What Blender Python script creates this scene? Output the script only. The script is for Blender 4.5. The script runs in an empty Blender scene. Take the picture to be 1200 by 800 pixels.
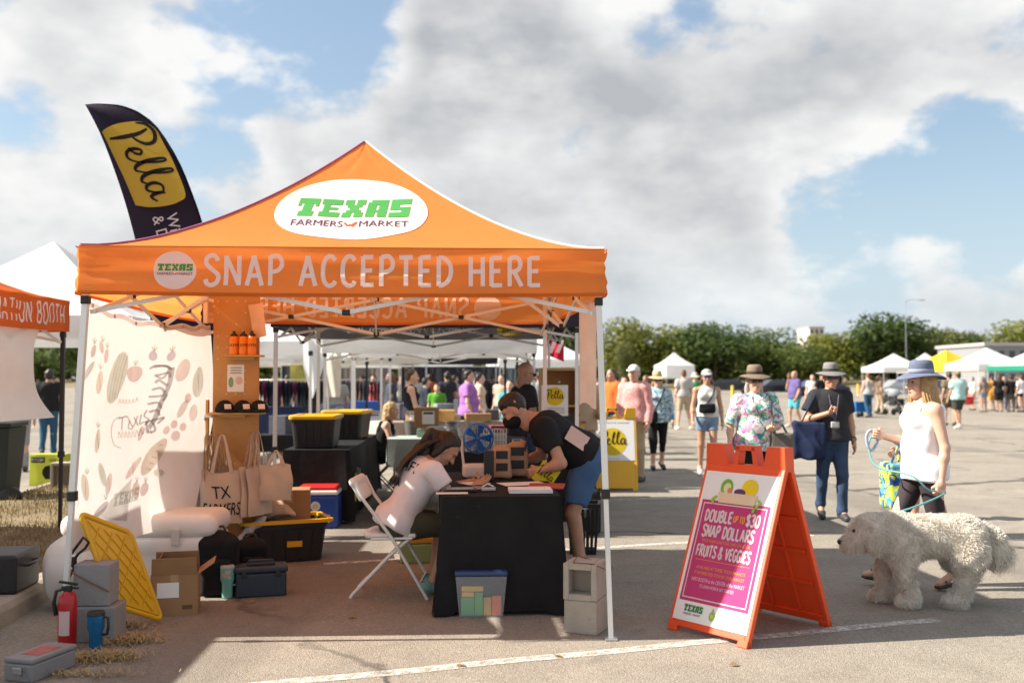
import bpy, bmesh, math, random
import numpy as np
from mathutils import Vector, Matrix, Euler
R = math.radians
random.seed(7); np.random.seed(7)
SC = bpy.context.scene
COL = SC.collection

# ------------------------------------------------------------------ camera
FPX, CAMH, HOR = 1167.0, 1.58, 443.5          # focal length in photo pixels, eye height, horizon row
PITCH = math.atan((HOR - 400) / FPX)
cam = bpy.data.objects.new('camera', bpy.data.cameras.new('camera'))
COL.objects.link(cam); SC.camera = cam
cam.location = (0, 0, CAMH); cam.rotation_euler = (R(90) + PITCH, 0, 0)
cam.data.sensor_width = 36; cam.data.lens = 36 * FPX / 1200
cam.data.clip_start = .05; cam.data.clip_end = 3000
cam.data.dof.use_dof = True; cam.data.dof.focus_distance = 6.7; cam.data.dof.aperture_fstop = 1.7

# ------------------------------------------------------------------ world: sky with broken cloud
SUN_EL, SUN_AZ = R(39), R(2.5)                # the sun stands at the left (-X), shadows run to the right
wd = bpy.data.worlds.new('World'); SC.world = wd; wd.use_nodes = True
NT = wd.node_tree
for n in list(NT.nodes): NT.nodes.remove(n)
def _n(t, **k):
    n = NT.nodes.new(t)
    for a, v in k.items(): setattr(n, a, v)
    return n
def _m(op, a, b=None, c=None, clamp=False):
    n = _n('ShaderNodeMath', operation=op, use_clamp=clamp)
    for i, v in enumerate((a, b, c)):
        if v is None: continue
        if isinstance(v, (int, float)): n.inputs[i].default_value = v
        else: NT.links.new(v, n.inputs[i])
    return n.outputs[0]
def _ss(v, a, b):
    n = _n('ShaderNodeMapRange', interpolation_type='SMOOTHSTEP'); NT.links.new(v, n.inputs[0])
    n.inputs[1].default_value = a; n.inputs[2].default_value = b
    return n.outputs[0]
def _rgbmix(f, a, b):
    n = _n('ShaderNodeMix', data_type='RGBA'); NT.links.new(f, n.inputs[0])
    for i, v in ((6, a), (7, b)):
        if isinstance(v, tuple): n.inputs[i].default_value = v + (1,)
        else: NT.links.new(v, n.inputs[i])
    return n.outputs[2]
tc = _n('ShaderNodeTexCoord'); sep = _n('ShaderNodeSeparateXYZ'); NT.links.new(tc.outputs['Generated'], sep.inputs[0])
dx, dy, dz = sep.outputs
def cloud_noise(ox, oz, scale, detail, rough=.55):
    cb = _n('ShaderNodeMapping'); NT.links.new(tc.outputs['Generated'], cb.inputs[0]); cb.inputs['Location'].default_value = (ox, 0, oz); cb.inputs['Scale'].default_value = (1, 1, 1.75)
    n = _n('ShaderNodeTexNoise'); NT.links.new(cb.outputs[0], n.inputs['Vector'])
    n.inputs['Scale'].default_value = scale; n.inputs['Detail'].default_value = detail; n.inputs['Roughness'].default_value = rough
    return n.outputs[0]
n1 = cloud_noise(.55, .3, 7.0, 8, .56); n2 = cloud_noise(.575, .235, 7.0, 4, .54); n3 = cloud_noise(3.1, 2, 4.5, 3)
# the cloud banks of the day: (column and row direction, radius in degrees, weight), clear gaps are negative
BANKS = [(130, 60, 14, .17), (300, 150, 7, .12), (470, 150, 9, .17), (760, 70, 17, .17), (1100, 60, 13, .18), (660, 240, 10, .12), (860, 190, 8, .12), (60, 275, 6, .2), (1150, 305, 5, .24), (560, 40, 6, .12),
         (350, 45, 7, -.30), (440, 75, 4, -.16), (90, 190, 6, -.24), (250, 215, 5, -.2), (1060, 258, 8.5, -.33), (1190, 215, 5, -.2), (700, 160, 3, -.16), (1060, 338, 4, .14), (880, 350, 6, .1)]
bias = None
for (bx_, by_, rad, wgt) in BANKS:
    c = Vector(((bx_ - 600) / FPX, 1, (HOR - by_) / FPX)).normalized()
    d = _n('ShaderNodeVectorMath', operation='DOT_PRODUCT'); NT.links.new(tc.outputs['Generated'], d.inputs[0]); d.inputs[1].default_value = c
    g = _m('MULTIPLY', _ss(d.outputs['Value'], math.cos(R(rad)), 1.0), wgt)
    bias = g if bias is None else _m('ADD', bias, g)
dens = _m('ADD', _m('MULTIPLY_ADD', _m('SUBTRACT', n1, .5), 1.55, .525), _m('ADD', bias, _m('MULTIPLY', _m('SUBTRACT', 1.0, _ss(dz, .05, .22)), .10)))
mask = _m('MULTIPLY', _ss(dens, .42, .63), _m('MULTIPLY_ADD', _ss(dz, .0, .16), .5, .5))
lit = _m('ADD', _m('MULTIPLY', _m('SUBTRACT', n1, n2), 2.1), _m('MULTIPLY', _m('SUBTRACT', n3, .5), 1.5))
dk = _n('ShaderNodeVectorMath', operation='DOT_PRODUCT'); NT.links.new(tc.outputs['Generated'], dk.inputs[0]); dk.inputs[1].default_value = Vector(((880 - 600) / FPX, 1, (HOR - 60) / FPX)).normalized()
thick = _m('ADD', _ss(dens, .58, .95), _m('MULTIPLY', _ss(dk.outputs['Value'], math.cos(R(15)), 1.0), .24))     # the heavy grey bank high on the right
shade = _m('ADD', _m('SUBTRACT', .86, _m('MULTIPLY', thick, .50)), lit, clamp=True)
cloud_col = _rgbmix(shade, (.50, .52, .55), (.97, .97, .96))
haze_f = _m('SUBTRACT', 1.0, _ss(dz, -.02, .24))
sky = _n('ShaderNodeTexSky', sky_type='NISHITA', sun_disc=False, sun_elevation=SUN_EL, sun_rotation=R(-90), air_density=1.3, dust_density=1.4, ozone_density=2.0)
bg_sky = _n('ShaderNodeBackground'); NT.links.new(sky.outputs[0], bg_sky.inputs[0]); bg_sky.inputs[1].default_value = .07
bg_cl = _n('ShaderNodeBackground'); NT.links.new(cloud_col, bg_cl.inputs[0]); bg_cl.inputs[1].default_value = .45
bg_hz = _n('ShaderNodeBackground'); bg_hz.inputs[0].default_value = (.56, .70, .86, 1); bg_hz.inputs[1].default_value = .50
mx0 = _n('ShaderNodeMixShader'); NT.links.new(_m('MULTIPLY_ADD', haze_f, .62, .22), mx0.inputs[0]); NT.links.new(bg_sky.outputs[0], mx0.inputs[1]); NT.links.new(bg_hz.outputs[0], mx0.inputs[2])
mx1 = _n('ShaderNodeMixShader'); NT.links.new(mask, mx1.inputs[0]); NT.links.new(mx0.outputs[0], mx1.inputs[1]); NT.links.new(bg_cl.outputs[0], mx1.inputs[2])
wo = _n('ShaderNodeOutputWorld'); NT.links.new(mx1.outputs[0], wo.inputs[0])

# ------------------------------------------------------------------ sun, exposure
SUND = Vector((math.cos(SUN_EL) * math.cos(SUN_AZ), math.cos(SUN_EL) * math.sin(SUN_AZ), -math.sin(SUN_EL)))
sun = bpy.data.objects.new('sun', bpy.data.lights.new('sun', 'SUN')); COL.objects.link(sun)
sun.data.energy = 5.0; sun.data.angle = R(.55); sun.data.color = (1.0, .93, .82)
sun.rotation_euler = SUND.to_track_quat('-Z', 'Y').to_euler(); sun.location = (-20, 0, 20)
SC.view_settings.view_transform = 'Standard'; SC.view_settings.look = 'None'
SC.view_settings.exposure = 1.15; SC.view_settings.gamma = 1; SC.view_settings.use_curve_mapping = False
SC.cycles.max_bounces = 7; SC.cycles.transparent_max_bounces = 12; SC.cycles.use_denoising = True

# ------------------------------------------------------------------ where a photo pixel lies in the place
def at(px, py, Z):
    x = (px - 600) / FPX; u = (400 - py) / FPX
    d = Vector((x, math.cos(PITCH) - u * math.sin(PITCH), math.sin(PITCH) + u * math.cos(PITCH)))
    d *= Z / d.y
    return Vector((d.x, d.y, CAMH + d.z))
def gz(py): return CAMH * FPX / (py - HOR)
def gnd(px, py):
    p = at(px, py, 1.0); d = p - Vector((0, 0, CAMH)); d *= -CAMH / d.z
    return Vector((d.x, d.y, 0))

# ------------------------------------------------------------------ object helpers
def tag(o, label=None, cat=None, group=None, kind=None):
    if label: o['label'] = label
    if cat: o['category'] = cat
    if group: o['group'] = group
    if kind: o['kind'] = kind
    return o
def thing(name, label, cat, loc=(0, 0, 0), rz=0.0, group=None, scale=1.0):
    o = bpy.data.objects.new(name, None); COL.objects.link(o); o.empty_display_size = .1
    o.location = loc; o.rotation_euler = (0, 0, rz); o.scale = (scale,) * 3
    return tag(o, label, cat, group)
def link(name, me, parent=None, loc=None, rot=None):
    o = bpy.data.objects.new(name, me); COL.objects.link(o)
    if parent is not None: o.parent = parent
    if loc is not None: o.location = loc
    if rot is not None: o.rotation_euler = rot
    return o
def copy_tree(o, parent=None):
    c = o.copy(); COL.objects.link(c); c.parent = parent
    for ch in list(o.children): copy_tree(ch, c)
    return c

class MB:
    """collects faces for ONE mesh object"""
    def __init__(s): s.v = []; s.f = []; s.sm = []
    def add(s, vs, fs, M=None, smooth=False):
        b = len(s.v)
        s.v += [tuple(M @ Vector(v)) if M is not None else tuple(v) for v in vs]
        s.f += [tuple(i + b for i in f) for f in fs]; s.sm += [smooth] * len(fs)
        return s
    def box(s, c, sz, rot=None, bev=0.0):
        x, y, z = sz[0] / 2, sz[1] / 2, sz[2] / 2
        M = Matrix.Translation(c) @ (Euler(rot).to_matrix().to_4x4() if rot is not None else Matrix())
        if bev <= 0:
            vs = [(a * x, b * y, d * z) for a in (-1, 1) for b in (-1, 1) for d in (-1, 1)]
            fs = [(0, 1, 3, 2), (4, 6, 7, 5), (0, 4, 5, 1), (2, 3, 7, 6), (0, 2, 6, 4), (1, 5, 7, 3)]
            return s.add(vs, fs, M)
        bm = bmesh.new(); bmesh.ops.create_cube(bm, size=1.0)
        for v in bm.verts: v.co = Vector((v.co.x * 2 * x, v.co.y * 2 * y, v.co.z * 2 * z))
        bmesh.ops.bevel(bm, geom=list(bm.edges), offset=min(bev, x * .95, y * .95, z * .95), segments=2, profile=.5, affect='EDGES')
        bm.verts.index_update()
        s.add([v.co for v in bm.verts], [[v.index for v in f.verts] for f in bm.faces], M, False); bm.free()
        return s
    def bar(s, p0, p1, w, h=None, up=(0, 0, 1)):
        """square-section bar from p0 to p1"""
        p0 = Vector(p0); p1 = Vector(p1); d = p1 - p0; L = d.length; h = h or w
        z = d.normalized(); u = Vector(up)
        if abs(z.dot(u)) > .98: u = Vector((0, 1, 0))
        x = u.cross(z).normalized(); y = z.cross(x)
        vs = []
        for q in (p0, p1):
            for a, b in ((-1, -1), (1, -1), (1, 1), (-1, 1)): vs.append(q + x * (a * w / 2) + y * (b * h / 2))
        return s.add(vs, [(3, 2, 1, 0), (4, 5, 6, 7), (0, 1, 5, 4), (1, 2, 6, 5), (2, 3, 7, 6), (3, 0, 4, 7)])
    def tube(s, pts, rad, n=8, cap=True, closed=False):
        pts = [Vector(p) for p in pts]; k = len(pts)
        rr = rad if isinstance(rad, (list, tuple)) else [rad] * k
        vs = []; prev = None
        for i, p in enumerate(pts):
            if closed: t = pts[(i + 1) % k] - pts[i - 1]
            else: t = pts[min(i + 1, k - 1)] - pts[max(i - 1, 0)]
            if t.length < 1e-9: t = Vector((0, 0, 1))
            t.normalize()
            if prev is None:
                u = Vector((0, 0, 1)) if abs(t.z) < .9 else Vector((1, 0, 0))
                a = (u - t * u.dot(t)).normalized()
            else: a = (prev - t * prev.dot(t)).normalized()
            prev = a; b = t.cross(a)
            for j in range(n):
                an = 2 * math.pi * j / n
                vs.append(p + (a * math.cos(an) + b * math.sin(an)) * rr[i])
        fs = []
        for i in range(k if closed else k - 1):
            i2 = (i + 1) % k
            for j in range(n): fs.append((i * n + j, i * n + (j + 1) % n, i2 * n + (j + 1) % n, i2 * n + j))
        s.add(vs, fs, None, True)
        if cap and not closed:
            s.add(vs[:n], [tuple(range(n))[::-1]]); s.add(vs[-n:], [tuple(range(n))])
        return s
    def lathe(s, prof, c=(0, 0, 0), n=20, M=None, smooth=True):
        """profile [(r,z)] turned about z"""
        vs = []; fs = []
        for r, z in prof:
            for j in range(n):
                a = 2 * math.pi * j / n
                vs.append((c[0] + r * math.cos(a), c[1] + r * math.sin(a), c[2] + z))
        for i in range(len(prof) - 1):
            for j in range(n): fs.append((i * n + j, i * n + (j + 1) % n, (i + 1) * n + (j + 1) % n, (i + 1) * n + j))
        return s.add(vs, fs, M, smooth)
    def grid(s, fn, nu, nv, smooth=True, flip=False):
        """fn(u,v) for u,v in 0..1"""
        vs = [tuple(fn(i / nu, j / nv)) for j in range(nv + 1) for i in range(nu + 1)]
        fs = []
        for j in range(nv):
            for i in range(nu):
                a = j * (nu + 1) + i; q = (a, a + 1, a + nu + 2, a + nu + 1)
                fs.append(q[::-1] if flip else q)
        return s.add(vs, fs, None, smooth)
    def prism(s, poly, th, M=None):
        """polygon in xy extruded along z by th, M places it"""
        n = len(poly); vs = [(x, y, 0) for x, y in poly] + [(x, y, th) for x, y in poly]
        fs = [tuple(range(n))[::-1], tuple(range(n, 2 * n))] + [(i, (i + 1) % n, n + (i + 1) % n, n + i) for i in range(n)]
        return s.add(vs, fs, M)
    def mesh(s, name, mat):
        me = bpy.data.meshes.new(name); me.from_pydata(s.v, [], s.f)
        if any(s.sm): me.polygons.foreach_set('use_smooth', s.sm)
        if mat is not None: me.materials.append(mat)
        me.update(); return me
    def build(s, name, mat, parent=None, loc=None, rot=None):
        return link(name, s.mesh(name, mat), parent, loc, rot)

# ------------------------------------------------------------------ materials
_MC = {}
def mat(name, col, rough=.6, metal=0.0, var=.10, vs=6.0, bump=.0, bs=80.0, transl=0.0, spec=.5, alpha=None, hue=None, coat=0.0, wear=None):
    """one procedural material: base colour broken by two noises, optional relief, translucency for cloth"""
    if name in _MC: return _MC[name]
    m = bpy.data.materials.new(name); m.use_nodes = True; nt = m.node_tree; N = nt.nodes; L = nt.links
    b = N['Principled BSDF']; out = N['Material Output']
    tcn = N.new('ShaderNodeTexCoord')
    nz = N.new('ShaderNodeTexNoise'); nz.inputs['Scale'].default_value = vs; nz.inputs['Detail'].default_value = 6
    L.new(tcn.outputs['Object'], nz.inputs['Vector'])
    mx = N.new('ShaderNodeMix'); mx.data_type = 'RGBA'; L.new(nz.outputs[0], mx.inputs[0])
    c = Vector(col); lo = c * (1 - var * 1.6); hi = c * (1 + var * 1.3)
    if hue: hi = Vector(hue)
    mx.inputs[6].default_value = (*lo, 1); mx.inputs[7].default_value = (*[min(1, k) for k in hi], 1)
    colout = mx.outputs[2]
    if wear:                                                    # (colour, threshold, scale): scuffs and dirt with their own shape
        w = N.new('ShaderNodeTexNoise'); w.inputs['Scale'].default_value = wear[2]; w.inputs['Detail'].default_value = 8; w.inputs['Roughness'].default_value = .7
        L.new(tcn.outputs['Object'], w.inputs['Vector'])
        mr = N.new('ShaderNodeMapRange'); L.new(w.outputs[0], mr.inputs[0]); mr.inputs[1].default_value = wear[1]; mr.inputs[2].default_value = wear[1] + .12
        m2 = N.new('ShaderNodeMix'); m2.data_type = 'RGBA'; L.new(mr.outputs[0], m2.inputs[0]); L.new(colout, m2.inputs[6]); m2.inputs[7].default_value = (*wear[0], 1)
        colout = m2.outputs[2]
    L.new(colout, b.inputs['Base Color'])
    b.inputs['Roughness'].default_value = rough; b.inputs['Metallic'].default_value = metal
    b.inputs['Specular IOR Level'].default_value = spec
    if coat: b.inputs['Coat Weight'].default_value = coat
    if bump:
        nb = N.new('ShaderNodeTexNoise'); nb.inputs['Scale'].default_value = bs; nb.inputs['Detail'].default_value = 4
        L.new(tcn.outputs['Object'], nb.inputs['Vector'])
        bp = N.new('ShaderNodeBump'); bp.inputs['Strength'].default_value = bump; bp.inputs['Distance'].default_value = .01
        L.new(nb.outputs[0], bp.inputs['Height']); L.new(bp.outputs[0], b.inputs['Normal'])
    if alpha is not None: b.inputs['Alpha'].default_value = alpha
    if transl:
        t = N.new('ShaderNodeBsdfTranslucent'); L.new(colout, t.inputs[0])
        ms = N.new('ShaderNodeMixShader'); ms.inputs[0].default_value = transl
        L.new(b.outputs[0], ms.inputs[1]); L.new(t.outputs[0], ms.inputs[2]); L.new(ms.outputs[0], out.inputs[0])
    _MC[name] = m; return m
def cloth(name, col, transl=.0, var=.12, bump=.25, bs=14, **k): return mat(name, col, .85, var=var, bump=bump, bs=bs, transl=transl, spec=.2, **k)
def plastic(name, col, rough=.38, **k): return mat(name, col, rough, var=k.pop('var', .06), **k)

# ------------------------------------------------------------------ lettering (flat print laid 2-4 mm on its surface)
def catmull(pts, n=6):
    P = [Vector(p) for p in pts]; out = []
    for i in range(len(P) - 1):
        a = P[max(i - 1, 0)]; b = P[i]; c = P[i + 1]; d = P[min(i + 2, len(P) - 1)]
        for k in range(n):
            t = k / n
            out.append(.5 * ((2 * b) + (c - a) * t + (2 * a - 5 * b + 4 * c - d) * t * t + (3 * b - a - 3 * c + d) * t ** 3))
    out.append(P[-1]); return out
def ribbon(pts, w):
    """polyline -> quads with mitred joints; w number or list"""
    P = [Vector((p[0], p[1])) for p in pts]; k = len(P); L = []; Rr = []
    for i in range(k):
        t = (P[min(i + 1, k - 1)] - P[max(i - 1, 0)])
        if t.length < 1e-9: t = Vector((1, 0))
        t.normalize(); nrm = Vector((-t.y, t.x)); ww = (w[i] if isinstance(w, (list, tuple)) else w) / 2
        if 0 < i < k - 1:
            a = (P[i] - P[i - 1]).normalized(); ww = min(ww / max(.45, abs(t.dot(a))), ww * 1.8)
        L.append(P[i] + nrm * ww); Rr.append(P[i] - nrm * ww)
    vs = L + Rr; fs = [(k + i, k + i + 1, i + 1, i) for i in range(k - 1)]
    return [(v.x, v.y) for v in vs], fs
STROKE = {  # narrow hand-drawn capitals: width, strokes
 'S': (.46, [[(.43, .82), (.36, .97), (.2, 1.0), (.06, .9), (.05, .72), (.18, .57), (.34, .45), (.44, .3), (.4, .1), (.24, 0), (.08, .05), (.02, .2)]]),
 'N': (.52, [[(.04, 0), (.05, 1)], [(.05, .97), (.47, .03)], [(.47, 0), (.48, 1)]]),
 'A': (.54, [[(.02, 0), (.25, 1)], [(.25, 1), (.52, 0)], [(.12, .34), (.42, .34)]]),
 'P': (.46, [[(.06, 0), (.06, 1)], [(.06, .97), (.3, 1), (.43, .85), (.42, .64), (.28, .5), (.06, .47)]]),
 'C': (.46, [[(.44, .86), (.34, .98), (.18, .97), (.05, .76), (.03, .45), (.08, .15), (.22, .01), (.38, .05), (.45, .16)]]),
 'E': (.42, [[(.06, 0), (.06, 1)], [(.06, .97), (.41, .98)], [(.06, .52), (.36, .53)], [(.06, .03), (.42, .04)]]),
 'T': (.46, [[(.23, 0), (.23, 1)], [(0, .97), (.46, .98)]]),
 'D': (.5, [[(.06, 0), (.06, 1)], [(.06, .97), (.25, .95), (.44, .75), (.47, .45), (.38, .18), (.2, .04), (.06, .03)]]),
 'H': (.5, [[(.05, 0), (.05, 1)], [(.46, 0), (.46, 1)], [(.05, .5), (.46, .51)]]),
 'R': (.48, [[(.06, 0), (.06, 1)], [(.06, .97), (.3, .99), (.42, .84), (.4, .64), (.26, .52), (.06, .5)], [(.22, .5), (.47, .0)]]),
 'O': (.52, [[(.26, 1), (.08, .88), (.03, .5), (.08, .12), (.26, 0), (.44, .12), (.49, .5), (.44, .88), (.26, 1)]]),
 'U': (.5, [[(.05, 1), (.05, .3), (.13, .06), (.26, 0), (.39, .06), (.46, .3), (.46, 1)]]),
 'B': (.48, [[(.06, 0), (.06, 1)], [(.06, .97), (.28, .98), (.4, .86), (.36, .62), (.2, .53), (.06, .53)], [(.2, .53), (.42, .42), (.45, .18), (.3, .03), (.06, .03)]]),
 'L': (.42, [[(.06, 1), (.06, 0)], [(.06, .03), (.41, .03)]]), 'I': (.14, [[(.07, 0), (.07, 1)]]),
 'F': (.42, [[(.06, 0), (.06, 1)], [(.06, .97), (.41, .98)], [(.06, .52), (.35, .53)]]),
 'V': (.52, [[(.02, 1), (.26, 0)], [(.26, 0), (.5, 1)]]), 'G': (.5, [[(.45, .85), (.34, .98), (.18, .97), (.05, .76), (.03, .45), (.08, .15), (.24, .01), (.4, .06), (.46, .2), (.46, .42), (.28, .42)]]),
 'M': (.62, [[(.04, 0), (.08, 1)], [(.08, .97), (.31, .25)], [(.31, .25), (.54, .97)], [(.54, 1), (.58, 0)]]),
 'K': (.5, [[(.06, 0), (.06, 1)], [(.45, 1), (.07, .45)], [(.2, .58), (.48, 0)]]), 'X': (.5, [[(.03, 0), (.46, 1)], [(.03, 1), (.48, 0)]]),
 'W': (.7, [[(.02, 1), (.18, 0)], [(.18, 0), (.35, .7)], [(.35, .7), (.52, 0)], [(.52, 0), (.68, 1)]]),
 'Y': (.48, [[(.02, 1), (.24, .5)], [(.47, 1), (.24, .5), (.23, 0)]]),
 '&': (.56, [[(.54, 0), (.14, .66), (.12, .86), (.24, 1), (.36, .88), (.33, .7), (.08, .4), (.03, .2), (.14, .02), (.32, .04), (.52, .4)]]),
 '$': (.46, [[(.43, .78), (.34, .9), (.18, .9), (.06, .78), (.12, .6), (.36, .42), (.43, .24), (.3, .09), (.14, .09), (.03, .22)], [(.23, -.08), (.25, 1.08)]]),
 '3': (.44, [[(.04, .86), (.18, 1), (.36, .93), (.38, .72), (.2, .55)], [(.2, .55), (.41, .4), (.4, .12), (.22, 0), (.03, .12)]]),
 '0': (.5, [[(.25, 1), (.08, .86), (.03, .5), (.08, .14), (.25, 0), (.42, .14), (.47, .5), (.42, .86), (.25, 1)]]),
}
def stroke_text(txt, h, w=.14, gap=.16, space=.42):
    """-> list of (2D verts, faces, layer) and total width"""
    out = []; x = 0.0; layer = 0
    for ch in txt:
        if ch == ' ': x += space; continue
        wd_, st = STROKE[ch]
        for q in st:
            pts = [(px_ + x, py_) for px_, py_ in q]
            if len(pts) > 3: pts = [(p.x, p.y) for p in catmull([(a, b, 0) for a, b in pts], 4)]
            elif len(pts) == 2:
                a, b = pts; pts = [(a[0] + (b[0] - a[0]) * t / 6, a[1] + (b[1] - a[1]) * t / 6) for t in range(7)]
            v, f = ribbon(pts, w); out.append(([(a * h, b * h) for a, b in v], f, layer)); layer = (layer + 1) % 5
        x += wd_ + gap
    return out, (x - gap) * h
PELLA = [  # brush script word, drawn as pen strokes (x, y, width)
 [(.10, .95, .05), (.13, .70, .09), (.08, .35, .10), (.0, .02, .05)],
 [(-.12, .78, .04), (.0, .98, .07), (.22, 1.06, .09), (.42, .95, .09), (.42, .75, .08), (.26, .58, .06), (.06, .5, .04)],
 [(.34, .30, .04), (.5, .36, .06), (.58, .48, .06), (.5, .54, .06), (.41, .4, .08), (.42, .22, .08), (.55, .16, .06), (.68, .26, .04), (.78, .45, .05), (.9, .78, .06), (.92, .94, .05), (.85, .9, .06), (.78, .55, .09), (.79, .26, .09), (.88, .17, .06), (.98, .3, .04), (1.08, .5, .05), (1.19, .82, .06), (1.2, .96, .05), (1.13, .92, .06), (1.06, .55, .09), (1.07, .26, .09), (1.17, .16, .06), (1.26, .24, .04)],
 [(1.56, .5, .05), (1.42, .54, .06), (1.3, .4, .08), (1.3, .22, .08), (1.4, .16, .06), (1.52, .32, .05), (1.58, .5, .06), (1.54, .3, .09), (1.58, .16, .07), (1.72, .24, .04)],
]
def pella_text(h):
    out = []
    for i, st in enumerate(PELLA):
        c = catmull(st, 7); v, f = ribbon([(p.x, p.y) for p in c], [max(.02, p.z) * 1.0 for p in c])
        out.append(([(a * h, b * h) for a, b in v], f, i))
    return out, 1.72 * h
BLOCK = {'T': ["1111111", "1111111", "1011101", "0011100", "0011100", "0111110", "0111110"], 'E': ["1111111", "1111111", "0110000", "0111110", "0110000", "1111111", "1111111"],
         'X': ["1110111", "1110111", "0111110", "0011100", "0111110", "1110111", "1110111"], 'A': ["0111111", "1111111", "1110111", "1110111", "1111111", "1110111", "1110111"],
         'S': ["1111111", "1111111", "1110000", "1111111", "0000111", "1111111", "1111111"]}
def block_text(txt, h, w=None, gap=.10):
    w = w or h * 1.25; out = []; x = 0
    for ch in txt:
        for r, row in enumerate(BLOCK[ch]):
            c = 0
            while c < 7:
                if row[c] == '1':
                    e = c
                    while e < 7 and row[e] == '1': e += 1
                    x0, x1 = x + c / 7 * w, x + e / 7 * w; y0, y1 = h * (6 - r) / 7, h * (7 - r) / 7
                    out.append(([(x0, y0), (x1, y0), (x1, y1), (x0, y1)], [(0, 1, 2, 3)], 0)); c = e
                else: c += 1
        x += w + gap * h
    return out, x - gap * h
_FT = {}
def font_text(txt, h, sx=1.0):
    """built-in typeface -> triangles"""
    if txt not in _FT:
        cu = bpy.data.curves.new('t', 'FONT'); cu.body = txt; cu.resolution_u = 3
        o = bpy.data.objects.new('t', cu); COL.objects.link(o)
        me = bpy.data.meshes.new_from_object(o.evaluated_get(bpy.context.evaluated_depsgraph_get()))
        _FT[txt] = ([(v.co.x, v.co.y) for v in me.vertices], [tuple(p.vertices) for p in me.polygons])
        bpy.data.objects.remove(o); bpy.data.curves.remove(cu); bpy.data.meshes.remove(me)
    v, f = _FT[txt]; mx = max(a for a, b in v); mn = min(a for a, b in v); hh = h / .69
    return [([((a - mn) * hh * sx, b * hh) for a, b in v], f, 0)], (mx - mn) * hh * sx
def ellipse2d(rx, ry, n=40, cx=0, cy=0):
    """filled ellipse as rings so that it can follow a curved surface"""
    vs = [(cx, cy)]; fs = []; K = 6
    for k in range(1, K + 1):
        for j in range(n):
            a = 2 * math.pi * j / n; vs.append((cx + rx * k / K * math.cos(a), cy + ry * k / K * math.sin(a)))
    for j in range(n): fs.append((0, 1 + j, 1 + (j + 1) % n))
    for k in range(K - 1):
        for j in range(n): fs.append((1 + k * n + j, 1 + (k + 1) * n + j, 1 + (k + 1) * n + (j + 1) % n, 1 + k * n + (j + 1) % n))
    return [(vs, fs, 0)]
def rect2d(x0, y0, x1, y1, nx=1, ny=1):
    vs = [(x0 + (x1 - x0) * i / nx, y0 + (y1 - y0) * j / ny) for j in range(ny + 1) for i in range(nx + 1)]
    return [(vs, [(j * (nx + 1) + i, j * (nx + 1) + i + 1, (j + 1) * (nx + 1) + i + 1, (j + 1) * (nx + 1) + i) for j in range(ny) for i in range(nx)], 0)]
def poly2d(pts): return [([tuple(p) for p in pts], [tuple(range(len(pts)))], 0)]
def shift(shapes, ox, oy, ang=0.0):
    c, s_ = math.cos(ang), math.sin(ang)
    return [([(a * c - b * s_ + ox, a * s_ + b * c + oy) for a, b in v], f, l) for v, f, l in shapes]
def print_on(name, shapes, fn, m, parent, off=.003):
    """fn(x,y,offset) -> 3D point on the surface pushed out by offset"""
    b = MB()
    for v, f, l in shapes: b.add([fn(x, y, off + l * .0004) for x, y in v], f)
    return b.build(name, m, parent)
def plane_fn(o, ex, ey):
    o = Vector(o); ex = Vector(ex).normalized(); ey = Vector(ey).normalized(); n = ex.cross(ey)
    return lambda x, y, d: o + ex * x + ey * y + n * d
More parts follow.
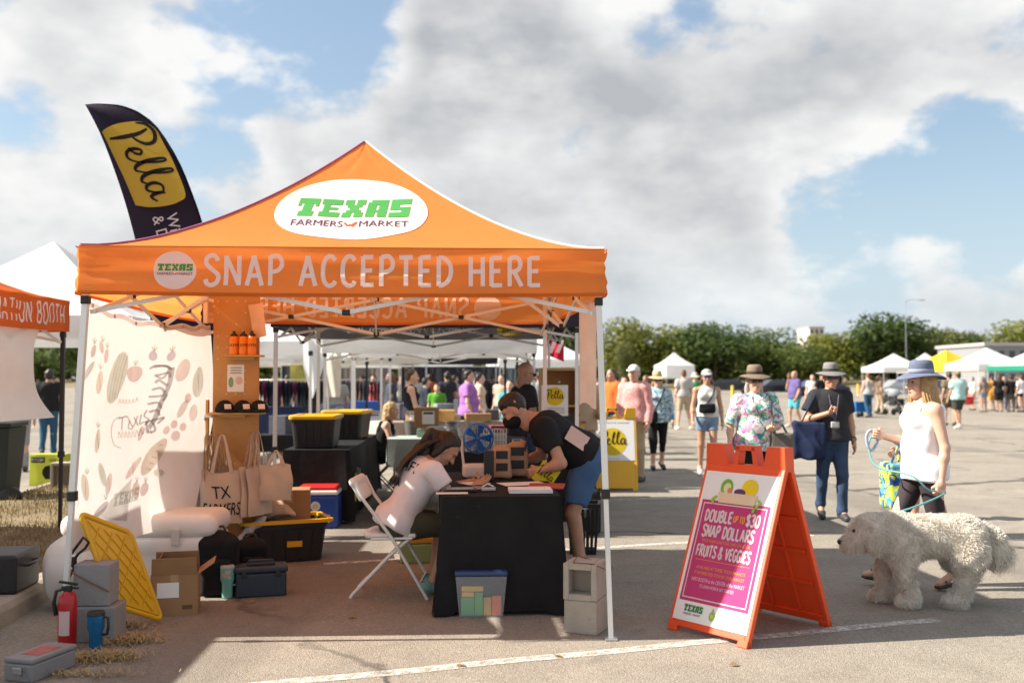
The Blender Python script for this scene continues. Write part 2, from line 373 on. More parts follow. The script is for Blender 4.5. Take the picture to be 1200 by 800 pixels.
# ================================================================== THE SETTING
def node_mat(name):
    m = bpy.data.materials.new(name); m.use_nodes = True; return m, m.node_tree, m.node_tree.nodes, m.node_tree.links
def asphalt():
    m, nt, N, L = node_mat('worn_asphalt'); b = N['Principled BSDF']; tcn = N.new('ShaderNodeTexCoord'); V = tcn.outputs['Object']
    def noise(sc, det=6, ro=.6, dist=0):
        n = N.new('ShaderNodeTexNoise'); L.new(V, n.inputs['Vector']); n.inputs['Scale'].default_value = sc; n.inputs['Detail'].default_value = det; n.inputs['Roughness'].default_value = ro; n.inputs['Distortion'].default_value = dist; return n.outputs[0]
    def mr(v, a, bb, c=0., d=1.):
        n = N.new('ShaderNodeMapRange'); L.new(v, n.inputs[0]); n.inputs[1].default_value = a; n.inputs[2].default_value = bb; n.inputs[3].default_value = c; n.inputs[4].default_value = d; return n.outputs[0]
    def mix(f, a, bb, mode='MIX'):
        n = N.new('ShaderNodeMix'); n.data_type = 'RGBA'; n.blend_type = mode
        for i, v in ((0, f), (6, a), (7, bb)):
            if isinstance(v, tuple): n.inputs[i].default_value = v + (1,)
            elif isinstance(v, float): n.inputs[i].default_value = v
            else: L.new(v, n.inputs[i])
        return n.outputs[2]
    c = mix(mr(noise(.22, 5), .32, .68), (.29, .25, .198), (.385, .335, .27))
    c = mix(mr(noise(1.7, 8, .7, .6), .42, .66), c, (.25, .213, .168))
    vo = N.new('ShaderNodeTexVoronoi'); L.new(V, vo.inputs['Vector']); vo.inputs['Scale'].default_value = 95
    sp = N.new('ShaderNodeSeparateColor'); L.new(vo.outputs['Color'], sp.inputs[0])
    c = mix(mr(sp.outputs[0], .0, 1., .0, .55), c, mix(sp.outputs[1], (.10, .088, .074), (.52, .48, .42)))
    c = mix(mr(noise(260, 2), .3, .7, .0, .35), c, (.09, .08, .07))
    # long sealed joints and cracks
    cr = N.new('ShaderNodeTexVoronoi'); cr.feature = 'DISTANCE_TO_EDGE'; cr.inputs['Scale'].default_value = .16
    dn = N.new('ShaderNodeTexNoise'); L.new(V, dn.inputs['Vector']); dn.inputs['Scale'].default_value = 1.3; dn.inputs['Detail'].default_value = 6
    va = N.new('ShaderNodeVectorMath'); va.operation = 'MULTIPLY_ADD'; L.new(dn.outputs['Color'], va.inputs[0]); va.inputs[1].default_value = (1.1, 1.1, 0); L.new(V, va.inputs[2]); L.new(va.outputs[0], cr.inputs['Vector'])
    crm = mr(cr.outputs[0], .002, .009, 1., 0.)
    c = mix(mr(noise(.5, 2), .40, .52), c, mix(crm, c, (.07, .06, .05)))
    pv = N.new('ShaderNodeTexVoronoi'); pv.inputs['Scale'].default_value = .21; L.new(va.outputs[0], pv.inputs['Vector']); ps_ = N.new('ShaderNodeSeparateColor'); L.new(pv.outputs['Color'], ps_.inputs[0])
    c = mix(mr(ps_.outputs[0], .0, 1., .0, .22), c, (.19, .165, .135))
    # oil spots and dark tyre scuffs
    c = mix(mr(noise(.9, 3, .5, 1.5), .64, .74, 0., .5), c, (.10, .09, .08))
    wv = N.new('ShaderNodeTexWave'); wv.inputs['Scale'].default_value = .05; wv.inputs['Distortion'].default_value = 9; wv.inputs['Detail'].default_value = 3; wv.inputs['Detail Scale'].default_value = .35; L.new(V, wv.inputs['Vector'])
    c = mix(mr(wv.outputs[1], .955, .985, 0., .4), c, (.13, .115, .10))
    L.new(c, b.inputs['Base Color']); b.inputs['Roughness'].default_value = .88; b.inputs['Specular IOR Level'].default_value = .25
    bp = N.new('ShaderNodeBump'); bp.inputs['Strength'].default_value = .7; bp.inputs['Distance'].default_value = .006
    vb = N.new('ShaderNodeTexVoronoi'); L.new(V, vb.inputs['Vector']); vb.inputs['Scale'].default_value = 130
    L.new(vb.outputs['Distance'], bp.inputs['Height']); L.new(bp.outputs[0], b.inputs['Normal'])
    return m
M_ASPH = asphalt()
g = MB(); g.add([(-900, -60, 0), (900, -60, 0), (900, 172, 0), (-900, 172, 0)], [(0, 1, 2, 3)]); tag(g.build('parking_lot', M_ASPH), kind='structure')
M_DRY = mat('dry_grass_soil', (.22, .15, .085), .95, var=.35, vs=2.2, bump=.6, bs=30, hue=(.27, .21, .11))
g = MB()
def verge(u, v):
    y = 171.5 + 700 * v ** 2.2; x = -900 + 1800 * u
    return (x, y, (-.02 + .5 * min(1, v * 4)) + .2 * math.sin(x * .05) * min(1, v * 3) + v * 2)
g.grid(verge, 60, 16); tag(g.build('grass_bank', M_DRY), kind='structure')

# painted parking stripes, worn
def worn_paint():
    m, nt, N, L = node_mat('worn_white_paint'); b = N['Principled BSDF']; tcn = N.new('ShaderNodeTexCoord')
    n = N.new('ShaderNodeTexNoise'); n.inputs['Scale'].default_value = 16; n.inputs['Detail'].default_value = 8; n.inputs['Roughness'].default_value = .75; L.new(tcn.outputs['Object'], n.inputs['Vector'])
    n2 = N.new('ShaderNodeTexNoise'); n2.inputs['Scale'].default_value = 120; n2.inputs['Detail'].default_value = 3; L.new(tcn.outputs['Object'], n2.inputs['Vector'])
    a = N.new('ShaderNodeMath'); a.operation = 'MULTIPLY_ADD'; L.new(n2.outputs[0], a.inputs[0]); a.inputs[1].default_value = .45; L.new(n.outputs[0], a.inputs[2])
    r = N.new('ShaderNodeMapRange'); L.new(a.outputs[0], r.inputs[0]); r.inputs[1].default_value = .60; r.inputs[2].default_value = .82; r.inputs[3].default_value = .85; r.inputs[4].default_value = .12
    L.new(r.outputs[0], b.inputs['Alpha']); b.inputs['Base Color'].default_value = (.72, .69, .62, 1); b.inputs['Roughness'].default_value = .8
    return m
M_PAINT = worn_paint()
LD = Vector((.946, .322, 0)); LN = Vector((-.322, .946, 0))
def stripe(p, length, w=.10, name='parking_stripe'):
    b = MB(); p = Vector(p)
    def fn(u, v):
        q = p + LD * (length * u) + LN * (w * (v - .5) + .008 * math.sin(u * 23))
        return (q.x, q.y, .004)
    b.grid(fn, 30, 1, False); return tag(b.build(name, M_PAINT), kind='structure')
stripe(gnd(250, 808), 4.55)
stripe((-1.6, 8.55, 0), 4.9); stripe((-1.9, 11.9, 0), 5.2)
for k in range(3, 9): stripe((-2.0, 5.0 + 3.45 * k, 0), 5.2)
for k in range(-1, 9): stripe((9.5, 10.5 + 3.45 * k, 0), 10.0)

# kerb and planted island on the left
M_KERB = mat('kerb_concrete', (.30, .25, .20), .9, var=.22, vs=5, bump=.4, bs=70, wear=((.14, .11, .08), .56, 6))
KX = [(2.0, -3.05), (4.5, -3.12), (6.0, -3.2), (7.2, -3.3), (9.0, -3.55), (12, -3.95), (18, -4.6), (30, -5.6)]
def kerb_x(y):
    for (a, xa), (b2, xb) in zip(KX, KX[1:]):
        if y <= b2: return xa + (xb - xa) * max(0, (y - a)) / (b2 - a)
    return KX[-1][1]
def kerb_strip(f, name):
    prof = [(.0, 0.0), (-.012, .09), (-.035, .128), (-.07, .14), (-.16, .142), (-.165, .0)]
    b = MB(); ys = [2 + i * .5 for i in range(57)]
    vs = [(f(y) + s_ * dx_ + 0, y, z) for y in ys for (dx_, z) in prof for s_ in (1 if f is kerb_x else -1,)]
    n = len(prof); b.add(vs, [(i * n + j, i * n + j + 1, (i + 1) * n + j + 1, (i + 1) * n + j) for i in range(len(ys) - 1) for j in range(n - 1)], None, False)
    return tag(b.build(name, M_KERB), kind='structure')
isl_l = lambda y: kerb_x(y) - 2.35
kerb_strip(kerb_x, 'kerb'); kerb_strip(isl_l, 'kerb')
b = MB(); b.grid(lambda u, v: (isl_l(2 + 28 * v) + .1 + (kerb_x(2 + 28 * v) - .1 - isl_l(2 + 28 * v) - .1) * u, 2 + 28 * v, .115 + .03 * math.sin(u * 3.1) + .008 * math.sin(v * 90 + u * 17)), 12, 90)
tag(b.build('planted_island', M_DRY), kind='structure')
def blades(name, spots, m, lab, hmin, hmax, wd_=.006, lean=.6):
    rng = np.random.default_rng(3); n = len(spots); P = np.array(spots)
    a = rng.uniform(0, 6.28, n); h = rng.uniform(hmin, hmax, n); ln = rng.uniform(.1, lean, n) * h; w = rng.uniform(.6, 1.3, n) * wd_
    d = np.stack([np.cos(a), np.sin(a), 0 * a], 1); s_ = np.stack([-np.sin(a), np.cos(a), 0 * a], 1)
    v = np.empty((n, 5, 3)); v[:, 0] = P - s_ * w[:, None]; v[:, 1] = P + s_ * w[:, None]
    mid = P + d * (ln * .35)[:, None]; mid[:, 2] += h * .6; v[:, 2] = mid + s_ * w[:, None] * .7; v[:, 3] = mid - s_ * w[:, None] * .7
    tip = P + d * ln[:, None]; tip[:, 2] += h * .95; v[:, 4] = tip
    f = []
    for i in range(n): o_ = 5 * i; f += [(o_, o_ + 1, o_ + 2, o_ + 3), (o_ + 3, o_ + 2, o_ + 4)]
    me = bpy.data.meshes.new(name); me.from_pydata(v.reshape(-1, 3).tolist(), [], f); me.materials.append(m); me.update()
    return tag(link(name, me), lab, 'grass', kind='stuff')
rng = np.random.default_rng(11); sp = []
for i in range(26000):
    y = 4.5 + 14 * rng.random() ** 1.6; x = isl_l(y) + .2 + 1.95 * rng.random()
    if math.sin(x * 3.1 + 1) * math.sin(y * 2.3) + rng.normal() * .5 > .55: continue
    sp.append((x, y, .12 + .02 * rng.random()))
M_BLADE = mat('dry_grass_blade', (.30, .20, .10), .8, var=.3, vs=1.5, transl=.25, hue=(.32, .26, .12))
blades('dry_grass', sp, M_BLADE, 'dry straw-coloured grass growing on the kerbed island', .02, .085)
sp = []
for cx_, cy_, rx_, ry_, n_ in ((118, 772, .2, .11, 900), (150, 752, .17, .10, 700), (140, 735, .2, .08, 350), (100, 792, .3, .05, 200)):
    c = gnd(cx_, cy_)
    for i in range(n_): sp.append((c.x + rng.normal() * rx_ * .55, c.y + rng.normal() * ry_ * .55, .004 + .015 * rng.random()))
blades('straw_litter', sp, mat('straw', (.40, .29, .13), .85, var=.25), 'loose dry straw scattered on the asphalt by the kerb', .004, .03, .004, 3.5)
sp_ = [(412, 724), (296, 706), (655, 770), (540, 781), (120, 700), (860, 780)]
for i, (a_, b_) in enumerate(sp_):
    c = gnd(a_, b_); q = MB(); q.add([(-.03, 0, .006), (0, -.018, .014), (.035, .002, .008), (.0, .02, .02)], [(0, 1, 2), (0, 2, 3)])
    o = q.build('fallen_leaf', mat('dead_leaf', (.34, .22, .07), .8, transl=.2), None, c, (0, 0, i * 1.3)); tag(o, ['curled yellow leaf on the asphalt left of the folding chair', 'dead leaf beside the teal tumbler', 'dead leaf on the white stripe below the cinder blocks', 'dead leaf on the bright asphalt below the table', 'dead leaf in front of the grey blocks', 'dead leaf on the asphalt below the orange sign'][i], 'leaf')

# ================================================================== TREES
def crown_mesh(name, seed, m, rx, ry, rz, lobes, leaves, leaf, bottom=.25):
    rg = np.random.default_rng(seed); V = []
    cs = []
    for i in range(lobes):
        u = rg.normal(size=3); u /= np.linalg.norm(u); k = rg.random() ** .5
        c = np.array([u[0] * rx * .62 * k, u[1] * ry * .62 * k, rz * (.52 + u[2] * .36 * k)]); cs.append((c, rg.uniform(.26, .46) * (rx + rz * .5) * .62))
    tot = sum(r * r for _, r in cs); vs = np.empty((0, 4, 3))
    for c, r in cs:
        n = int(leaves * r * r / tot); u = rg.normal(size=(n, 3)); u /= np.linalg.norm(u, axis=1)[:, None]
        rad = r * (1 - .55 * rg.random(n) ** 2.2) * (1 + .14 * np.sin(u[:, 0] * 9 + seed) * np.sin(u[:, 2] * 8))
        p = c + u * rad[:, None] * np.array([1, 1, .82])
        nr = u + rg.normal(size=(n, 3)) * .55; nr /= np.linalg.norm(nr, axis=1)[:, None]
        t = np.cross(nr, rg.normal(size=(n, 3))); t /= np.linalg.norm(t, axis=1)[:, None]; bt = np.cross(nr, t)
        s_ = leaf * rg.uniform(.55, 1.3, n)[:, None]
        vs = np.concatenate([vs, np.stack([p - t * s_, p - bt * s_ * .55, p + t * s_, p + bt * s_ * .55], 1)])
    me = bpy.data.meshes.new(name); k = len(vs)
    me.from_pydata(vs.reshape(-1, 3).tolist(), [], [(4 * i, 4 * i + 1, 4 * i + 2, 4 * i + 3) for i in range(k)]); me.materials.append(m); me.update(); return me
def leaf_mat(name, c1, c2): return mat(name, c1, .6, var=.2, vs=.35, transl=.35, hue=c2, spec=.3)
LEAFM = [leaf_mat('leaf_yellow_green', (.13, .155, .022), (.24, .25, .04)), leaf_mat('leaf_mid_green', (.075, .115, .02), (.15, .19, .04)), leaf_mat('leaf_dark_green', (.045, .080, .018), (.09, .135, .03)), leaf_mat('leaf_olive', (.12, .135, .04), (.20, .21, .06))]
M_BARK = mat('bark', (.10, .075, .05), .95, var=.3, vs=4, bump=.5, bs=12)
CROWN = {}
def tree(label, px, Z, top, wpx, kind, group='trees along the far edge of the lot', form=0):
    X = (px - 600) / FPX * Z; base = .55 if Z > 171 else 0.0
    H = (CAMH + (HOR - top) * Z / FPX - base) * 1.10; Wd = wpx * Z / FPX * 1.4
    t = thing('broadleaf_tree', label, 'tree', (X, Z, base), random.uniform(0, 6), group)
    key = (kind, random.randrange(2) + form * 2)
    if key not in CROWN: CROWN[key] = crown_mesh('crown', 17 + 7 * kind + key[1] * 31, LEAFM[kind], .5, .5, .92, 22 if form == 0 else 26, 6000, .024 if form == 0 else .026)
    c = link('crown', CROWN[key], t, (0, 0, H * .06)); c.scale = (Wd, Wd, H)
    b = MB(); b.tube([(0, 0, -.2), (.1, .05, H * .2), (-.1, .1, H * .45), (.15, 0, H * .7)], [H * .03, H * .022, H * .016, H * .006], 8)
    for k in range(5):
        a = k * 1.3; z0 = H * (.22 + .07 * k)
        b.tube([(0, .05, z0), (math.cos(a) * Wd * .16, math.sin(a) * Wd * .16, z0 + H * .1), (math.cos(a) * Wd * .3, math.sin(a) * Wd * .3, z0 + H * .2)], [H * .012, H * .008, H * .003], 6)
    b.build('trunk', M_BARK, t)
TREES = [('yellow-green tree just right of the orange tent', 733, 186, 375, 66, 0), ('broad light green tree behind the small white tent', 786, 190, 383, 92, 0), ('dark round tree right of the small white tent', 838, 184, 379, 92, 2),
 ('mid green tree behind the floral-shirt woman', 893, 192, 384, 74, 1), ('low bushy tree left of the grey-hatted man', 944, 180, 404, 62, 1), ('willowy yellow-green tree above the grey-hatted man', 984, 190, 381, 74, 0),
 ('tallest dark tree, above the long-haired woman', 1040, 186, 370, 92, 2), ('olive tree behind the yellow tent', 1102, 192, 388, 76, 3), ('dark tree behind the right white tents', 1142, 190, 390, 70, 2), ('bright green tree at the right edge of the picture', 1204, 180, 376, 84, 0),
 ('dark tree seen between the tent posts', 668, 150, 366, 70, 2), ('green tree behind the white canopy', 440, 150, 392, 60, 1), ('tree beyond the booth at far left', 92, 120, 372, 60, 2)]
for a in TREES: tree(*a)
tree('small brownish shrub tree at the foot of the tree line', 732, 172, 400, 20, 3, form=1)
# the wood behind reads as one mass
wv_ = []; rg = np.random.default_rng(5)
srcs = [crown_mesh('w', 90 + i, None, .5, .5, .92, 14, 900, .055) for i in range(3)]
for i in range(150):
    X = -230 + 460 * (i + rg.random()) / 150; Z = rg.uniform(188, 235); H = rg.uniform(8.0, 12.0); Wd = rg.uniform(11, 17)
    if -1 < X < 60: H *= .96
    s_ = srcs[i % 3]; co = np.empty(len(s_.vertices) * 3); s_.vertices.foreach_get('co', co); co = co.reshape(-1, 3); a = rg.random() * 6
    wv_.append(np.stack([X + Wd * (co[:, 0] * math.cos(a) - co[:, 1] * math.sin(a)), Z + Wd * (co[:, 0] * math.sin(a) + co[:, 1] * math.cos(a)), H * co[:, 2] - .4], 1))
wv_ = np.concatenate(wv_); me = bpy.data.meshes.new('wood'); k = len(wv_) // 4
me.from_pydata(wv_.tolist(), [], [(4 * i, 4 * i + 1, 4 * i + 2, 4 * i + 3) for i in range(k)]); me.materials.append(LEAFM[1]); me.update()
tag(link('wood', me), 'dense green wood behind the parking lot', 'wood', kind='stuff')
for s_ in srcs: bpy.data.meshes.remove(s_)

# far buildings
def far_building(label, px0, px1, top, Z, m, storeys, bays, depth=14):
    X0 = (px0 - 600) / FPX * Z; X1 = (px1 - 600) / FPX * Z; H = CAMH + (HOR - top) * Z / FPX
    t = thing('distant_building', label, 'building', ((X0 + X1) / 2, Z, 0)); w = X1 - X0
    MB().box((0, depth / 2, H / 2), (w, depth, H)).build('wall', m, t)
    MB().box((0, depth / 2, H + .2), (w + .5, depth + .5, .4)).build('roof', mat('flat_roof_edge', (.42, .40, .37), .8), t)
    gm = mat('dark_glass', (.05, .06, .07), .15); wn = MB().box((0, 0, 0), (w / bays * .5, .1, H / storeys * .45)).mesh('window', gm)
    for i in range(bays):
        for j in range(storeys):
            if storeys > 3 and j < storeys - 4: continue
            link('window', wn, t, (-w / 2 + w * (i + .5) / bays, -.03, H * (j + .55) / storeys))
far_building('pale tower block rising over the trees', 949, 966, 384, 330, mat('pale_render', (.62, .56, .50), .8), 7, 3)
far_building('low grey flat-roofed building behind the right tents', 1155, 1230, 405, 125, mat('grey_panel', (.25, .25, .26), .8), 2, 6)
def lamp_post(label, px, top, Z):
    X = (px - 600) / FPX * Z; H = CAMH + (HOR - top) * Z / FPX; t = thing('street_lamp', label, 'street lamp', (X, Z, 0)); gm = mat('galvanised', (.45, .46, .47), .45, .7)
    MB().tube([(0, 0, 0), (0, 0, H * .6), (0, 0, H)], [.06, .05, .035], 8).build('pole', gm, t)
    MB().tube([(0, 0, H - .2), (.9, 0, H + .15), (2.2, 0, H + .1)], .05, 6).build('arm', gm, t)
    MB().box((2.5, 0, H + .08), (.9, .35, .16), None, .05).build('lamp_head', gm, t)
lamp_post('tall street lamp over the trees at right', 1062, 352, 150)
# ================================================================== TENTS
M_ALU = mat('white_aluminium', (.74, .73, .71), .4, .15, var=.06, bump=.03)
M_BLK = plastic('black_plastic', (.012, .012, .013), .45)
M_BLKLEG = mat('black_steel', (.02, .02, .02), .4, .3)
M_STEEL = mat('bare_steel', (.5, .5, .5), .4, .8)
def tent(name, label, cn, hb, ht, hp, roofm, valm, legm, ex=1.55, detail=0, group=None, legs=True, sag=.04, skip_leg=(), feet=None, valance_top=None, seed=0):
    FL, FR, BR, BL = [Vector((x, y, 0)) for x, y in cn]
    ctr = (FL + FR + BR + BL) / 4
    t = thing(name, label, 'tent', (ctr.x, ctr.y, 0), 0, group)
    C = [c - ctr for c in (FL, FR, BR, BL)]
    sides = [(C[0], C[1]), (C[1], C[2]), (C[2], C[3]), (C[3], C[0])]
    def hz(q): return ht + (hp - ht) * q ** ex
    rng_ = random.Random(seed)
    ph = [rng_.uniform(0, 6) for _ in range(8)]
    def roof_fn(i):
        a, b2 = sides[i]
        def fn(u, q, off=0.0):
            p = (a + (b2 - a) * u) * (1 - q); e = 1 - abs(2 * u - 1) ** 2
            z = hz(q) - sag * e * math.sin(math.pi * min(1, q * 1.05)) * (1 - q * .3)
            z += .006 * math.sin(u * 26 + ph[i] + q * 9) * (1 - q) * e
            if detail == 2: ce = min(u, 1 - u); z += .011 * math.sin(ce * 95 + q * 30 + ph[i]) * math.exp(-ce * 9) * math.exp(-q * 4) * min(1, ce * 30) + .008 * math.sin(q * 34 + 3 * math.sin(u * 9)) * math.exp(-((q - .9) / .12) ** 2) * e
            return Vector((p.x, p.y, z + off))
        return fn
    def val_fn(i):
        a, b2 = sides[i]; d = (b2 - a); n = Vector((d.y, -d.x, 0)).normalized(); L = d.length
        def fn(u, v, off=0.0):
            p = a + d * u; k = min(1, min(u, 1 - u) * 14 + .15)
            edge = max(0, 1 - min(u, 1 - u) * 7)
            bu = .010 * math.sin(u * 11 + ph[i]) * (1 - v * .7) + (.0075 * math.sin(6.283 * (v * 1.25 + .12 * math.sin(u * 6 + ph[i]) + .05 * u)) if detail == 2 else 0) + .0045 * math.sin(v * 15 + 2.2 * math.sin(u * 7 + ph[i + 4])) * k + edge * .006 * math.sin(v * 24 + u * 14)
            z = hb + (ht - hb) * v - .012 * math.sin(math.pi * u) * (1 - v)
            p = p + n * (bu + off + .012)
            return Vector((p.x, p.y, z))
        return fn, L
    nu, nv = ((44, 18), (26, 10), (12, 6))[2 - detail]
    for i in range(4):
        rf = roof_fn(i); MB().grid(lambda u, v: rf(u, v * .995), nu, nv).build('roof_panel', roofm if not isinstance(roofm, list) else roofm[i], t)
        vf, _ = val_fn(i); MB().grid(lambda u, v: vf(u, v), 60 if detail == 2 else 16, 10 if detail == 2 else 3).build('valance', valm if not isinstance(valm, list) else valm[i], t)
    tops = []
    for i, c in enumerate(C):
        q = c * .975; foot = Vector((q.x, q.y, 0)) if feet is None or feet[i] is None else Vector((feet[i][0] - ctr.x, feet[i][1] - ctr.y, 0))
        top = Vector((q.x, q.y, ht - .03)); tops.append(top)
        if not legs or i in skip_leg: continue
        b = MB(); mid = foot.lerp(top, .36)
        b.bar(mid, top, .036); b.bar(foot, mid.lerp(top, .03), .029)
        lg = b.build('leg', legm if not isinstance(legm, list) else legm[i], t)
        if detail >= 1:
            MB().box(foot + Vector((0, 0, .006)), (.075, .075, .010), None, .003).build('foot_plate', M_STEEL, lg)
            MB().box(mid.lerp(top, .02), (.052, .052, .06), None, .006).build('leg_clamp', M_BLK, lg)
            MB().box(foot.lerp(top, (hb - .03) / (ht - .03)), (.05, .05, .05), None, .006).build('slider', M_BLK, lg)
    if detail >= 1:
        bars = []; jts = []; zl, zh = hb - .10, ht - .08
        cen = Vector((0, 0, 0))
        for i in range(4):
            a, b2 = tops[i], tops[(i + 1) % 4]; d = (b2 - a); n = Vector((-d.y, d.x, 0)).normalized() * .03
            for k in range(2):
                p = a + d * (.5 * k); q = a + d * (.5 * k + .5)
                P = lambda v, z, o: Vector((v.x, v.y, z)) + n * o
                if k == 0: bars += [(P(p, zh, .6), P(q, zl, .6)), (P(p, zl, 1.2), P(q, zh, 1.2))]
                else: bars += [(P(p, zl, .6), P(q, zh, .6)), (P(p, zh, 1.2), P(q, zl, 1.2))]
                m_ = (p + q) / 2; jts.append(P(m_, (zl + zh) / 2, .9))
            m_ = (a + b2) / 2; jts += [P(m_, zl, .9), P(m_, zh, .9)]
            mi = Vector((m_.x, m_.y, 0)) * .97; h = mi * .5
            rise = (hp - ht) * .42
            bars += [(mi + Vector((0, 0, zh)), h + Vector((0, 0, zl + rise * .6))), (mi + Vector((0, 0, zl)), h + Vector((0, 0, zh + rise * .55))),
                     (h + Vector((0, 0, zl + rise * .6)), Vector((0, 0, zh + rise))), (h + Vector((0, 0, zh + rise * .55)), Vector((0, 0, zl + rise)))]
            jts.append(h + Vector((0, 0, (zl + zh) / 2 + rise * .55)))
        for p, q in bars: MB().bar(p, q, .013, .026).build('truss_bar', M_ALU, t)
        for p in jts: MB().box(p, (.05, .045, .035), None, .006).build('joint', M_BLK, t)
        MB().tube([(0, 0, zl + .3), (0, 0, hp - .03)], .02, 10).build('centre_pole', M_ALU, t)
        MB().box((0, 0, zh + (hp - ht) * .42), (.09, .09, .07), None, .01).build('hub', M_BLK, t)
    return dict(root=t, roof=roof_fn, val=val_fn, C=C, ctr=ctr, hb=hb, ht=ht, hz=hz)

M_ORANGE = cloth('orange_canopy', (.84, .30, .075), .50, var=.05, bump=.1, bs=9)
M_ORANGE2 = cloth('orange_booth_canopy', (.62, .13, .02), .25, var=.06)
M_WHITEC = cloth('white_canopy', (.80, .80, .79), .38, var=.04, bump=.12, bs=7)
M_CREAMC = cloth('cream_canopy', (.74, .70, .62), .35, var=.05)
M_BLACKC = cloth('black_canopy', (.028, .025, .032), .22, var=.1, hue=(.05, .042, .05))
M_YELLC = cloth('yellow_canopy', (.80, .60, .05), .4, var=.05)
M_INKW = cloth('white_print', (.93, .91, .88), .45, var=.03, bump=0)
M_INKG = cloth('green_print', (.08, .36, .085), .2, var=.03, bump=0)
M_INKP = cloth('plum_print', (.10, .035, .09), .1, var=.03, bump=0)
M_INKR = cloth('red_print', (.75, .09, .03), .1, var=.03, bump=0)
M_INKK = cloth('black_print', (.012, .011, .012), .0, var=.03, bump=0)
M_INKY = cloth('yellow_print', (.86, .62, .04), .25, var=.04, bump=0)
M_INKM = cloth('magenta_print', (.50, .05, .17), .0, var=.03, bump=0)
M_INKO = cloth('orange_print', (.84, .36, .05), .0, var=.03, bump=0)

def texas_logo(name_parent, fn, w, par, arrow=True, off=.005):
    """the block-letter market logo, w wide, centred on fn(0,0)"""
    s1, tw = block_text('TEXAS', w * .155, w * .178, .13); k = w * .80 / tw
    s1, tw = block_text('TEXAS', w * .155 * 1.0, w * .178 * k, .13)
    sk = [([(x - tw / 2 + y * .15, y + w * .015) for x, y in v], f, l) for v, f, l in s1]
    print_on('lettering', sk, fn, M_INKG, par, off)
    s2, w2 = font_text('FARMERS', w * .062, 1.15); k2 = w * .36 / w2; s2, w2 = font_text('FARMERS', w * .062, 1.15 * k2)
    print_on('lettering', shift(s2, -w * .41, -w * .085), fn, M_INKP, par, off)
    s3, w3 = font_text('MARKET', w * .062, 1.15); k3 = w * .345 / w3; s3, w3 = font_text('MARKET', w * .062, 1.15 * k3)
    print_on('lettering', shift(s3, w * .065, -w * .085), fn, M_INKP, par, off)
    v, f = ribbon([(-.04, .01), (-.015, -.02), (0, -.01), (.015, -.02), (.045, .015)], .016)
    print_on('emblem', [([(a * w, b_ * w - w * .05) for a, b_ in v], f, 0)], fn, M_INKR, par, off)

# --- the main tent
MT = tent('canopy_tent', 'orange pop-up tent with white hand-drawn lettering on its front valance', [(-2.60, 5.97), (.57, 6.13), (.34, 9.22), (-2.82, 9.06)], 2.085, 2.38, 3.40, M_ORANGE, M_ORANGE, M_ALU, detail=2, seed=3,
          feet=[(-2.69, 6.02), (.60, 6.10), None, None])
mt = MT['root']
for side, flip in ((0, False), (2, False)):
    vf, L_ = MT['val'](side); H_ = MT['ht'] - MT['hb']
    P_ = lambda x, y, d, vf=vf, L_=L_, H_=H_: vf(x / L_, y / H_, d)
    for sgn in ((1,) if side == 0 else (1, -1)):
        s_, w_ = stroke_text('SNAP ACCEPTED HERE', .175, .15, .20, .40); k = 2.03 / w_
        s_ = [([(x * k + .745, y + .065) for x, y in v], f, l) for v, f, l in s_]
        print_on('lettering', s_, P_, M_INKW, mt, .004 * sgn)
        print_on('roundel', ellipse2d(.127, .113, 36, .565, .150), P_, M_INKW, mt, .003 * sgn)
    if side == 0: texas_logo('logo', lambda x, y, d: P_(x + .565, y + .145, d), .255, mt, off=.006)
rf0 = MT['roof'](0)
def rf_map(x, y, d):     # x metres from the middle of the eave, y metres up the slope measured in plan
    q = y / 1.56; wloc = 3.17 * (1 - q); return rf0(.5 + x / max(.2, wloc), q, d)
print_on('roundel', [([(x * (1.0), y) for x, y in v], f, l) for v, f, l in ellipse2d(.525, .385, 56, -.035, .80)], rf_map, M_INKW, mt, .006)
texas_logo('logo', lambda x, y, d: rf_map(x - .035, y * 1.38 + .735, d), .96, mt, off=.010)
for i, m_ in ((0, M_INKP), (1, M_INKW)):
    rf = MT['roof'](i)
    MB().tube([rf(0, k / 20 * .995, .006) for k in range(21)], .008, 6).build('piping', cloth('plum_piping', (.35, .12, .22)) if i == 0 else M_INKW, mt)
M_SEAM = cloth('orange_seam', (.62, .17, .03), .3, bump=0)
for i in range(4):
    vf, _ = MT['val'](i); MB().tube([vf(k / 60, .985, .003) for k in range(61)], .0035, 5).build('seam', M_SEAM, mt); MB().grid(lambda u, v: vf(u, .075 * v, .0022), 60, 1).build('hem', M_SEAM, mt)
    rf = MT['roof'](i)
# rolled side curtain hanging by the right front leg
b = MB(); c0 = at(679, 470, 6.75); c1 = at(699, 470, 6.5)
def curt(u, v):
    p = c0.lerp(c1, u); return (p.x, p.y + .02 * math.sin(u * 9), 1.40 + .70 * v + .02 * math.sin(u * 5) * (1 - v))
b.grid(curt, 12, 10); tag(b.build('side_curtain', cloth('peach_cloth', (.82, .66, .54), .4)), 'peach cloth curtain strip hanging inside the right front leg of the orange tent', 'curtain')

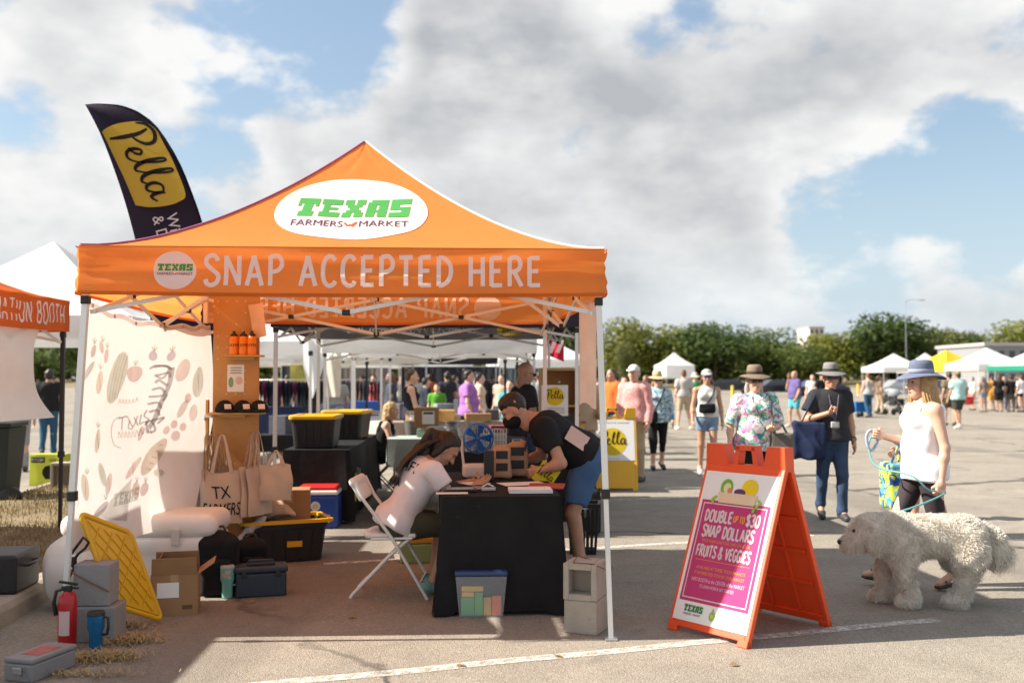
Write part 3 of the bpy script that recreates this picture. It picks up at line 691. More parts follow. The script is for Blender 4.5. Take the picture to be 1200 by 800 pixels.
# --- second tent: black
PT = tent('canopy_tent', 'black pop-up tent with white mirrored lettering, standing behind the orange tent', [(-2.42, 10.0), (.70, 10.08), (.52, 13.1), (-2.58, 13.1)], 2.10, 2.36, 3.3, M_BLACKC, [M_BLACKC, M_BLACKC, cloth('black_valance_backlit', (.13, .115, .11), .6), M_BLACKC], M_ALU, detail=1, seed=5)  # back valance uses a paler grey: light through the black cloth put into its colour
for side in (0, 2):
    vf, L_ = PT['val'](side); H_ = .26; P_ = lambda x, y, d: vf(x / L_, y / H_, d)
    for sgn in (1, -1):
        s_, w_ = font_text('WINDOWS & DOORS', .12); k = 1.75 / w_; s_, w_ = font_text('WINDOWS & DOORS', .12, k)
        print_on('lettering', shift(s_, .95, .08), P_, M_INKW, PT['root'], .004 * sgn)
        print_on('roundel', ellipse2d(.17, .09, 30, .55, .13), P_, M_INKY, PT['root'], .003 * sgn)
        s_, w_ = pella_text(.12); print_on('lettering', shift(s_, .45, .075), P_, M_INKK, PT['root'], .005 * sgn)
# --- the others behind it
WT = tent('canopy_tent', 'white pop-up tent right behind the black tent', [(-2.75, 14.4), (.36, 14.5), (.30, 17.5), (-2.8, 17.5)], 1.95, 2.24, 3.0, M_WHITEC, M_WHITEC, M_ALU, detail=1, seed=6)
tent('canopy_tent', 'small black canopy seen far under the white tent', [(-3.5, 30.5), (-.45, 30.6), (-.5, 33.6), (-3.6, 33.5)], 2.06, 2.34, 3.2, M_BLACKC, M_BLACKC, M_ALU)
IB = tent('canopy_tent', 'orange-brown booth tent at the left edge with white lettering and banner', [(-7.4, 7.45), (-4.28, 7.45), (-4.28, 9.6), (-7.4, 9.6)], 2.03, 2.33, 3.2, M_ORANGE2, M_ORANGE2, M_BLKLEG, detail=1, seed=8)
tent('canopy_tent', 'neighbouring stall tent standing just left of the picture', [(-7.9, 3.7), (-4.72, 3.9), (-4.82, 7.05), (-8.0, 6.9)], 2.1, 2.42, 3.3, M_ORANGE2, M_ORANGE2, M_ALU, detail=1, seed=9)      # its shade lies over the lower left corner
vf, L_ = IB['val'](1)
s_, w_ = stroke_text('INFORMATION BOOTH', .185, .13, .17, .40); k = 1.80 / w_; s_ = [([(x * k, y) for x, y in v], f, l) for v, f, l in s_]
print_on('lettering', shift(s_, .22, .06), lambda x, y, d: vf(x / L_, y / .30, d), M_INKW, IB['root'], .004)
def ban(u, v):
    y = 7.5 + 1.6 * u; e = .30 * math.sin(math.pi * v) ** 1.0 * max(0, u - .5) * 2
    return (-4.30 + .04 * math.sin(y * 3) * (1 - v) + .015 * math.sin(v * 9 + y), y + .2 * (1 - v) * max(0, u - .6) * 2.5 - e, 1.22 + .83 * v)
bn = thing('hanging_banner', 'white banner hanging under the left booth, lit from behind', 'banner', (0, 0, 0))
MB().grid(ban, 40, 14).build('cloth', cloth('white_banner', (.76, .76, .75), .45, var=.05), bn)
# white tents left and far right: (px of centre, Z, half-size, yaw, materials, label)
def far_tent(label, X, Z, half, yaw, roofm, valm, hb=2.05, ht=2.33, hp=3.45, group=None, ex=1.35):
    cn = []
    for a, b_ in ((-1, -1), (1, -1), (1, 1), (-1, 1)):
        x, y = a * half, b_ * half; cn.append((X + x * math.cos(yaw) - y * math.sin(yaw), Z + x * math.sin(yaw) + y * math.cos(yaw)))
    return tent('canopy_tent', label, cn, hb, ht, hp, roofm, valm, M_ALU, ex=ex, detail=0, group=group, sag=.10, seed=int(Z * 7))
far_tent('white peaked tent rising behind the left orange-brown booth', -6.15, 13.3, 1.55, .05, M_WHITEC, M_WHITEC, hp=3.42, ex=1.2)
far_tent('white tent seen through the gap left of the bins', -5.2, 21.5, 1.55, .0, M_WHITEC, M_WHITEC)
far_tent('white tent with blue stock behind the black tent post', -7.4, 25.5, 1.6, .1, M_WHITEC, M_WHITEC, 2.0, 2.3, 3.3)
far_tent('cream tent beyond the clothes rails', -4.6, 29.5, 1.9, .2, M_CREAMC, M_CREAMC, 2.0, 2.3, 3.3)
far_tent('white tent far left behind the clothes rails', -13.5, 42, 1.9, .1, M_WHITEC, M_WHITEC)
far_tent('white tent far behind the woman in purple', -4.2, 44, 2.2, -.1, M_WHITEC, M_WHITEC)
far_tent('white tent far behind the bald man', 1.1, 40, 1.9, .15, M_WHITEC, M_WHITEC)
far_tent('cream tent far behind the blonde woman', -8.6, 39, 1.9, .0, M_CREAMC, M_CREAMC)
far_tent('small white tent standing alone before the trees', 17.1, 105, 1.6, .25, M_WHITEC, M_WHITEC, 1.6, 3.0, 4.35)
far_tent('white tent left of the yellow tent', 27.6, 72, 1.65, .12, M_WHITEC, M_WHITEC, 2.05, 2.4, 3.4)
far_tent('small white tent peeking out between the left white tent and the yellow one', 33.2, 80, 1.6, .1, M_WHITEC, M_WHITEC, 2.05, 2.4, 3.65)
far_tent('yellow pop-up tent among the white tents', 28.8, 66, 1.65, .35, M_YELLC, M_YELLC, 2.05, 2.45, 3.5)
far_tent('white tent right of the yellow tent, over the queue', 26.7, 56, 1.6, .15, M_WHITEC, M_WHITEC, 2.05, 2.4, 3.32)
M_GREENC = cloth('green_canopy', (.03, .30, .19), .3)
far_tent('white tent with a green valance at the right edge', 27.4, 52, 1.7, .5, M_WHITEC, [M_GREENC, M_WHITEC, M_GREENC, M_GREENC], 2.0, 2.25, 3.2)

# --- feather flag
def feather_flag():
    t = thing('feather_flag', 'tall dark feather flag with a yellow oval and brush lettering behind the orange tent', 'flag')
    Z = 9.75
    lf = [(100, 123), (118, 158), (137, 208), (152, 256), (165, 310), (176, 372), (184, 440), (190, 520)]
    rt = [(100, 123), (112, 122), (126, 122.5), (140, 124), (153, 128), (165, 134), (184, 150), (207, 186), (224, 226), (240, 275), (253, 340), (258, 420), (262, 520)]
    def edge(lst, q):
        c = catmull([(a, b_, 0) for a, b_ in lst], 10); f = q * (len(c) - 1); i = min(int(f), len(c) - 2); p = c[i].lerp(c[i + 1], f - i); return p
    def fn(u, v, off=0.0):
        q = (1 - v); a = edge(lf, q); b_ = edge(rt, q); p = a.lerp(b_, u); w = at(p.x, p.y, Z + .25 * u)
        return w + Vector((.0, .025 * math.sin(u * 5 + v * 7) * u * (1 - u) * 4 - off, 0))
    MB().grid(fn, 16, 46).build('flag_cloth', cloth('navy_flag', (.022, .016, .030), .15, var=.1), t)
    pts = [fn(1.0, 1 - k / 30) for k in range(31)]; MB().tube(pts, [.004 + .010 * k / 30 for k in range(31)], 8).build('pole_sleeve', M_INKK, t)
    p = fn(1, 0); MB().tube([p, (p.x + .01, p.y, 0.0)], .016, 8).build('pole', M_STEEL, t)
    MB().box((p.x + .01, p.y, .01), (.5, .5, .02), None, .004).build('base_plate', M_BLKLEG, t)
    def pxy(x, y, d): return at(x, y, Z + .10) + Vector((0, -.05 - d, 0))     # the oval lies on the cloth in its own metric
    oval = [(119, 160), (130, 149), (150, 144), (170, 144), (185, 152), (197, 172), (209, 195), (222, 229), (215, 238), (200, 243), (180, 245), (163, 243), (150, 240), (143, 215), (131, 186)]
    oc = catmull([(x, y, 0) for x, y in oval[-2:] + oval + oval[:2]], 5)[10:-10]; oval = [(p.x, p.y) for p in oc]
    cen = (170, 195); oval = [(cen[0] + (x - cen[0]) * .955, cen[1] + (y - cen[1]) * .98) for x, y in oval]; vs = [cen]; K = 5
    for k in range(1, K + 1): vs += [(cen[0] + (x - cen[0]) * k / K, cen[1] + (y - cen[1]) * k / K) for x, y in oval]
    n = len(oval); fs = [(0, 1 + (j + 1) % n, 1 + j) for j in range(n)] + [(1 + k * n + j, 1 + k * n + (j + 1) % n, 1 + (k + 1) * n + (j + 1) % n, 1 + (k + 1) * n + j) for k in range(K - 1) for j in range(n)]
    print_on('roundel', [(vs, fs, 0)], pxy, cloth('flag_yellow', (.52, .38, .05), .2, var=.05, bump=0), t, .012)
    s_, w_ = pella_text(52); c, s2 = math.cos(R(62)), math.sin(R(62))
    # reads downwards, tops of the letters to the right
    out = [([(131 + x * 1.10 * c + y * s2 * .95, 165 + x * 1.10 * s2 * .88 - y * c * .72) for x, y in v], f, l) for v, f, l in s_]
    print_on('lettering', out, pxy, M_INKK, t, .017)
    for txt, bx0, by0, hh in (('Windows', 197, 253, 13), ('& Doors', 181, 256, 13)):
        s_, w_ = font_text(txt, hh, .9)
        print_on('lettering', [([(bx0 + x * .25 + y * .97, by0 + x * .97 - y * .25) for x, y in v], f, l) for v, f, l in s_], pxy, M_INKW, t, .012)
feather_flag()
# ================================================================== smooth bodies: blended cones and ellipsoids -> one surface
def cone(a, b, r0, r1=None, k=.03, cuts=(), sc=None): return ('c', np.array(a, float), np.array(b, float), r0, r0 if r1 is None else r1, k, cuts)
def ell(c, r, Rm=None, k=.03, cuts=(), sub=False): return ('e', np.array(c, float), np.array(r, float), None if Rm is None else np.array(Rm, float), k, cuts, sub)
def rbox(c, h, Rm=None, rd=.01, k=.02, cuts=()): return ('b', np.array(c, float), np.array(h, float), None if Rm is None else np.array(Rm, float), rd, k, cuts)
def sdf_mesh(prims, res, noise=None):
    lo = np.full(3, 1e9); hi = -lo; bbs = []
    for p in prims:
        if p[0] == 'c': r = max(p[3], p[4]) + .01; a = np.minimum(p[1], p[2]) - r; b = np.maximum(p[1], p[2]) + r; k = p[5]
        elif p[0] == 'e': r = p[2].max() if p[3] is not None else p[2]; a = p[1] - r; b = p[1] + r; k = p[4]
        else: r = (np.linalg.norm(p[2]) if p[3] is not None else p[2]) + p[4]; a = p[1] - r; b = p[1] + r; k = p[5]
        m_ = k + 2.5 * res; bbs.append((a - m_, b + m_))
        lo = np.minimum(lo, a - m_); hi = np.maximum(hi, b + m_)
    n = np.ceil((hi - lo) / res).astype(int) + 2
    ax = [(lo[i] + res * np.arange(n[i])).astype(np.float32) for i in range(3)]
    F = np.full(n, 1.0, np.float32)
    for p, (a, b) in zip(prims, bbs):
        i0 = np.maximum(((a - lo) / res).astype(int), 0); i1 = np.minimum(((b - lo) / res).astype(int) + 2, n)
        X = ax[0][i0[0]:i1[0], None, None]; Y = ax[1][None, i0[1]:i1[1], None]; Z = ax[2][None, None, i0[2]:i1[2]]
        sub = False
        if p[0] == 'c':
            A, B, r0, r1, k, cuts = p[1:7]; d_ = B - A; L2 = max(float(d_ @ d_), 1e-9)
            t = np.clip(((X - A[0]) * d_[0] + (Y - A[1]) * d_[1] + (Z - A[2]) * d_[2]) / L2, 0, 1)
            d = np.sqrt((X - A[0] - t * d_[0]) ** 2 + (Y - A[1] - t * d_[1]) ** 2 + (Z - A[2] - t * d_[2]) ** 2) - (r0 + (r1 - r0) * t)
        else:
            c = p[1]; x, y, z = X - c[0], Y - c[1], Z - c[2]
            if p[3] is not None:
                M = p[3]; x, y, z = (x * M[0, i] + y * M[1, i] + z * M[2, i] for i in range(3))
            if p[0] == 'e':
                r = p[2]; k, cuts, sub = p[4:7]
                k0 = np.sqrt((x / r[0]) ** 2 + (y / r[1]) ** 2 + (z / r[2]) ** 2); k1 = np.sqrt((x / r[0] ** 2) ** 2 + (y / r[1] ** 2) ** 2 + (z / r[2] ** 2) ** 2)
                d = k0 * (k0 - 1) / np.maximum(k1, 1e-6); d = np.where(k0 < 1e-3, -r.min(), d)
            else:
                h, rd, k, cuts = p[2], p[4], p[5], p[6]; qx, qy, qz = np.abs(x) - h[0], np.abs(y) - h[1], np.abs(z) - h[2]
                d = np.sqrt(np.maximum(qx, 0) ** 2 + np.maximum(qy, 0) ** 2 + np.maximum(qz, 0) ** 2) + np.minimum(np.maximum(qx, np.maximum(qy, qz)), 0) - rd
        for q, nr in cuts: d = np.maximum(d, (X - q[0]) * nr[0] + (Y - q[1]) * nr[1] + (Z - q[2]) * nr[2])
        S = F[i0[0]:i1[0], i0[1]:i1[1], i0[2]:i1[2]]
        if sub:
            h = np.clip(.5 - .5 * (S + d) / k, 0, 1); S[...] = S + (-d - S) * h + k * h * (1 - h)
        else:
            h = np.clip(.5 + .5 * (d - S) / k, 0, 1); S[...] = d + (S - d) * h - k * h * (1 - h)
    if noise is not None: F += noise(ax[0][:, None, None], ax[1][None, :, None], ax[2][None, None, :]).astype(np.float32)
    s = F < 0
    cnt = sum(s[i:n[0] - 1 + i, j:n[1] - 1 + j, k:n[2] - 1 + k].astype(np.int8) for i in (0, 1) for j in (0, 1) for k in (0, 1))
    act = (cnt > 0) & (cnt < 8); idx = np.full(act.shape, -1, np.int64); I = np.argwhere(act); idx[act] = np.arange(len(I))
    cv = {}
    for i in (0, 1):
        for j in (0, 1):
            for k in (0, 1): cv[i, j, k] = F[I[:, 0] + i, I[:, 1] + j, I[:, 2] + k]
    acc = np.zeros((len(I), 3)); num = np.zeros(len(I))
    for a in cv:
        for axn in range(3):
            if a[axn]: continue
            b = list(a); b[axn] = 1; b = tuple(b); fa, fb = cv[a], cv[b]; m_ = (fa < 0) != (fb < 0)
            t = np.where(m_, fa / np.where(fa == fb, 1, fa - fb), 0); P = np.array(a, float)[None, :].repeat(len(I), 0); P[:, axn] = t
            acc += P * m_[:, None]; num += m_
    V = lo + res * (I + acc / np.maximum(num, 1)[:, None]); faces = []
    for axn in range(3):
        o = [q for q in range(3) if q != axn]; sl0 = [slice(None)] * 3; sl1 = [slice(None)] * 3; sl0[axn] = slice(0, -1); sl1[axn] = slice(1, None)
        a, b = s[tuple(sl0)], s[tuple(sl1)]; E_ = np.argwhere(a != b)
        E_ = E_[(E_[:, o[0]] > 0) & (E_[:, o[1]] > 0) & (E_[:, o[0]] < n[o[0]] - 1) & (E_[:, o[1]] < n[o[1]] - 1)]
        q = []
        for du, dv in ((-1, -1), (0, -1), (0, 0), (-1, 0)):
            c = E_.copy(); c[:, o[0]] += du; c[:, o[1]] += dv; q.append(idx[c[:, 0], c[:, 1], c[:, 2]])
        q = np.stack(q, 1); fl = a[E_[:, 0], E_[:, 1], E_[:, 2]]
        if axn == 1: fl = ~fl
        q[~fl] = q[~fl][:, ::-1]; faces.append(q[(q >= 0).all(1)])
    return V, np.concatenate(faces)
def np_mesh(name, V, Fc, m, smooth=True):
    me = bpy.data.meshes.new(name); me.vertices.add(len(V)); me.vertices.foreach_set('co', np.asarray(V, np.float32).ravel())
    nf = len(Fc); me.loops.add(nf * 4); me.polygons.add(nf); me.loops.foreach_set('vertex_index', np.asarray(Fc, np.int32).ravel())
    me.polygons.foreach_set('loop_start', np.arange(0, nf * 4, 4, dtype=np.int32))
    me.polygons.foreach_set('use_smooth', np.full(nf, smooth)); me.update(calc_edges=True); me.validate()
    if m is not None: me.materials.append(m)
    return me
def sdf_obj(name, prims, res, m, parent=None, noise=None, loc=None, rot=None):
    V, Fc = sdf_mesh(prims, res, noise); return link(name, np_mesh(name, V, Fc, m), parent, loc, rot)
def folds(amp, f=30, seed=0):
    rg_ = np.random.default_rng(seed); D = rg_.normal(size=(5, 3)); D /= np.linalg.norm(D, axis=1)[:, None]; D[:, 2] *= .7; ph = rg_.uniform(0, 6, 5); fr = f * rg_.uniform(.6, 1.6, 5)
    def fn(x, y, z):
        w = 0
        for i in range(5): q = fr[i] * (x * D[i, 0] + y * D[i, 1] + z * D[i, 2]) + ph[i] + 1.3 * np.sin(fr[i] * .5 * (x * D[i, 1] + z * D[i, 0])); w = w + (np.sin(q) if i > 1 else 2.2 * np.abs(np.sin(q * .6)) - 1.1)
        return amp * w * .4
    return fn

# ------------------------------------------------------------------ hands (palm, four unequal bent fingers, thumb from its side), hanging along -z, palm facing -x
def hand_shape(curl, res=.0055):
    P = [rbox((0, 0, -.045), (.006, .028, .034), None, .010, .012), cone((0, 0, .02), (0, 0, -.02), .026, .027, .02)]
    for j, (y, L) in enumerate(((.030, .070), (.010, .078), (-.010, .072), (-.029, .056))):
        a = np.array((0, y, -.086)); an = 0; p = a
        for s_, seg in enumerate((.45, .32, .23)):
            an += curl * (.75, 1.0, .8)[s_]; d = np.array((-math.sin(an), .0, -math.cos(an))) * L * seg; P.append(cone(p, p + d, .0092 - .0008 * s_, .0086 - .0008 * s_, .004)); p = p + d
    q = np.array((-.004, .034, -.03)); m_ = q + np.array((-.014 - .01 * curl, .022 - .006 * curl, -.024)); e = m_ + np.array((-.010 - .018 * curl, .004 - .014 * curl, -.028))
    P += [cone(q, m_, .013, .011, .010), cone(m_, e, .0105, .009, .005)]
    return sdf_mesh(P, res)
HANDS = {'relaxed': hand_shape(.32), 'grip': hand_shape(1.25), 'far': hand_shape(.4, .011)}
def frame(z, f):
    """columns side, forward, up with up along z"""
    z = np.array(z, float); z /= np.linalg.norm(z); f = np.array(f, float); x = np.cross(f, z); x /= max(np.linalg.norm(x), 1e-6); y = np.cross(z, x); return np.stack([x, y, z], 1)

def rot_yp(yaw, pitch, roll=0):
    return np.array((Matrix.Rotation(yaw, 3, 'Z') @ Matrix.Rotation(pitch, 3, 'X') @ Matrix.Rotation(roll, 3, 'Y')))
SKIN = {'light': mat('skin_light', (.60, .36, .26), .5, var=.07, vs=14, bump=.03, bs=90), 'tan': mat('skin_tan', (.46, .25, .16), .5, var=.07, vs=14, bump=.03, bs=90), 'brown': mat('skin_brown', (.27, .14, .085), .5, var=.07, vs=14, bump=.03, bs=90)}
def hairm(name, c): return mat('hair_' + name, c, .45, var=.35, vs=30, bump=.5, bs=110)
HAIR = {'black': hairm('black', (.018, .011, .008)), 'brown': hairm('brown', (.07, .035, .018)), 'blonde': hairm('blonde', (.42, .26, .11)), 'grey': hairm('grey', (.42, .40, .37)), 'auburn': hairm('auburn', (.16, .06, .03))}
M_LENS = plastic('dark_lens', (.01, .01, .012), .12); M_LIP = mat('lip', (.42, .16, .13), .5, var=.05); M_EYE = plastic('eye_dark', (.03, .02, .015), .25)
STAND = dict(pelvis=(0, 0, .95), neck=(0, -.015, 1.475), head=(0, .015, 1.625), sh=(.175, -.01, 1.415), el=(.235, -.03, 1.125), wr=(.245, .06, .885), hip=(.092, 0, .93), kn=(.10, .02, .51), an=(.105, -.03, .085), toe=(.125, .125, .035))
def joints(**ov):
    J = {}
    for k, v in STAND.items():
        if k in ('pelvis', 'neck', 'head'): J[k] = np.array(ov.get(k, v), float)
        else:
            for sd, sg in (('r', 1), ('l', -1)): J[k + '_' + sd] = np.array(ov.get(k + '_' + sd, (v[0] * sg, v[1], v[2])), float)
    return J
def walk(g=.5, arms=True):
    """a stride; g signed: +1 right leg forward"""
    d = dict(kn_r=(.095, .16 * g + .04, .52), an_r=(.10, .27 * g - .03, .10 + (.05 if g < 0 else 0)), toe_r=(.115, .27 * g + .12, .04 if g > 0 else .03), kn_l=(-.095, -.10 * g + .05, .52), an_l=(-.10, -.27 * g - .03, .10 + (.05 if g > 0 else 0)), toe_l=(-.115, -.27 * g + .12, .03))
    if arms: d.update(el_r=(.235, -.09 * g - .03, 1.13), wr_r=(.25, -.13 * g + .07, .90), el_l=(-.235, .09 * g - .03, 1.13), wr_l=(-.25, .15 * g + .07, .90))
    return d
def person(label, loc, rz, H=1.72, pose=None, skin='light', top=None, bottom=None, shoe=(.05, .05, .05), hair=('short', 'brown'), hat=None, glasses=False, female=False, fat=1.0, near=False, group=None,
           head_yaw=0.0, head_pitch=0.0, hands=('relaxed', 'relaxed'), face=True, extra=None, seed=0, mask=False, torso_fwd=(0, 1, 0)):
    """top=(kind, material, hem fraction, looseness)  bottom=(kind, material)"""
    J = joints(**(pose or {})); sc_ = H / 1.75
    t = thing('person', label, 'person', loc, rz, group, sc_)
    res = .0125 if near else .026; hres = .0065 if near else .015
    f = fat; S = J['neck'] - J['pelvis']; SL = np.linalg.norm(S); up = S / SL; Fm = frame(up, torso_fwd); sd, fw = Fm[:, 0], Fm[:, 1]
    def tp(fr, fo=0.0, si=0.0): return J['pelvis'] + S * fr + fw * fo + sd * si
    wst, cst, hps = (.122, .148, .172) if female else (.142, .170, .162)
    def torso(inf, lo=0.0, k=.06, cuts=()):
        P = [ell(tp(.02), (hps * f + inf, (.118 if female else .112) * f + inf, .135 + inf), Fm, k, cuts), ell(tp(.36, .005 * f), (wst * f ** 1.3 + inf + lo, .098 * f ** 1.6 + inf + lo, .17), Fm, k, cuts),
             ell(tp(.70), (cst * f + inf, .112 * f + inf, .19), Fm, k, cuts), ell(tp(.86, -.01), (cst * .93 + inf, .082 + inf, .09), Fm, k, cuts)]
        if female: P += [ell(tp(.70, .085 * f, s_ * .07), (.066 * f + inf * .5, .055 * f + inf * .5, .066 * f), Fm, .04, cuts) for s_ in (1, -1)]
        if f > 1.1: P.append(ell(tp(.30, .06 * f), (.13 * f + inf, .09 * f + inf, .14), Fm, .06, cuts))
        return P
    B = torso(0)
    for q in 'rl':
        sh, e, w, h, kn, an, toe = (J[n + '_' + q] for n in ('sh', 'el', 'wr', 'hip', 'kn', 'an', 'toe')); af = .9 if female else 1.0
        B += [cone(tp(.93), sh, .05, .058 * af, .04), cone(sh, e, .054 * af * f ** .7, .041 * af, .03), cone(e, w, .042 * af, .028 * af, .02), ell(e + (w - e) * .28, (.043 * af,) * 3, None, .03)]
        B += [cone(h, kn, .088 * f ** .8, .055, .04), cone(kn, an, .053, .038, .03)]
        ax_ = (an - kn); ax_ = ax_ / np.linalg.norm(ax_); fo_ = toe - an; fo_ = fo_ - ax_ * (fo_ @ ax_); fo_ /= max(np.linalg.norm(fo_), 1e-6)
        B += [cone(kn + ax_ * .07 - fo_ * .018, kn + ax_ * .2 - fo_ * .012, .045, .036, .03), cone(an, toe, .036, .028, .02)]
    B.append(cone(tp(.96), J['neck'] + (J['head'] - J['neck']) * .4, .058, .052, .03))
    V, Fc = sdf_mesh(B, res); VV = [V]; FF = [Fc]; nb = len(V)
    # hands
    for q, hk in zip('rl', hands):
        hv, hf = HANDS[hk if near else 'far']; e, w = J['el_' + q], J['wr_' + q]; M = frame(e - w, (0, 1, .15) if abs((e - w)[1]) < .9 * np.linalg.norm(e - w) else (0, 0, 1))
        hv = hv.copy()
        if q == 'l': hv[:, 0] *= -1; hf = hf[:, ::-1]
        VV.append(hv @ M.T + w); FF.append(hf + nb); nb += len(hv)
    # head: cranium, jaw, nose, brow, sockets, lips, ears
    HM = rot_yp(head_yaw, head_pitch); hc = J['head']
    hp_ = [ell((0, -.014, .045), (.076, .096, .088), None, .03), ell((0, .022, -.028), (.062, .068, .088), None, .03), ell((0, .055, -.092), (.032, .028, .026), None, .03), cone((0, -.03, -.02), (0, -.035, -.14), .055, .055, .03)]
    if face:
        hp_ += [cone((0, .088, .012), (0, .112, -.030), .008, .0135, .012), ell((.014, .094, -.032), (.009, .010, .008), None, .008), ell((-.014, .094, -.032), (.009, .010, .008), None, .008), ell((0, .078, .034), (.052, .016, .010), None, .02)]
        hp_ += [ell((s_ * .031, .090, .013), (.015, .012, .010), None, .012, (), True) for s_ in (1, -1)]
        hp_ += [ell((s_ * .04, .062, -.025), (.022, .022, .022), None, .02) for s_ in (1, -1)] + [ell((0, .086, -.062), (.022, .010, .009), None, .008), ell((s_ * .077, -.008, -.005), (.009, .022, .032), None, .008) if False else ell((.077, -.008, -.005), (.010, .022, .032), None, .008), ell((-.077, -.008, -.005), (.010, .022, .032), None, .008)]
    hv, hf = sdf_mesh(hp_, hres); VV.append(hv @ HM.T + hc); FF.append(hf + nb)
    body = link('body', np_mesh('body', np.concatenate(VV), np.concatenate(FF), SKIN[skin]), t)
    HT = Matrix.Translation(Vector(hc)) @ Matrix(HM.tolist()).to_4x4()
    def on_head(name, prims, r, m, noise=None, par=t):
        v, fc = sdf_mesh(prims, r, noise); return link(name, np_mesh(name, v @ HM.T + hc, fc, m), par)
    # face details
    if face and near:
        b = MB()
        if not glasses:
            for s_ in (1, -1):
                MB().lathe([(.0, .004), (.006, .003), (.0085, 0)], n=8, M=HT @ Matrix.Translation((s_ * .031, .0835, .013)) @ Matrix.Rotation(R(-90), 4, 'X')).build('eye', M_EYE, t)
        if not mask: on_head('lips', [ell((0, .0925, -.060), (.019, .006, .0042), None, .004), ell((0, .0925, -.068), (.016, .006, .004), None, .004)], .003, M_LIP)
    if mask: on_head('face_mask', [ell((0, .040, -.060), (.073, .080, .066), None, .02), ell((0, .088, -.045), (.036, .036, .042), None, .02)], .007 if near else .015, cloth('black_mask', (.012, .012, .013)))
    if glasses:
        gl = on_head('sunglasses', [rbox((s_ * .032, .100, .012), (.022, .003, .013), None, .005, .004) for s_ in (1, -1)] + [cone((-.07, .095, .018), (.07, .095, .018), .004, .004, .004)] + [cone((s_ * .072, .09, .018), (s_ * .084, .0, .012), .0035, .0035, .004) for s_ in (1, -1)], .0045 if near else .010, glasses if not isinstance(glasses, bool) else M_LENS)
    hk, hcol = hair
    if hk != 'bald':
        hm_ = HAIR[hcol]; cut = [((0, .035, .070), (0, .78, -.62))]
        hs = [ell((0, -.018, .050), (.086, .104, .094), None, .03, cut), ell((0, -.05, -.01), (.078, .066, .085), None, .03, cut)]
        if hk == 'fade': hs = [ell((0, -.006, .078), (.076, .100, .070), None, .03), ell((0, -.018, .040), (.080, .098, .09), None, .02, cut)]
        if hk in ('long', 'pony', 'bob'):
            L = {'long': .40, 'pony': .10, 'bob': .14}[hk]
            hs += [cone((s_ * .065, -.03, .02), (s_ * .075, -.045, -.05 - L * .45), .034, .030, .03) for s_ in (1, -1)] + [cone((0, -.07, .02), (0, -.095, -.08 - L * .6), .07, .06, .04)]
            if hk == 'long': hs += [cone((s_ * .045, -.08, -.08), (s_ * .06, -.11, -.10 - L), .05, .022, .03) for s_ in (1, -1)]
        if hk == 'pony': hs += [cone((0, -.115, .05), (0, -.17, .0), .03, .04, .02), cone((0, -.17, .0), (0, -.165, -.20), .04, .015, .02)]
        if hk == 'bun': hs += [ell((0, -.09, .12), (.042, .042, .04), None, .015)]
        on_head('hair', hs, .008 if near else .017, hm_, folds(.005, 75, seed))
    if hat:
        kind, hm_, band = hat; b = MB(); n = 28
        if kind == 'brim':
            br = .185
            def brim(u, v):
                a = u * 2 * math.pi; r = .088 + (br - .088) * v; z = .085 - .006 * v - .030 * v * v * (1 + .5 * math.cos(2 * a)); return HT @ Vector((r * .93 * math.sin(a), r * 1.05 * math.cos(a) - .012, z))
            b.grid(brim, n, 5); b.grid(lambda u, v: Vector(brim(u, 1 - v)) - Vector((0, 0, .004)), n, 5)
            cr = [(.088, .0), (.090, .03), (.086, .07), (.078, .098), (.055, .108), (.0, .100)]
            b.lathe(cr, n=n, M=HT @ Matrix.Translation((0, -.012, .084)) @ Matrix.Diagonal((.95, 1.12, 1, 1)))
            h_ = b.build('hat', hm_, t)
            if band is not None: MB().lathe([(.0905, .004), (.0925, .006), (.0925, .030), (.0905, .033)], n=n, M=HT @ Matrix.Translation((0, -.012, .084)) @ Matrix.Diagonal((.95, 1.12, 1, 1))).build('hat_band', band, h_)
        else:
            h_ = on_head('cap', [ell((0, -.014, .055), (.090, .108, .092), None, .01, [((0, 0, .048), (0, -.12, -1))])] + [ell((0, .12, .060), (.068, .075, .010), np.array(Euler((-.22, 0, 0)).to_matrix()), .012)], .008 if near else .015, hm_)
    # clothes
    bl = folds(.0065, 24, seed); tl = folds(.0085 if near else .005, 21, seed + 1)
    if bottom:
        kind, bm_ = bottom; wc = [(tp(.20), up)]; P = [ell(tp(.02), (hps * f + .014, .118 * f + .016, .135 + .012), Fm, .05, wc), ell(tp(.22), (wst * f ** 1.2 + .012, .10 * f ** 1.5 + .012, .08), Fm, .05, wc)]
        for q in 'rl':
            h, kn, an, toe = (J[n + '_' + q] for n in ('hip', 'kn', 'an', 'toe'))
            if kind == 'skirt':
                e_ = h + (kn - h) * .9; P.append(cone(h, e_, .115 * f, .105 * f, .09, [(e_, (kn - h) / np.linalg.norm(kn - h))])); continue
            wid = {'jeans': 1.0, 'leggings': .86, 'shorts': 1.12, 'wide': 1.2, 'capri': 1.0, 'cutoffs': 1.05}[kind]; fr = {'shorts': .82, 'cutoffs': .45}.get(kind)
            if fr: e_ = h + (kn - h) * fr; P.append(cone(h, e_, .100 * f * wid, .080 * wid, .05, [(e_, (kn - h) / np.linalg.norm(kn - h))])); continue
            P.append(cone(h, kn, .100 * f ** .8, .069 * wid, .05)); e_ = an if kind in ('jeans', 'wide') else kn + (an - kn) * (.93 if kind == 'leggings' else .45)
            dn = (an - kn) / np.linalg.norm(an - kn); P.append(cone(kn, e_, .069 * wid, .056 * wid if kind != 'leggings' else .046, .03, [(e_ + dn * .02, dn)]))
            if kind in ('jeans', 'wide'): P.append(ell(an - dn * .02, (.056 * wid, .058 * wid, .03), None, .03, [(e_ + dn * .02, dn)]))
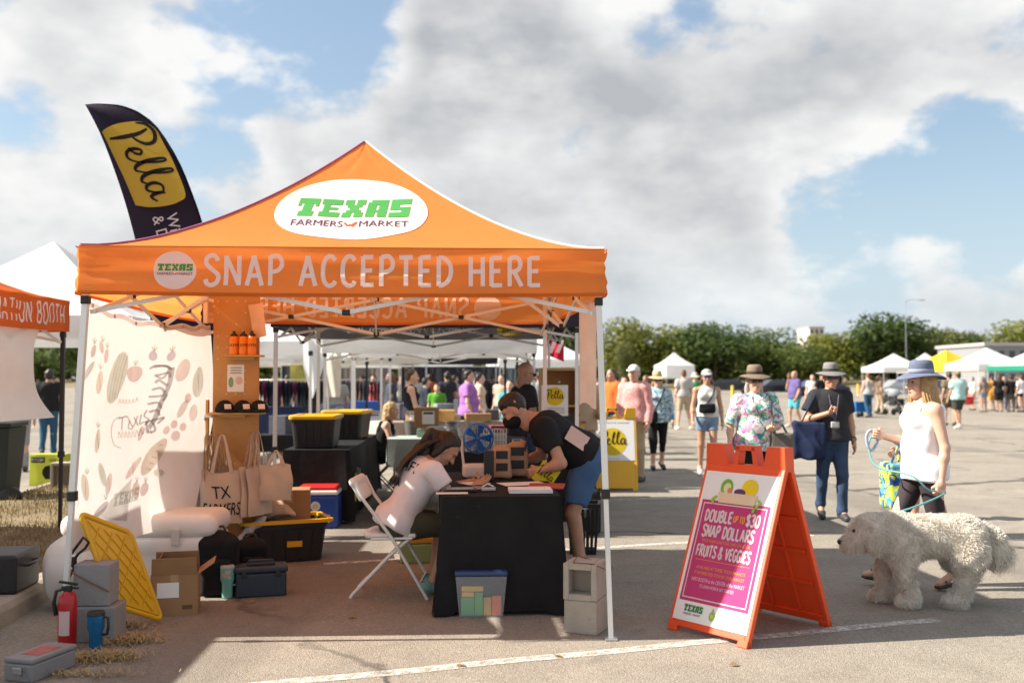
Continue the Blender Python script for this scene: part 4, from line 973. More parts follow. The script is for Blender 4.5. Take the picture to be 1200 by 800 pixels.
        sdf_obj({'jeans': 'trousers', 'wide': 'trousers'}.get(kind, kind), P, res, bm_, t, bl)
    if top:
        kind, tm_, hem, loose = top; hc_ = [(tp(hem), -up)]; P = torso(.016 + loose, loose * .8, .06, hc_) + [ell(tp(hem + .08), (hps * f + .022 + loose, .122 * f + .022 + loose, .16), Fm, .07, hc_), ell(tp(max(hem - .12, -.35)), (hps * f + .026 + loose, .122 * f + .024 + loose, .13), Fm, .06, hc_)]
        if kind == 'tank': P = torso(.014 + loose, loose, .05, hc_ + [(tp(.80), up)]) + P[-2:] + [cone(tp(a_, b_, s_ * .09), tp(c_, d_, s_ * .095), .034, .034, .02) for s_ in (1, -1) for a_, b_, c_, d_ in ((.72, .09 * f, .90, .075), (.90, .075, 1.0, .01), (1.0, .01, .90, -.085), (.90, -.085, .72, -.095))]
        else:
            for q in 'rl':
                sh, e, w = (J[n + '_' + q] for n in ('sh', 'el', 'wr')); P.append(cone(tp(.92), sh, .065, .07, .04) if kind != 'sleeveless' else cone(tp(.92), tp(.92) + (sh - tp(.92)) * .7, .06, .05, .03))
                if kind == 'sleeveless': continue
                d_ = (e - sh) / np.linalg.norm(e - sh); fr = {'tee': .62, 'long': 1.0, 'elbow': .95}[kind]; e_ = sh + (e - sh) * fr
                P.append(cone(sh, e_, .072 * f ** .5 + loose, (.066 if kind == 'tee' else .056) + loose, .03, [] if kind == 'long' else [(e_, d_)]))
                if kind == 'long': dw = (w - e) / np.linalg.norm(w - e); P.append(cone(e, w, .054 + loose, .044, .03, [(w - dw * .01, dw)]))
        sdf_obj({'tank': 'tank_top', 'sleeveless': 'top'}.get(kind, 'shirt'), P, res, tm_, t, tl)
    for q in 'rl':
        an, toe = J['an_' + q], J['toe_' + q]; d_ = toe - an; d_[2] = 0; L = max(np.linalg.norm(d_), .05); fd = d_ / L; heel = an - fd * .05; zt = min(an[2] - .05, toe[2]); Fs = frame((0, 0, 1), fd)
        dirv = (toe - np.array((0, 0, .0))) - np.array((heel[0], heel[1], an[2] - .05)); 
        hz_ = an[2] - .045; a_ = np.array((heel[0], heel[1], hz_)); b_ = np.array((toe[0], toe[1], toe[2] + .005))
        if shoe is None: continue
        sm = mat('shoe_%02d_%02d_%02d' % tuple(int(99 * c) for c in shoe), shoe, .6, var=.08)
        if extra == 'sandals':
            P = [cone(a_ - (0, 0, .025), b_ - (0, 0, .022), .030, .036, .02, [((0, 0, min(a_[2], b_[2])), (0, 0, 1))] if False else []), cone(b_ * .75 + a_ * .25 + (0, 0, .012), b_ * .72 + a_ * .28 + (.0, 0, .02), .040, .040, .01)]
            P = [rbox((a_ + b_) / 2 - (0, 0, .028), (.036, np.linalg.norm(b_ - a_) / 2 + .02, .006), frame(np.cross(Fs[:, 0], (b_ - a_)), b_ - a_), .006, .01), cone(an * .3 + toe * .7 + Fs[:, 0] * .035 - (0, 0, .005), an * .3 + toe * .7 + (0, 0, .028), .008, .009, .01), cone(an * .3 + toe * .7 - Fs[:, 0] * .035 - (0, 0, .005), an * .3 + toe * .7 + (0, 0, .028), .008, .009, .01)]
        else: P = [cone(a_, b_, .042, .038, .03), ell(a_ + (0, 0, .018), (.040, .045, .042), None, .03), ell(b_ * .6 + a_ * .4 + (0, 0, .012), (.042, .05, .034), Fs, .03)]
        sdf_obj('shoe', P, .010 if near else .02, sm, t)
    return t, J
# ================================================================== THE ORANGE TENT'S FURNITURE AND STOCK
M_BLKCLOTH = cloth('black_tablecloth', (.014, .013, .014), var=.3, bump=.5, bs=7, wear=((.035, .032, .03), .62, 5))
M_WOOD = mat('pegboard_wood', (.50, .25, .075), .6, var=.12, vs=3, bump=.1, bs=40, wear=((.40, .19, .055), .55, 3))
M_LUMB = mat('raw_lumber', (.56, .31, .09), .65, var=.12, vs=4)
M_CARD = mat('cardboard', (.33, .185, .085), .85, var=.10, bump=.12, bs=35, wear=((.26, .14, .06), .6, 7))
M_PAPER = mat('white_paper', (.78, .76, .73), .7, var=.03)
M_WHITEP = plastic('white_plastic', (.75, .71, .67), .42, bump=.08, bs=12, wear=((.58, .53, .47), .63, 6))
M_YLID = plastic('yellow_lid', (.74, .40, .012), .36, bump=.08, bs=20, wear=((.50, .28, .03), .62, 8))
M_BLKBIN = plastic('black_bin', (.014, .014, .015), .5, bump=.10, bs=30, wear=((.05, .045, .04), .60, 9))
M_CANVAS = cloth('canvas_bag', (.62, .51, .41), .12, var=.1, bump=.3, bs=120)
M_CMU = mat('concrete_block', (.40, .35, .29), .95, var=.14, vs=9, bump=.6, bs=160, wear=((.26, .22, .18), .58, 9))
M_GREYBLK = mat('grey_block', (.27, .26, .25), .9, var=.12, vs=9, bump=.4, bs=150, wear=((.16, .15, .14), .6, 8))

def draped_table(label_t, label_c, loc, rz, w, l, h, folds_n=7, flare=.03, seed=1, m=None, drop=.025):
    t = thing('folding_table', label_t, 'table', loc, rz)
    MB().box((0, 0, h - .022), (w - .04, l - .04, .035), None, .008).build('table_top', M_WHITEP, t)
    for sx in (-1, 1):
        for sy in (-1, 1): MB().tube([(sx * (w / 2 - .09), sy * (l / 2 - .2), 0), (sx * (w / 2 - .07), sy * (l / 2 - .24), h - .04)], .014, 8).build('leg', M_STEEL, t)
    rg_ = random.Random(seed); ph = [rg_.uniform(0, 6) for _ in range(6)]
    b = MB(); b.grid(lambda u, v: ((u - .5) * w, (v - .5) * l, h + .003 + .0015 * math.sin(u * 9 + v * 13)), 12, 24)
    per = [(-w / 2, -l / 2), (w / 2, -l / 2), (w / 2, l / 2), (-w / 2, l / 2)]; tot = 2 * (w + l); cum = [0, w, w + l, 2 * w + l, tot]
    def rim(s_):
        s_ = s_ % tot
        for i in range(4):
            if s_ <= cum[i + 1]:
                f_ = (s_ - cum[i]) / (cum[i + 1] - cum[i]); a, c = Vector(per[i]), Vector(per[(i + 1) % 4]); p = a.lerp(c, f_); d_ = (c - a).normalized(); n_ = Vector((d_.y, -d_.x))
                e = max(0, 1 - min(f_ * (cum[i + 1] - cum[i]), (1 - f_) * (cum[i + 1] - cum[i])) / .12)
                if e > 0:
                    q = Vector((math.copysign(1, p.x), math.copysign(1, p.y))).normalized(); n_ = (n_ * (1 - e * .8) + q * e * .8)
                return p, n_, e
        return Vector(per[0]), Vector((-1, -1)).normalized(), 1
    def sk(u, v):
        p, n_, e = rim(u * tot); q = v; f_ = math.sin(u * tot * folds_n + ph[0]) * .5 + math.sin(u * tot * folds_n * .55 + ph[1]) * .5
        o = n_ * (flare * q + .016 * f_ * q ** 1.3 + e * .075 * q); return (p.x + o.x, p.y + o.y, h + .003 - (h - drop) * q + (-.018 if e > .3 else 0) * q)
    b.grid(sk, 160, 14, flip=True)
    o = b.build('tablecloth', m or M_BLKCLOTH, None, loc, (0, 0, rz)); tag(o, label_c, 'tablecloth'); return t, o
TR = R(3.0)
draped_table('folding table under the front black cloth', 'black cloth draped over the front table by the seated woman', (-.115, 7.62, 0), TR, .80, 1.76, .785, seed=2)
draped_table('long folding table under the rear black cloth', 'black cloth over the long table that carries two lidded bins', (-2.20, 12.45, 0), R(2.5), .72, 3.1, .80, seed=4, drop=.05)
o_ = Vector((-2.20, 12.45, 0)); pm = Matrix.Rotation(R(2.5), 3, 'Z')
sl = thing('cloth_print', 'white and yellow brush lettering on the side of the rear table cloth', 'lettering', o_, R(2.5))
s_, w_ = pella_text(.26); print_on('lettering', shift(s_, -1.25, .30), plane_fn((.388, 0, 0), (0, 1, 0), (0, 0, 1)), M_INKW, sl, .022)
print_on('roundel', ellipse2d(.12, .16, 24, -1.36, .38), plane_fn((.388, 0, 0), (0, 1, 0), (0, 0, 1)), M_INKY, sl, .019)

def tote_bin(label, loc, rz, w, l, h, lid=True, rim=None, contents=None, grp=None):
    t = thing('storage_bin', label, 'bin', loc, rz, grp); k = .86
    b = MB(); n = 24
    def ring(sx, sy, z, r=.05):
        pts = []
        for (cx_, cy_, a0) in ((1, 1, 0), (-1, 1, 90), (-1, -1, 180), (1, -1, 270)):
            for a in range(0, 91, 30): pts.append((cx_ * (sx / 2 - r) + r * math.cos(R(a0 + a)), cy_ * (sy / 2 - r) + r * math.sin(R(a0 + a)), z))
        return pts
    rings = [ring(w * k - .02, l * k - .02, .0), ring(w * k, l * k, .012), ring(w * .96, l * .96, h * .86), ring(w, l, h * .86 + .003), ring(w, l, h)]
    if not lid: rings += [ring(w - .03, l - .03, h), ring(w * k - .03, l * k - .03, .02)]
    m_ = len(rings[0]); vs = [p for r_ in rings for p in r_]
    fs = [(i * m_ + j, i * m_ + (j + 1) % m_, (i + 1) * m_ + (j + 1) % m_, (i + 1) * m_ + j) for i in range(len(rings) - 1) for j in range(m_)]
    b.add(vs, fs); b.add(rings[0], [tuple(range(m_))[::-1]]); b.add(rings[-1], [tuple(range(m_))])
    body = b.build('bin_body', M_BLKBIN, t)
    for sx in (-1, 1):
        for q in range(5):
            x = sx * (w * .30) * (q - 2) / 2; MB().bar((x, -l * k / 2 - .005, .03), (x * 1.08, -l * .475 - .006, h * .82), .018, .012, (0, 1, 0)).build('rib', M_BLKBIN, body) if sx == 1 else None
    if lid or rim:
        b = MB()
        if lid:
            rr = [ring(w + .03, l + .03, h - .018), ring(w + .035, l + .035, h + .012), ring(w + .01, l + .01, h + .026), ring(w - .08, l - .08, h + .026), ring(w - .10, l - .10, h + .014)]
            vs = [p for r_ in rr for p in r_]; b.add(vs, [(i * m_ + j, i * m_ + (j + 1) % m_, (i + 1) * m_ + (j + 1) % m_, (i + 1) * m_ + j) for i in range(4) for j in range(m_)]); b.add(rr[-1], [tuple(range(m_))])
            b.build('lid', M_YLID, t)
    return t
p = at(371, 524, 11.35); tote_bin('black bin with yellow lid at the near end of the rear table', (-2.22, 11.35, .808), R(2), .50, .62, .34)
tote_bin('black bin with yellow lid farther back on the rear table', (-2.14, 13.0, .808), R(-4), .52, .66, .34)

# --- blue cooler
def chest(name, label, cat, loc, rz, w, d, h, bodym, lidm, lid_h=.06, rd=.03, handle=None):
    t = thing(name, label, cat, loc, rz)
    sdf_obj('body', [rbox((0, 0, (h - lid_h) / 2), (w / 2 - rd, d / 2 - rd, (h - lid_h) / 2 - rd), None, rd, .01)], max(.012, w / 45), bodym, t)
    sdf_obj('lid', [rbox((0, 0, h - lid_h / 2 + .004), (w / 2 - rd + .012, d / 2 - rd + .012, max(.002, lid_h / 2 - min(rd, lid_h / 2 - .004))), None, min(rd, lid_h / 2 - .004), .01)], max(.012, w / 45), lidm, t)
    return t
c = gnd(374, 613)
ck = chest('cooler', 'blue cooler with white rim and red lid beside the rear black table', 'cooler', (c.x + .05, c.y - .24, 0), R(3), .43, .34, .40, plastic('cooler_blue', (.012, .05, .26)), plastic('cooler_white', (.75, .75, .74)), .05)
sdf_obj('lid_top', [rbox((0, 0, .415), (.185, .14, .012), None, .018, .01)], .01, plastic('cooler_red', (.60, .025, .02)), ck)
fp = plane_fn((0, -.172, 0), (1, 0, 0), (0, 0, 1)); print_on('sticker', ellipse2d(.05, .05, 24, -.02, .24), fp, M_INKW, ck, .002); print_on('sticker', rect2d(-.13, .07, .13, .15), fp, M_INKW, ck, .002)
print_on('sticker', ellipse2d(.03, .03, 18, -.02, .235), fp, cloth('tan_print', (.5, .42, .25), bump=0), ck, .004); s_, w_ = font_text('PLAY IT COOL', .03); print_on('lettering', shift(s_, -w_ / 2, .10), fp, cloth('teal_print', (.1, .4, .42), bump=0), ck, .004)

# --- folding chair
def folding_chair(label, loc, rz):
    t = thing('folding_chair', label, 'chair', loc, rz); m = plastic('chair_white', (.74, .73, .70), .4)
    for s_ in (-1, 1):
        x = s_ * .21
        MB().tube([(x, -.27, .84), (x, -.20, .70), (x, .0, .44), (x, .25, .02), (x, .26, 0)], .0125, 8).build('front_leg', m, t)
        MB().tube([(x * .88, .13, .43), (x * .88, -.02, .30), (x * .88, -.28, .03), (x * .88, -.30, 0)], .0125, 8).build('rear_leg', m, t)
        MB().tube([(x * .94, .15, .432), (x * .94, -.15, .425)], .010, 8).build('seat_rail', m, t)
    sdf_obj('seat', [rbox((0, -.01, .445), (.17, .17, .004), None, .014, .01), ell((0, -.18, .45), (.17, .05, .02), None, .03)], .011, m, t)
    sdf_obj('backrest', [rbox((0, -.262, .775), (.19, .004, .075), np.array(Euler((R(27), 0, 0)).to_matrix()), .014, .02), cone((-.20, -.285, .83), (.20, -.285, .83), .02, .02, .03)], .011, m, t)
    for z, y, xx in ((.11, .205, .2), (.08, -.245, .18)): MB().tube([(-xx, y, z), (xx, y, z)], .009, 6).build('crossbar', m, t)
    return t
folding_chair('white folding chair under the seated woman', (-.86, 7.42, 0), R(-92))
# crates under the seat
MB_ = thing('storage_box', 'small green and yellow box on the asphalt under the seated woman', 'box', gnd(490, 660), R(8))
MB().box((0, .12, .08), (.30, .22, .16), None, .01).build('box_body', plastic('box_green', (.24, .36, .16), .5), MB_); MB().box((0, .12, .19), (.27, .20, .05), None, .01).build('box_lid', plastic('box_ochre', (.55, .30, .04), .5), MB_)

# --- things on the front table
def on_table(px, Z, z=.790): return Vector(((px - 600) / FPX * Z, Z, z))
tz = .792
t = thing('desk_fan', 'round blue desk fan with white base on the front table', 'fan', on_table(560, 8.05, tz), R(10))
MB().tube([(-.115, .0, .10), (-.125, .0, .2), (-.12, 0, .31)], .010, 8).build('arm', M_WHITEP, t); MB().tube([(.115, .0, .10), (.125, .0, .2), (.12, 0, .31)], .010, 8).build('arm', M_WHITEP, t)
sdf_obj('base', [rbox((0, 0, .05), (.10, .07, .035), None, .018, .02)], .012, M_WHITEP, t)
mf = plastic('fan_blue', (.02, .16, .50), .35)
RX = Matrix.Translation((0, 0, .31)) @ Matrix.Rotation(R(90), 4, 'X')
MB().lathe([(.112, -.05), (.122, -.045), (.124, .045), (.112, .05)], n=32, M=RX).build('shroud', mf, t)
for k in range(5):
    a = k * 2 * math.pi / 5; b = MB(); b.grid(lambda u, v: RX @ Vector(((.02 + .085 * v) * math.cos(a + .75 * (u - .5) * (1 - .2 * v)), (.02 + .085 * v) * math.sin(a + .75 * (u - .5) * (1 - .2 * v)), .028 * (u - .5))), 4, 4); b.build('blade', mf, t)
MB().lathe([(0, .04), (.022, .038), (.026, .0), (.02, -.03), (0, -.03)], n=14, M=RX).build('hub', mf, t)
for k in range(20):
    a = k * math.pi / 10; MB().tube([RX @ Vector((.024 * math.cos(a), .024 * math.sin(a), .05)), RX @ Vector((.08 * math.cos(a), .08 * math.sin(a), .058)), RX @ Vector((.114 * math.cos(a), .114 * math.sin(a), .05))], .0016, 4).build('grille_wire', mf, t)
for r_ in (.045, .08): MB().tube([RX @ Vector((r_ * math.cos(q * .31416), r_ * math.sin(q * .31416), .056)) for q in range(20)], .0016, 4, closed=True).build('grille_ring', mf, t)
tag(MB().box((0, 0, .115), (.075, .055, .23), None, .006).build('card_reader_box', M_BLK, None, on_table(573, 7.75, tz), (0, 0, R(8))), 'tall black box standing before the blue fan', 'box')
def paper_bag(label, px, Z, h, w):
    t = thing('packaged_goods', label, 'package', on_table(px, Z, tz), R(random.uniform(-20, 20)))
    sdf_obj('bag', [rbox((0, 0, h / 2), (w / 2 - .02, .035, h / 2 - .02), None, .02, .02), cone((-w * .3, 0, h), (w * .3, 0, h + .01), .018, .018, .03)], .011, mat('kraft_paper', (.50, .30, .18), .6, var=.1, bump=.2, bs=30), t, folds(.004, 40, int(px)))
    for z in (h * .38, h * .78): MB().box((0, -.058, z), (w * .62, .004, h * .26), None, .001).build('label_patch', M_BLK, t)
paper_bag('brown package with two black patches on the front table', 588, 7.95, .24, .15); paper_bag('brown package bulging behind the yellow sheet on the front table', 606, 8.1, .26, .17)
for lab, px, Z, w, d, h, rz, m in (('open tablet in a black case on the front table', 539, 7.05, .24, .17, .014, 12, M_BLK), ('stack of white forms on the front right corner of the table', 621, 6.98, .30, .22, .022, 3, M_PAPER), ('loose white sheet under the leaning man’s hand', 612, 7.5, .34, .22, .004, 20, M_PAPER), ('red folder under the white forms', 640, 7.3, .26, .30, .012, -6, plastic('folder_red', (.45, .06, .04))), ('pale pink slip on the front table beside the tablet', 565, 7.2, .17, .12, .006, -15, mat('pink_paper', (.72, .55, .52), .7)), ('white sheet near the front left corner of the table', 530, 6.88, .22, .09, .004, 4, M_PAPER), ('white sheet in front of the fan', 556, 7.55, .20, .16, .004, 30, M_PAPER)):
    t = thing('paper_stack' if m is M_PAPER else 'flat_item', lab, 'paper' if m is M_PAPER else 'stationery', on_table(px, Z, tz), R(rz))
    MB().box((0, 0, h / 2), (w, d, h), None, .002).build('sheets' if m is M_PAPER else 'cover', m, t)
    if 'tablet' in lab: MB().box((0, 0, h + .002), (w * .8, d * .8, .002)).build('screen', mat('tablet_screen', (.16, .12, .05), .25, var=.4, vs=20), t)
    if 'stack' in lab:
        for k in range(4): MB().box((0, 0, h + .001 + .0007 * k), (w * (.99 - .01 * k), d * .98, .0006), (0, 0, R(k * 1.5 - 2))).build('sheet', M_PAPER, t)
def cup(label, px, Z, m): tag(MB().lathe([(0, 0), (.028, 0), (.036, .10), (.033, .10), (.026, .006), (0, .006)], n=18).build('cup', m, None, on_table(px, Z, tz)), label, 'cup')
t = thing('coin_tray', 'small metal clip tray on the front table near the tablet', 'tray', on_table(572, 7.05, tz), R(10)); MB().box((0, 0, .012), (.10, .07, .024), None, .006).build('tray', M_STEEL, t); MB().tube([(-.04, 0, .03), (0, .02, .045), (.04, 0, .03)], .005, 6).build('clip', M_WHITEP, t)
# yellow printed sheet held upright
t = thing('yellow_flyer', 'yellow flyer with black brush lettering held by the leaning man', 'flyer', on_table(634, 7.72, tz), 0)
fo = Vector((-.075, 0, .02)); ex_, ey_ = Vector((.78, .25, -.55)).normalized(), Vector((.55, .1, .82)).normalized()
MB().grid(lambda u, v: fo + ex_ * (.17 * u) + ey_ * (.17 * v) + Vector((0, .012 * math.sin(u * 4), 0)), 6, 6).build('sheet', M_INKY, t)
s_, w_ = pella_text(.085); print_on('lettering', shift(s_, .012, .05), lambda x, y, d: fo + ex_ * x + ey_ * y + Vector((0, -.008 - d, 0)) + Vector((0, .012 * math.sin(x / .17 * 4), 0)), M_INKK, t, .006)

# --- clear bin, bottle
c = gnd(563, 724); t = thing('storage_bin', 'clear bin with blue lid and coloured packs inside before the front table', 'bin', (c.x, c.y + .14, 0), R(2)); w, d, h = .34, .26, .30
M_CLEAR = mat('clear_plastic', (.72, .74, .76), .12, var=.02, alpha=.28)
b = MB(); b.add([(-.145, -.11, .004), (.145, -.11, .004), (.145, .11, .004), (-.145, .11, .004), (-.17, -.13, h - .03), (.17, -.13, h - .03), (.17, .13, h - .03), (-.17, .13, h - .03)], [(3, 2, 1, 0), (0, 1, 5, 4), (1, 2, 6, 5), (2, 3, 7, 6), (3, 0, 4, 7)]); b.build('bin_body', M_CLEAR, t)
MB().box((0, 0, h - .012), (.355, .275, .036), None, .012).build('lid', plastic('lid_blue', (.02, .05, .14)), t)
MB().box((0, 0, h + .012), (.13, .04, .012), None, .005).build('lid_handle', plastic('lid_grey', (.3, .32, .34)), t)
for sx in (-1, 1): MB().box((sx * .178, 0, h - .03), (.014, .10, .06), None, .004).build('clip', plastic('lid_grey', (.3, .32, .34)), t)
for nm, x0, x1, z0, z1, cc in (('pack', -.135, -.045, .008, .125, (.10, .42, .12)), ('pack', -.043, .012, .008, .16, (.13, .42, .10)), ('pack', -.13, .015, .165, .20, (.75, .42, .03)), ('pack', .016, .068, .008, .125, (.65, .36, .03)), ('pack', .072, .135, .008, .135, (.80, .17, .06)), ('pack', -.13, -.046, .128, .162, (.75, .45, .05))):
    MB().box(((x0 + x1) / 2, -.02, (z0 + z1) / 2), (x1 - x0, .16, z1 - z0), None, .006).build(nm, plastic('pack_%d' % int(cc[0] * 999 + cc[1] * 99), cc, .5), t)
c = gnd(526, 717); t = thing('water_bottle', 'dark bottle beside the clear bin', 'bottle', (c.x, c.y + .04, 0)); MB().lathe([(0, .0), (.036, .0), (.038, .01), (.038, .145), (.026, .165)], n=20).build('body', plastic('bottle_dark', (.02, .02, .022), .25), t); MB().lathe([(.028, .16), (.03, .165), (.03, .195), (0, .2)], n=18).build('cap', M_BLK, t)

# --- concrete blocks
def cmu(label, loc, rz, m, w=.20, d=.20, h=.20, hole=True, grp=None):
    t = thing('concrete_block', label, 'block', loc, rz, grp); b = MB()
    if not hole: b.box((0, 0, h / 2), (w, d, h), None, .008)
    else:
        wl = .036
        for s_ in (-1, 1): b.box((s_ * (w / 2 - wl / 2), 0, h / 2), (wl, d, h), None, .006)
        b.box((0, 0, wl / 2), (w - 2 * wl, d - .004, wl)); b.box((0, 0, h - wl / 2), (w - 2 * wl, d - .004, wl)); b.box((0, d * .1, h / 2), (w - 2 * wl, .03, h - 2 * wl))
    b.build('block_body', m, t); return t
c = gnd(695, 744); cmu('pale concrete block at the foot of the right front leg, lower of two', (c.x - .03, c.y + .13, 0), R(-24), M_CMU, .215, .24, .205, False)
cmu('pale concrete block with an open hole, upper of two at the right leg', (c.x - .04, c.y + .13, .207), R(-20), M_CMU, .215, .24, .225)
tag(MB().tube([(c.x + .09, c.y - .02, .40), (c.x + .13, c.y + .06, .405), (c.x + .08, c.y + .2, .41), (c.x - .08, c.y + .2, .45), (c.x - .12, c.y + .02, .44), (c.x + .0, c.y - .0, .436), (c.x + .09, c.y - .02, .40)], .004, 5).build('strap', cloth('strap_brown', (.22, .11, .06))), 'brown cord tying the right blocks to the tent leg', 'strap')
c = gnd(111, 750); cmu('grey block behind the blue tumbler, lower of two', (c.x, c.y + .05, 0), R(4), M_GREYBLK, .265, .22, .21, False)
cmu('grey block tied to the left front leg, upper of two', (c.x - .015, c.y + .05, .212), R(2), M_GREYBLK, .215, .17, .25, False)
tag(MB().tube([(c.x - .16, c.y + .0, .50), (c.x - .13, c.y - .05, .42), (c.x - .02, c.y - .045, .36), (c.x + .1, c.y - .045, .30)], .005, 5).build('strap', cloth('strap_brown', (.22, .11, .06))), 'brown strap slung across the upper grey block', 'strap')
t = thing('bungee_knot', 'black cord knotted round the left front leg above the grey blocks', 'cord', (c.x - .16, c.y + .08, .48)); MB().tube([(0, 0, 0), (.03, -.03, .03), (.06, 0, .06), (.09, -.02, .10), (.06, -.03, .13), (.02, -.02, .08), (-.02, -.03, .02), (.0, -.02, -.06), (-.03, -.02, -.12)], .009, 6).build('cord', M_BLK, t); MB().box((-.01, -.02, -.02), (.05, .04, .06), None, .012).build('buckle', M_BLK, t)
# --- fire extinguisher
c = gnd(74, 763); t = thing('fire_extinguisher', 'red fire extinguisher standing in front of the grey blocks', 'extinguisher', (c.x, c.y + .05, 0))
MB().lathe([(0, .0), (.045, .0), (.052, .012), (.053, .27), (.048, .305), (.03, .33), (.018, .338)], n=24).build('cylinder', plastic('extinguisher_red', (.42, .012, .015), .3), t)
MB().box((0, 0, .35), (.045, .035, .035), None, .006).build('valve', M_BLK, t)
MB().bar((-.05, 0, .392), (.055, 0, .375), .02, .012).build('lever', M_BLK, t); MB().bar((-.035, 0, .36), (.062, 0, .353), .018, .010).build('handle', M_BLK, t)
MB().tube([(-.02, 0, .35), (-.06, -.02, .34), (-.072, -.02, .27), (-.064, -.01, .2)], [.010, .010, .011, .013], 8).build('hose', M_BLK, t)
print_on('label', [([(math.sin(a_ / 10) * 0 + a_ * .008, z) for a_ in (-4, -2, 0, 2, 4) for z in (.09, .23)], [(0, 2, 3, 1), (2, 4, 5, 3), (4, 6, 7, 5), (6, 8, 9, 7)], 0)], lambda x, y, d: Vector((math.sin(x / .053) * (.0535 + d), -math.cos(x / .053) * (.0535 + d), y)), mat('extinguisher_label', (.62, .45, .42), .5), t, .0008)
# --- tumblers
def tumbler(label, px, py, r, h, m, lidm, handle=True, band=None):
    c = gnd(px, py); t = thing('tumbler', label, 'tumbler', (c.x, c.y + r, 0))
    MB().lathe([(0, 0), (r * .72, 0), (r * .76, .01), (r * .78, h * .45), (r, h * .58), (r, h * .9)], n=24).build('cup_body', m, t)
    MB().lathe([(r * 1.03, h * .9), (r * 1.03, h * .96), (r * .9, h), (0, h)], n=24).build('lid', lidm, t)
    if handle: MB().tube([(r * .95, 0, h * .86), (r * 1.5, -.005, h * .84), (r * 1.55, -.005, h * .6), (r * 1.4, -.005, h * .42), (r * .85, 0, h * .40)], .008, 8).build('handle', lidm, t)
    if band: print_on('sticker', [([(a_ * r, z) for a_ in (-.7, -.35, 0, .35, .7) for z in (h * .62, h * .86)], [(0, 2, 3, 1), (2, 4, 5, 3), (4, 6, 7, 5), (6, 8, 9, 7)], 0)], lambda x, y, d: Vector((math.sin(x / r) * (r + d), -math.cos(x / r) * (r + d), y)), band, t, .001)
tumbler('blue steel tumbler with black lid before the grey blocks', 108, 764, .048, .225, plastic('tumbler_blue', (.01, .15, .33), .25, metal=.3), M_BLK)
tumbler('teal tumbler with handle and stickers beside the navy toolbox', 264, 702, .050, .235, plastic('tumbler_teal', (.16, .42, .36), .3), plastic('lid_smoke', (.30, .34, .33), .3), band=mat('sticker_mix', (.25, .13, .11), .5, var=.8, vs=35, hue=(.7, .62, .5)))
# --- grey case with red sticker
c = gnd(34, 797); t = thing('tool_case', 'flat grey case with a red sticker lying at the lower left corner', 'case', (c.x + .0, c.y + .13, 0), R(-16)); t.scale = (.82, .72, .85); MB().box((0, 0, .055), (.22, .46, .11), None, .012).build('case_body', plastic('case_grey', (.22, .22, .22), .5, bump=.08, wear=((.12, .11, .10), .58, 12)), t); MB().box((0, 0, .128), (.226, .466, .03), None, .010).build('case_lid', plastic('case_grey', (.22, .22, .22)), t)
print_on('sticker', rect2d(-.07, -.12, .07, .12), plane_fn((0, 0, .143), (1, 0, 0), (0, 1, 0)), mat('red_sticker', (.42, .08, .06), .5, var=.5, vs=18), t, .002); MB().box((0, -.238, .07), (.07, .016, .04), None, .004).build('latch', M_STEEL, t)
c = gnd(0, 726); t = thing('black_case', 'black hard case at the left edge of the picture on the grass', 'case', (c.x - .12, c.y + .3, .14), R(5)); MB().box((0, 0, .13), (.30, .42, .26), None, .02).build('case_body', M_BLKBIN, t); MB().tube([(.155, -.1, .18), (.19, -.1, .18), (.19, .1, .18), (.155, .1, .18)], .012, 6).build('handle', M_BLK, t)

# --- yellow tote lid leaning on the blocks
A_ = at(93, 601, 6.13); B_ = at(152, 624, 6.45); C_ = gnd(189, 728); C_.z = .012; D_ = A_ + (C_ - B_)
eu = (B_ - A_); ev = (D_ - A_); en = eu.cross(ev).normalized(); en = -en if en.y > 0 else en
t = thing('bin_lid', 'big yellow ribbed bin lid leaning against the grey blocks', 'lid')
def lidp(u, v, o=0.0): return A_ + eu * u + ev * v + en * o
def rr2(u, v):
    return u, v
b = MB(); b.grid(lambda u, v: lidp(.05 + .9 * u, .04 + .92 * v, .012 + .012 * math.sin(math.pi * u) * math.sin(math.pi * v)), 12, 14); b.grid(lambda u, v: lidp(.05 + .9 * u, .04 + .92 * v, .000), 4, 4, flip=True); b.build('panel', M_YLID, t)
b = MB(); rim_ = []
for (cu, cv_, a0) in ((.9, .92, 0), (.1, .92, 90), (.1, .08, 180), (.9, .08, 270)):
    for a in range(0, 91, 18): rim_.append(lidp(cu + .10 * math.cos(R(a0 + a)), cv_ + .08 * math.sin(R(a0 + a)), .004))
b.tube(rim_, .017, 8, closed=True); b.build('rim', M_YLID, t)
for k in range(-3, 5):
    for dgn in (1, -1):
        p0 = []; 
        for q in range(25):
            u = q / 24; v = (k * .22 + u * .85) if dgn == 1 else (1 - (k * .22 + u * .85))
            if .07 < v < .93 and .07 < u < .93: p0.append(lidp(u, v, .016 + .012 * math.sin(math.pi * u) * math.sin(math.pi * v)))
        if len(p0) > 2: MB().tube(p0, .0035, 5).build('raised_rib', M_YLID, t)

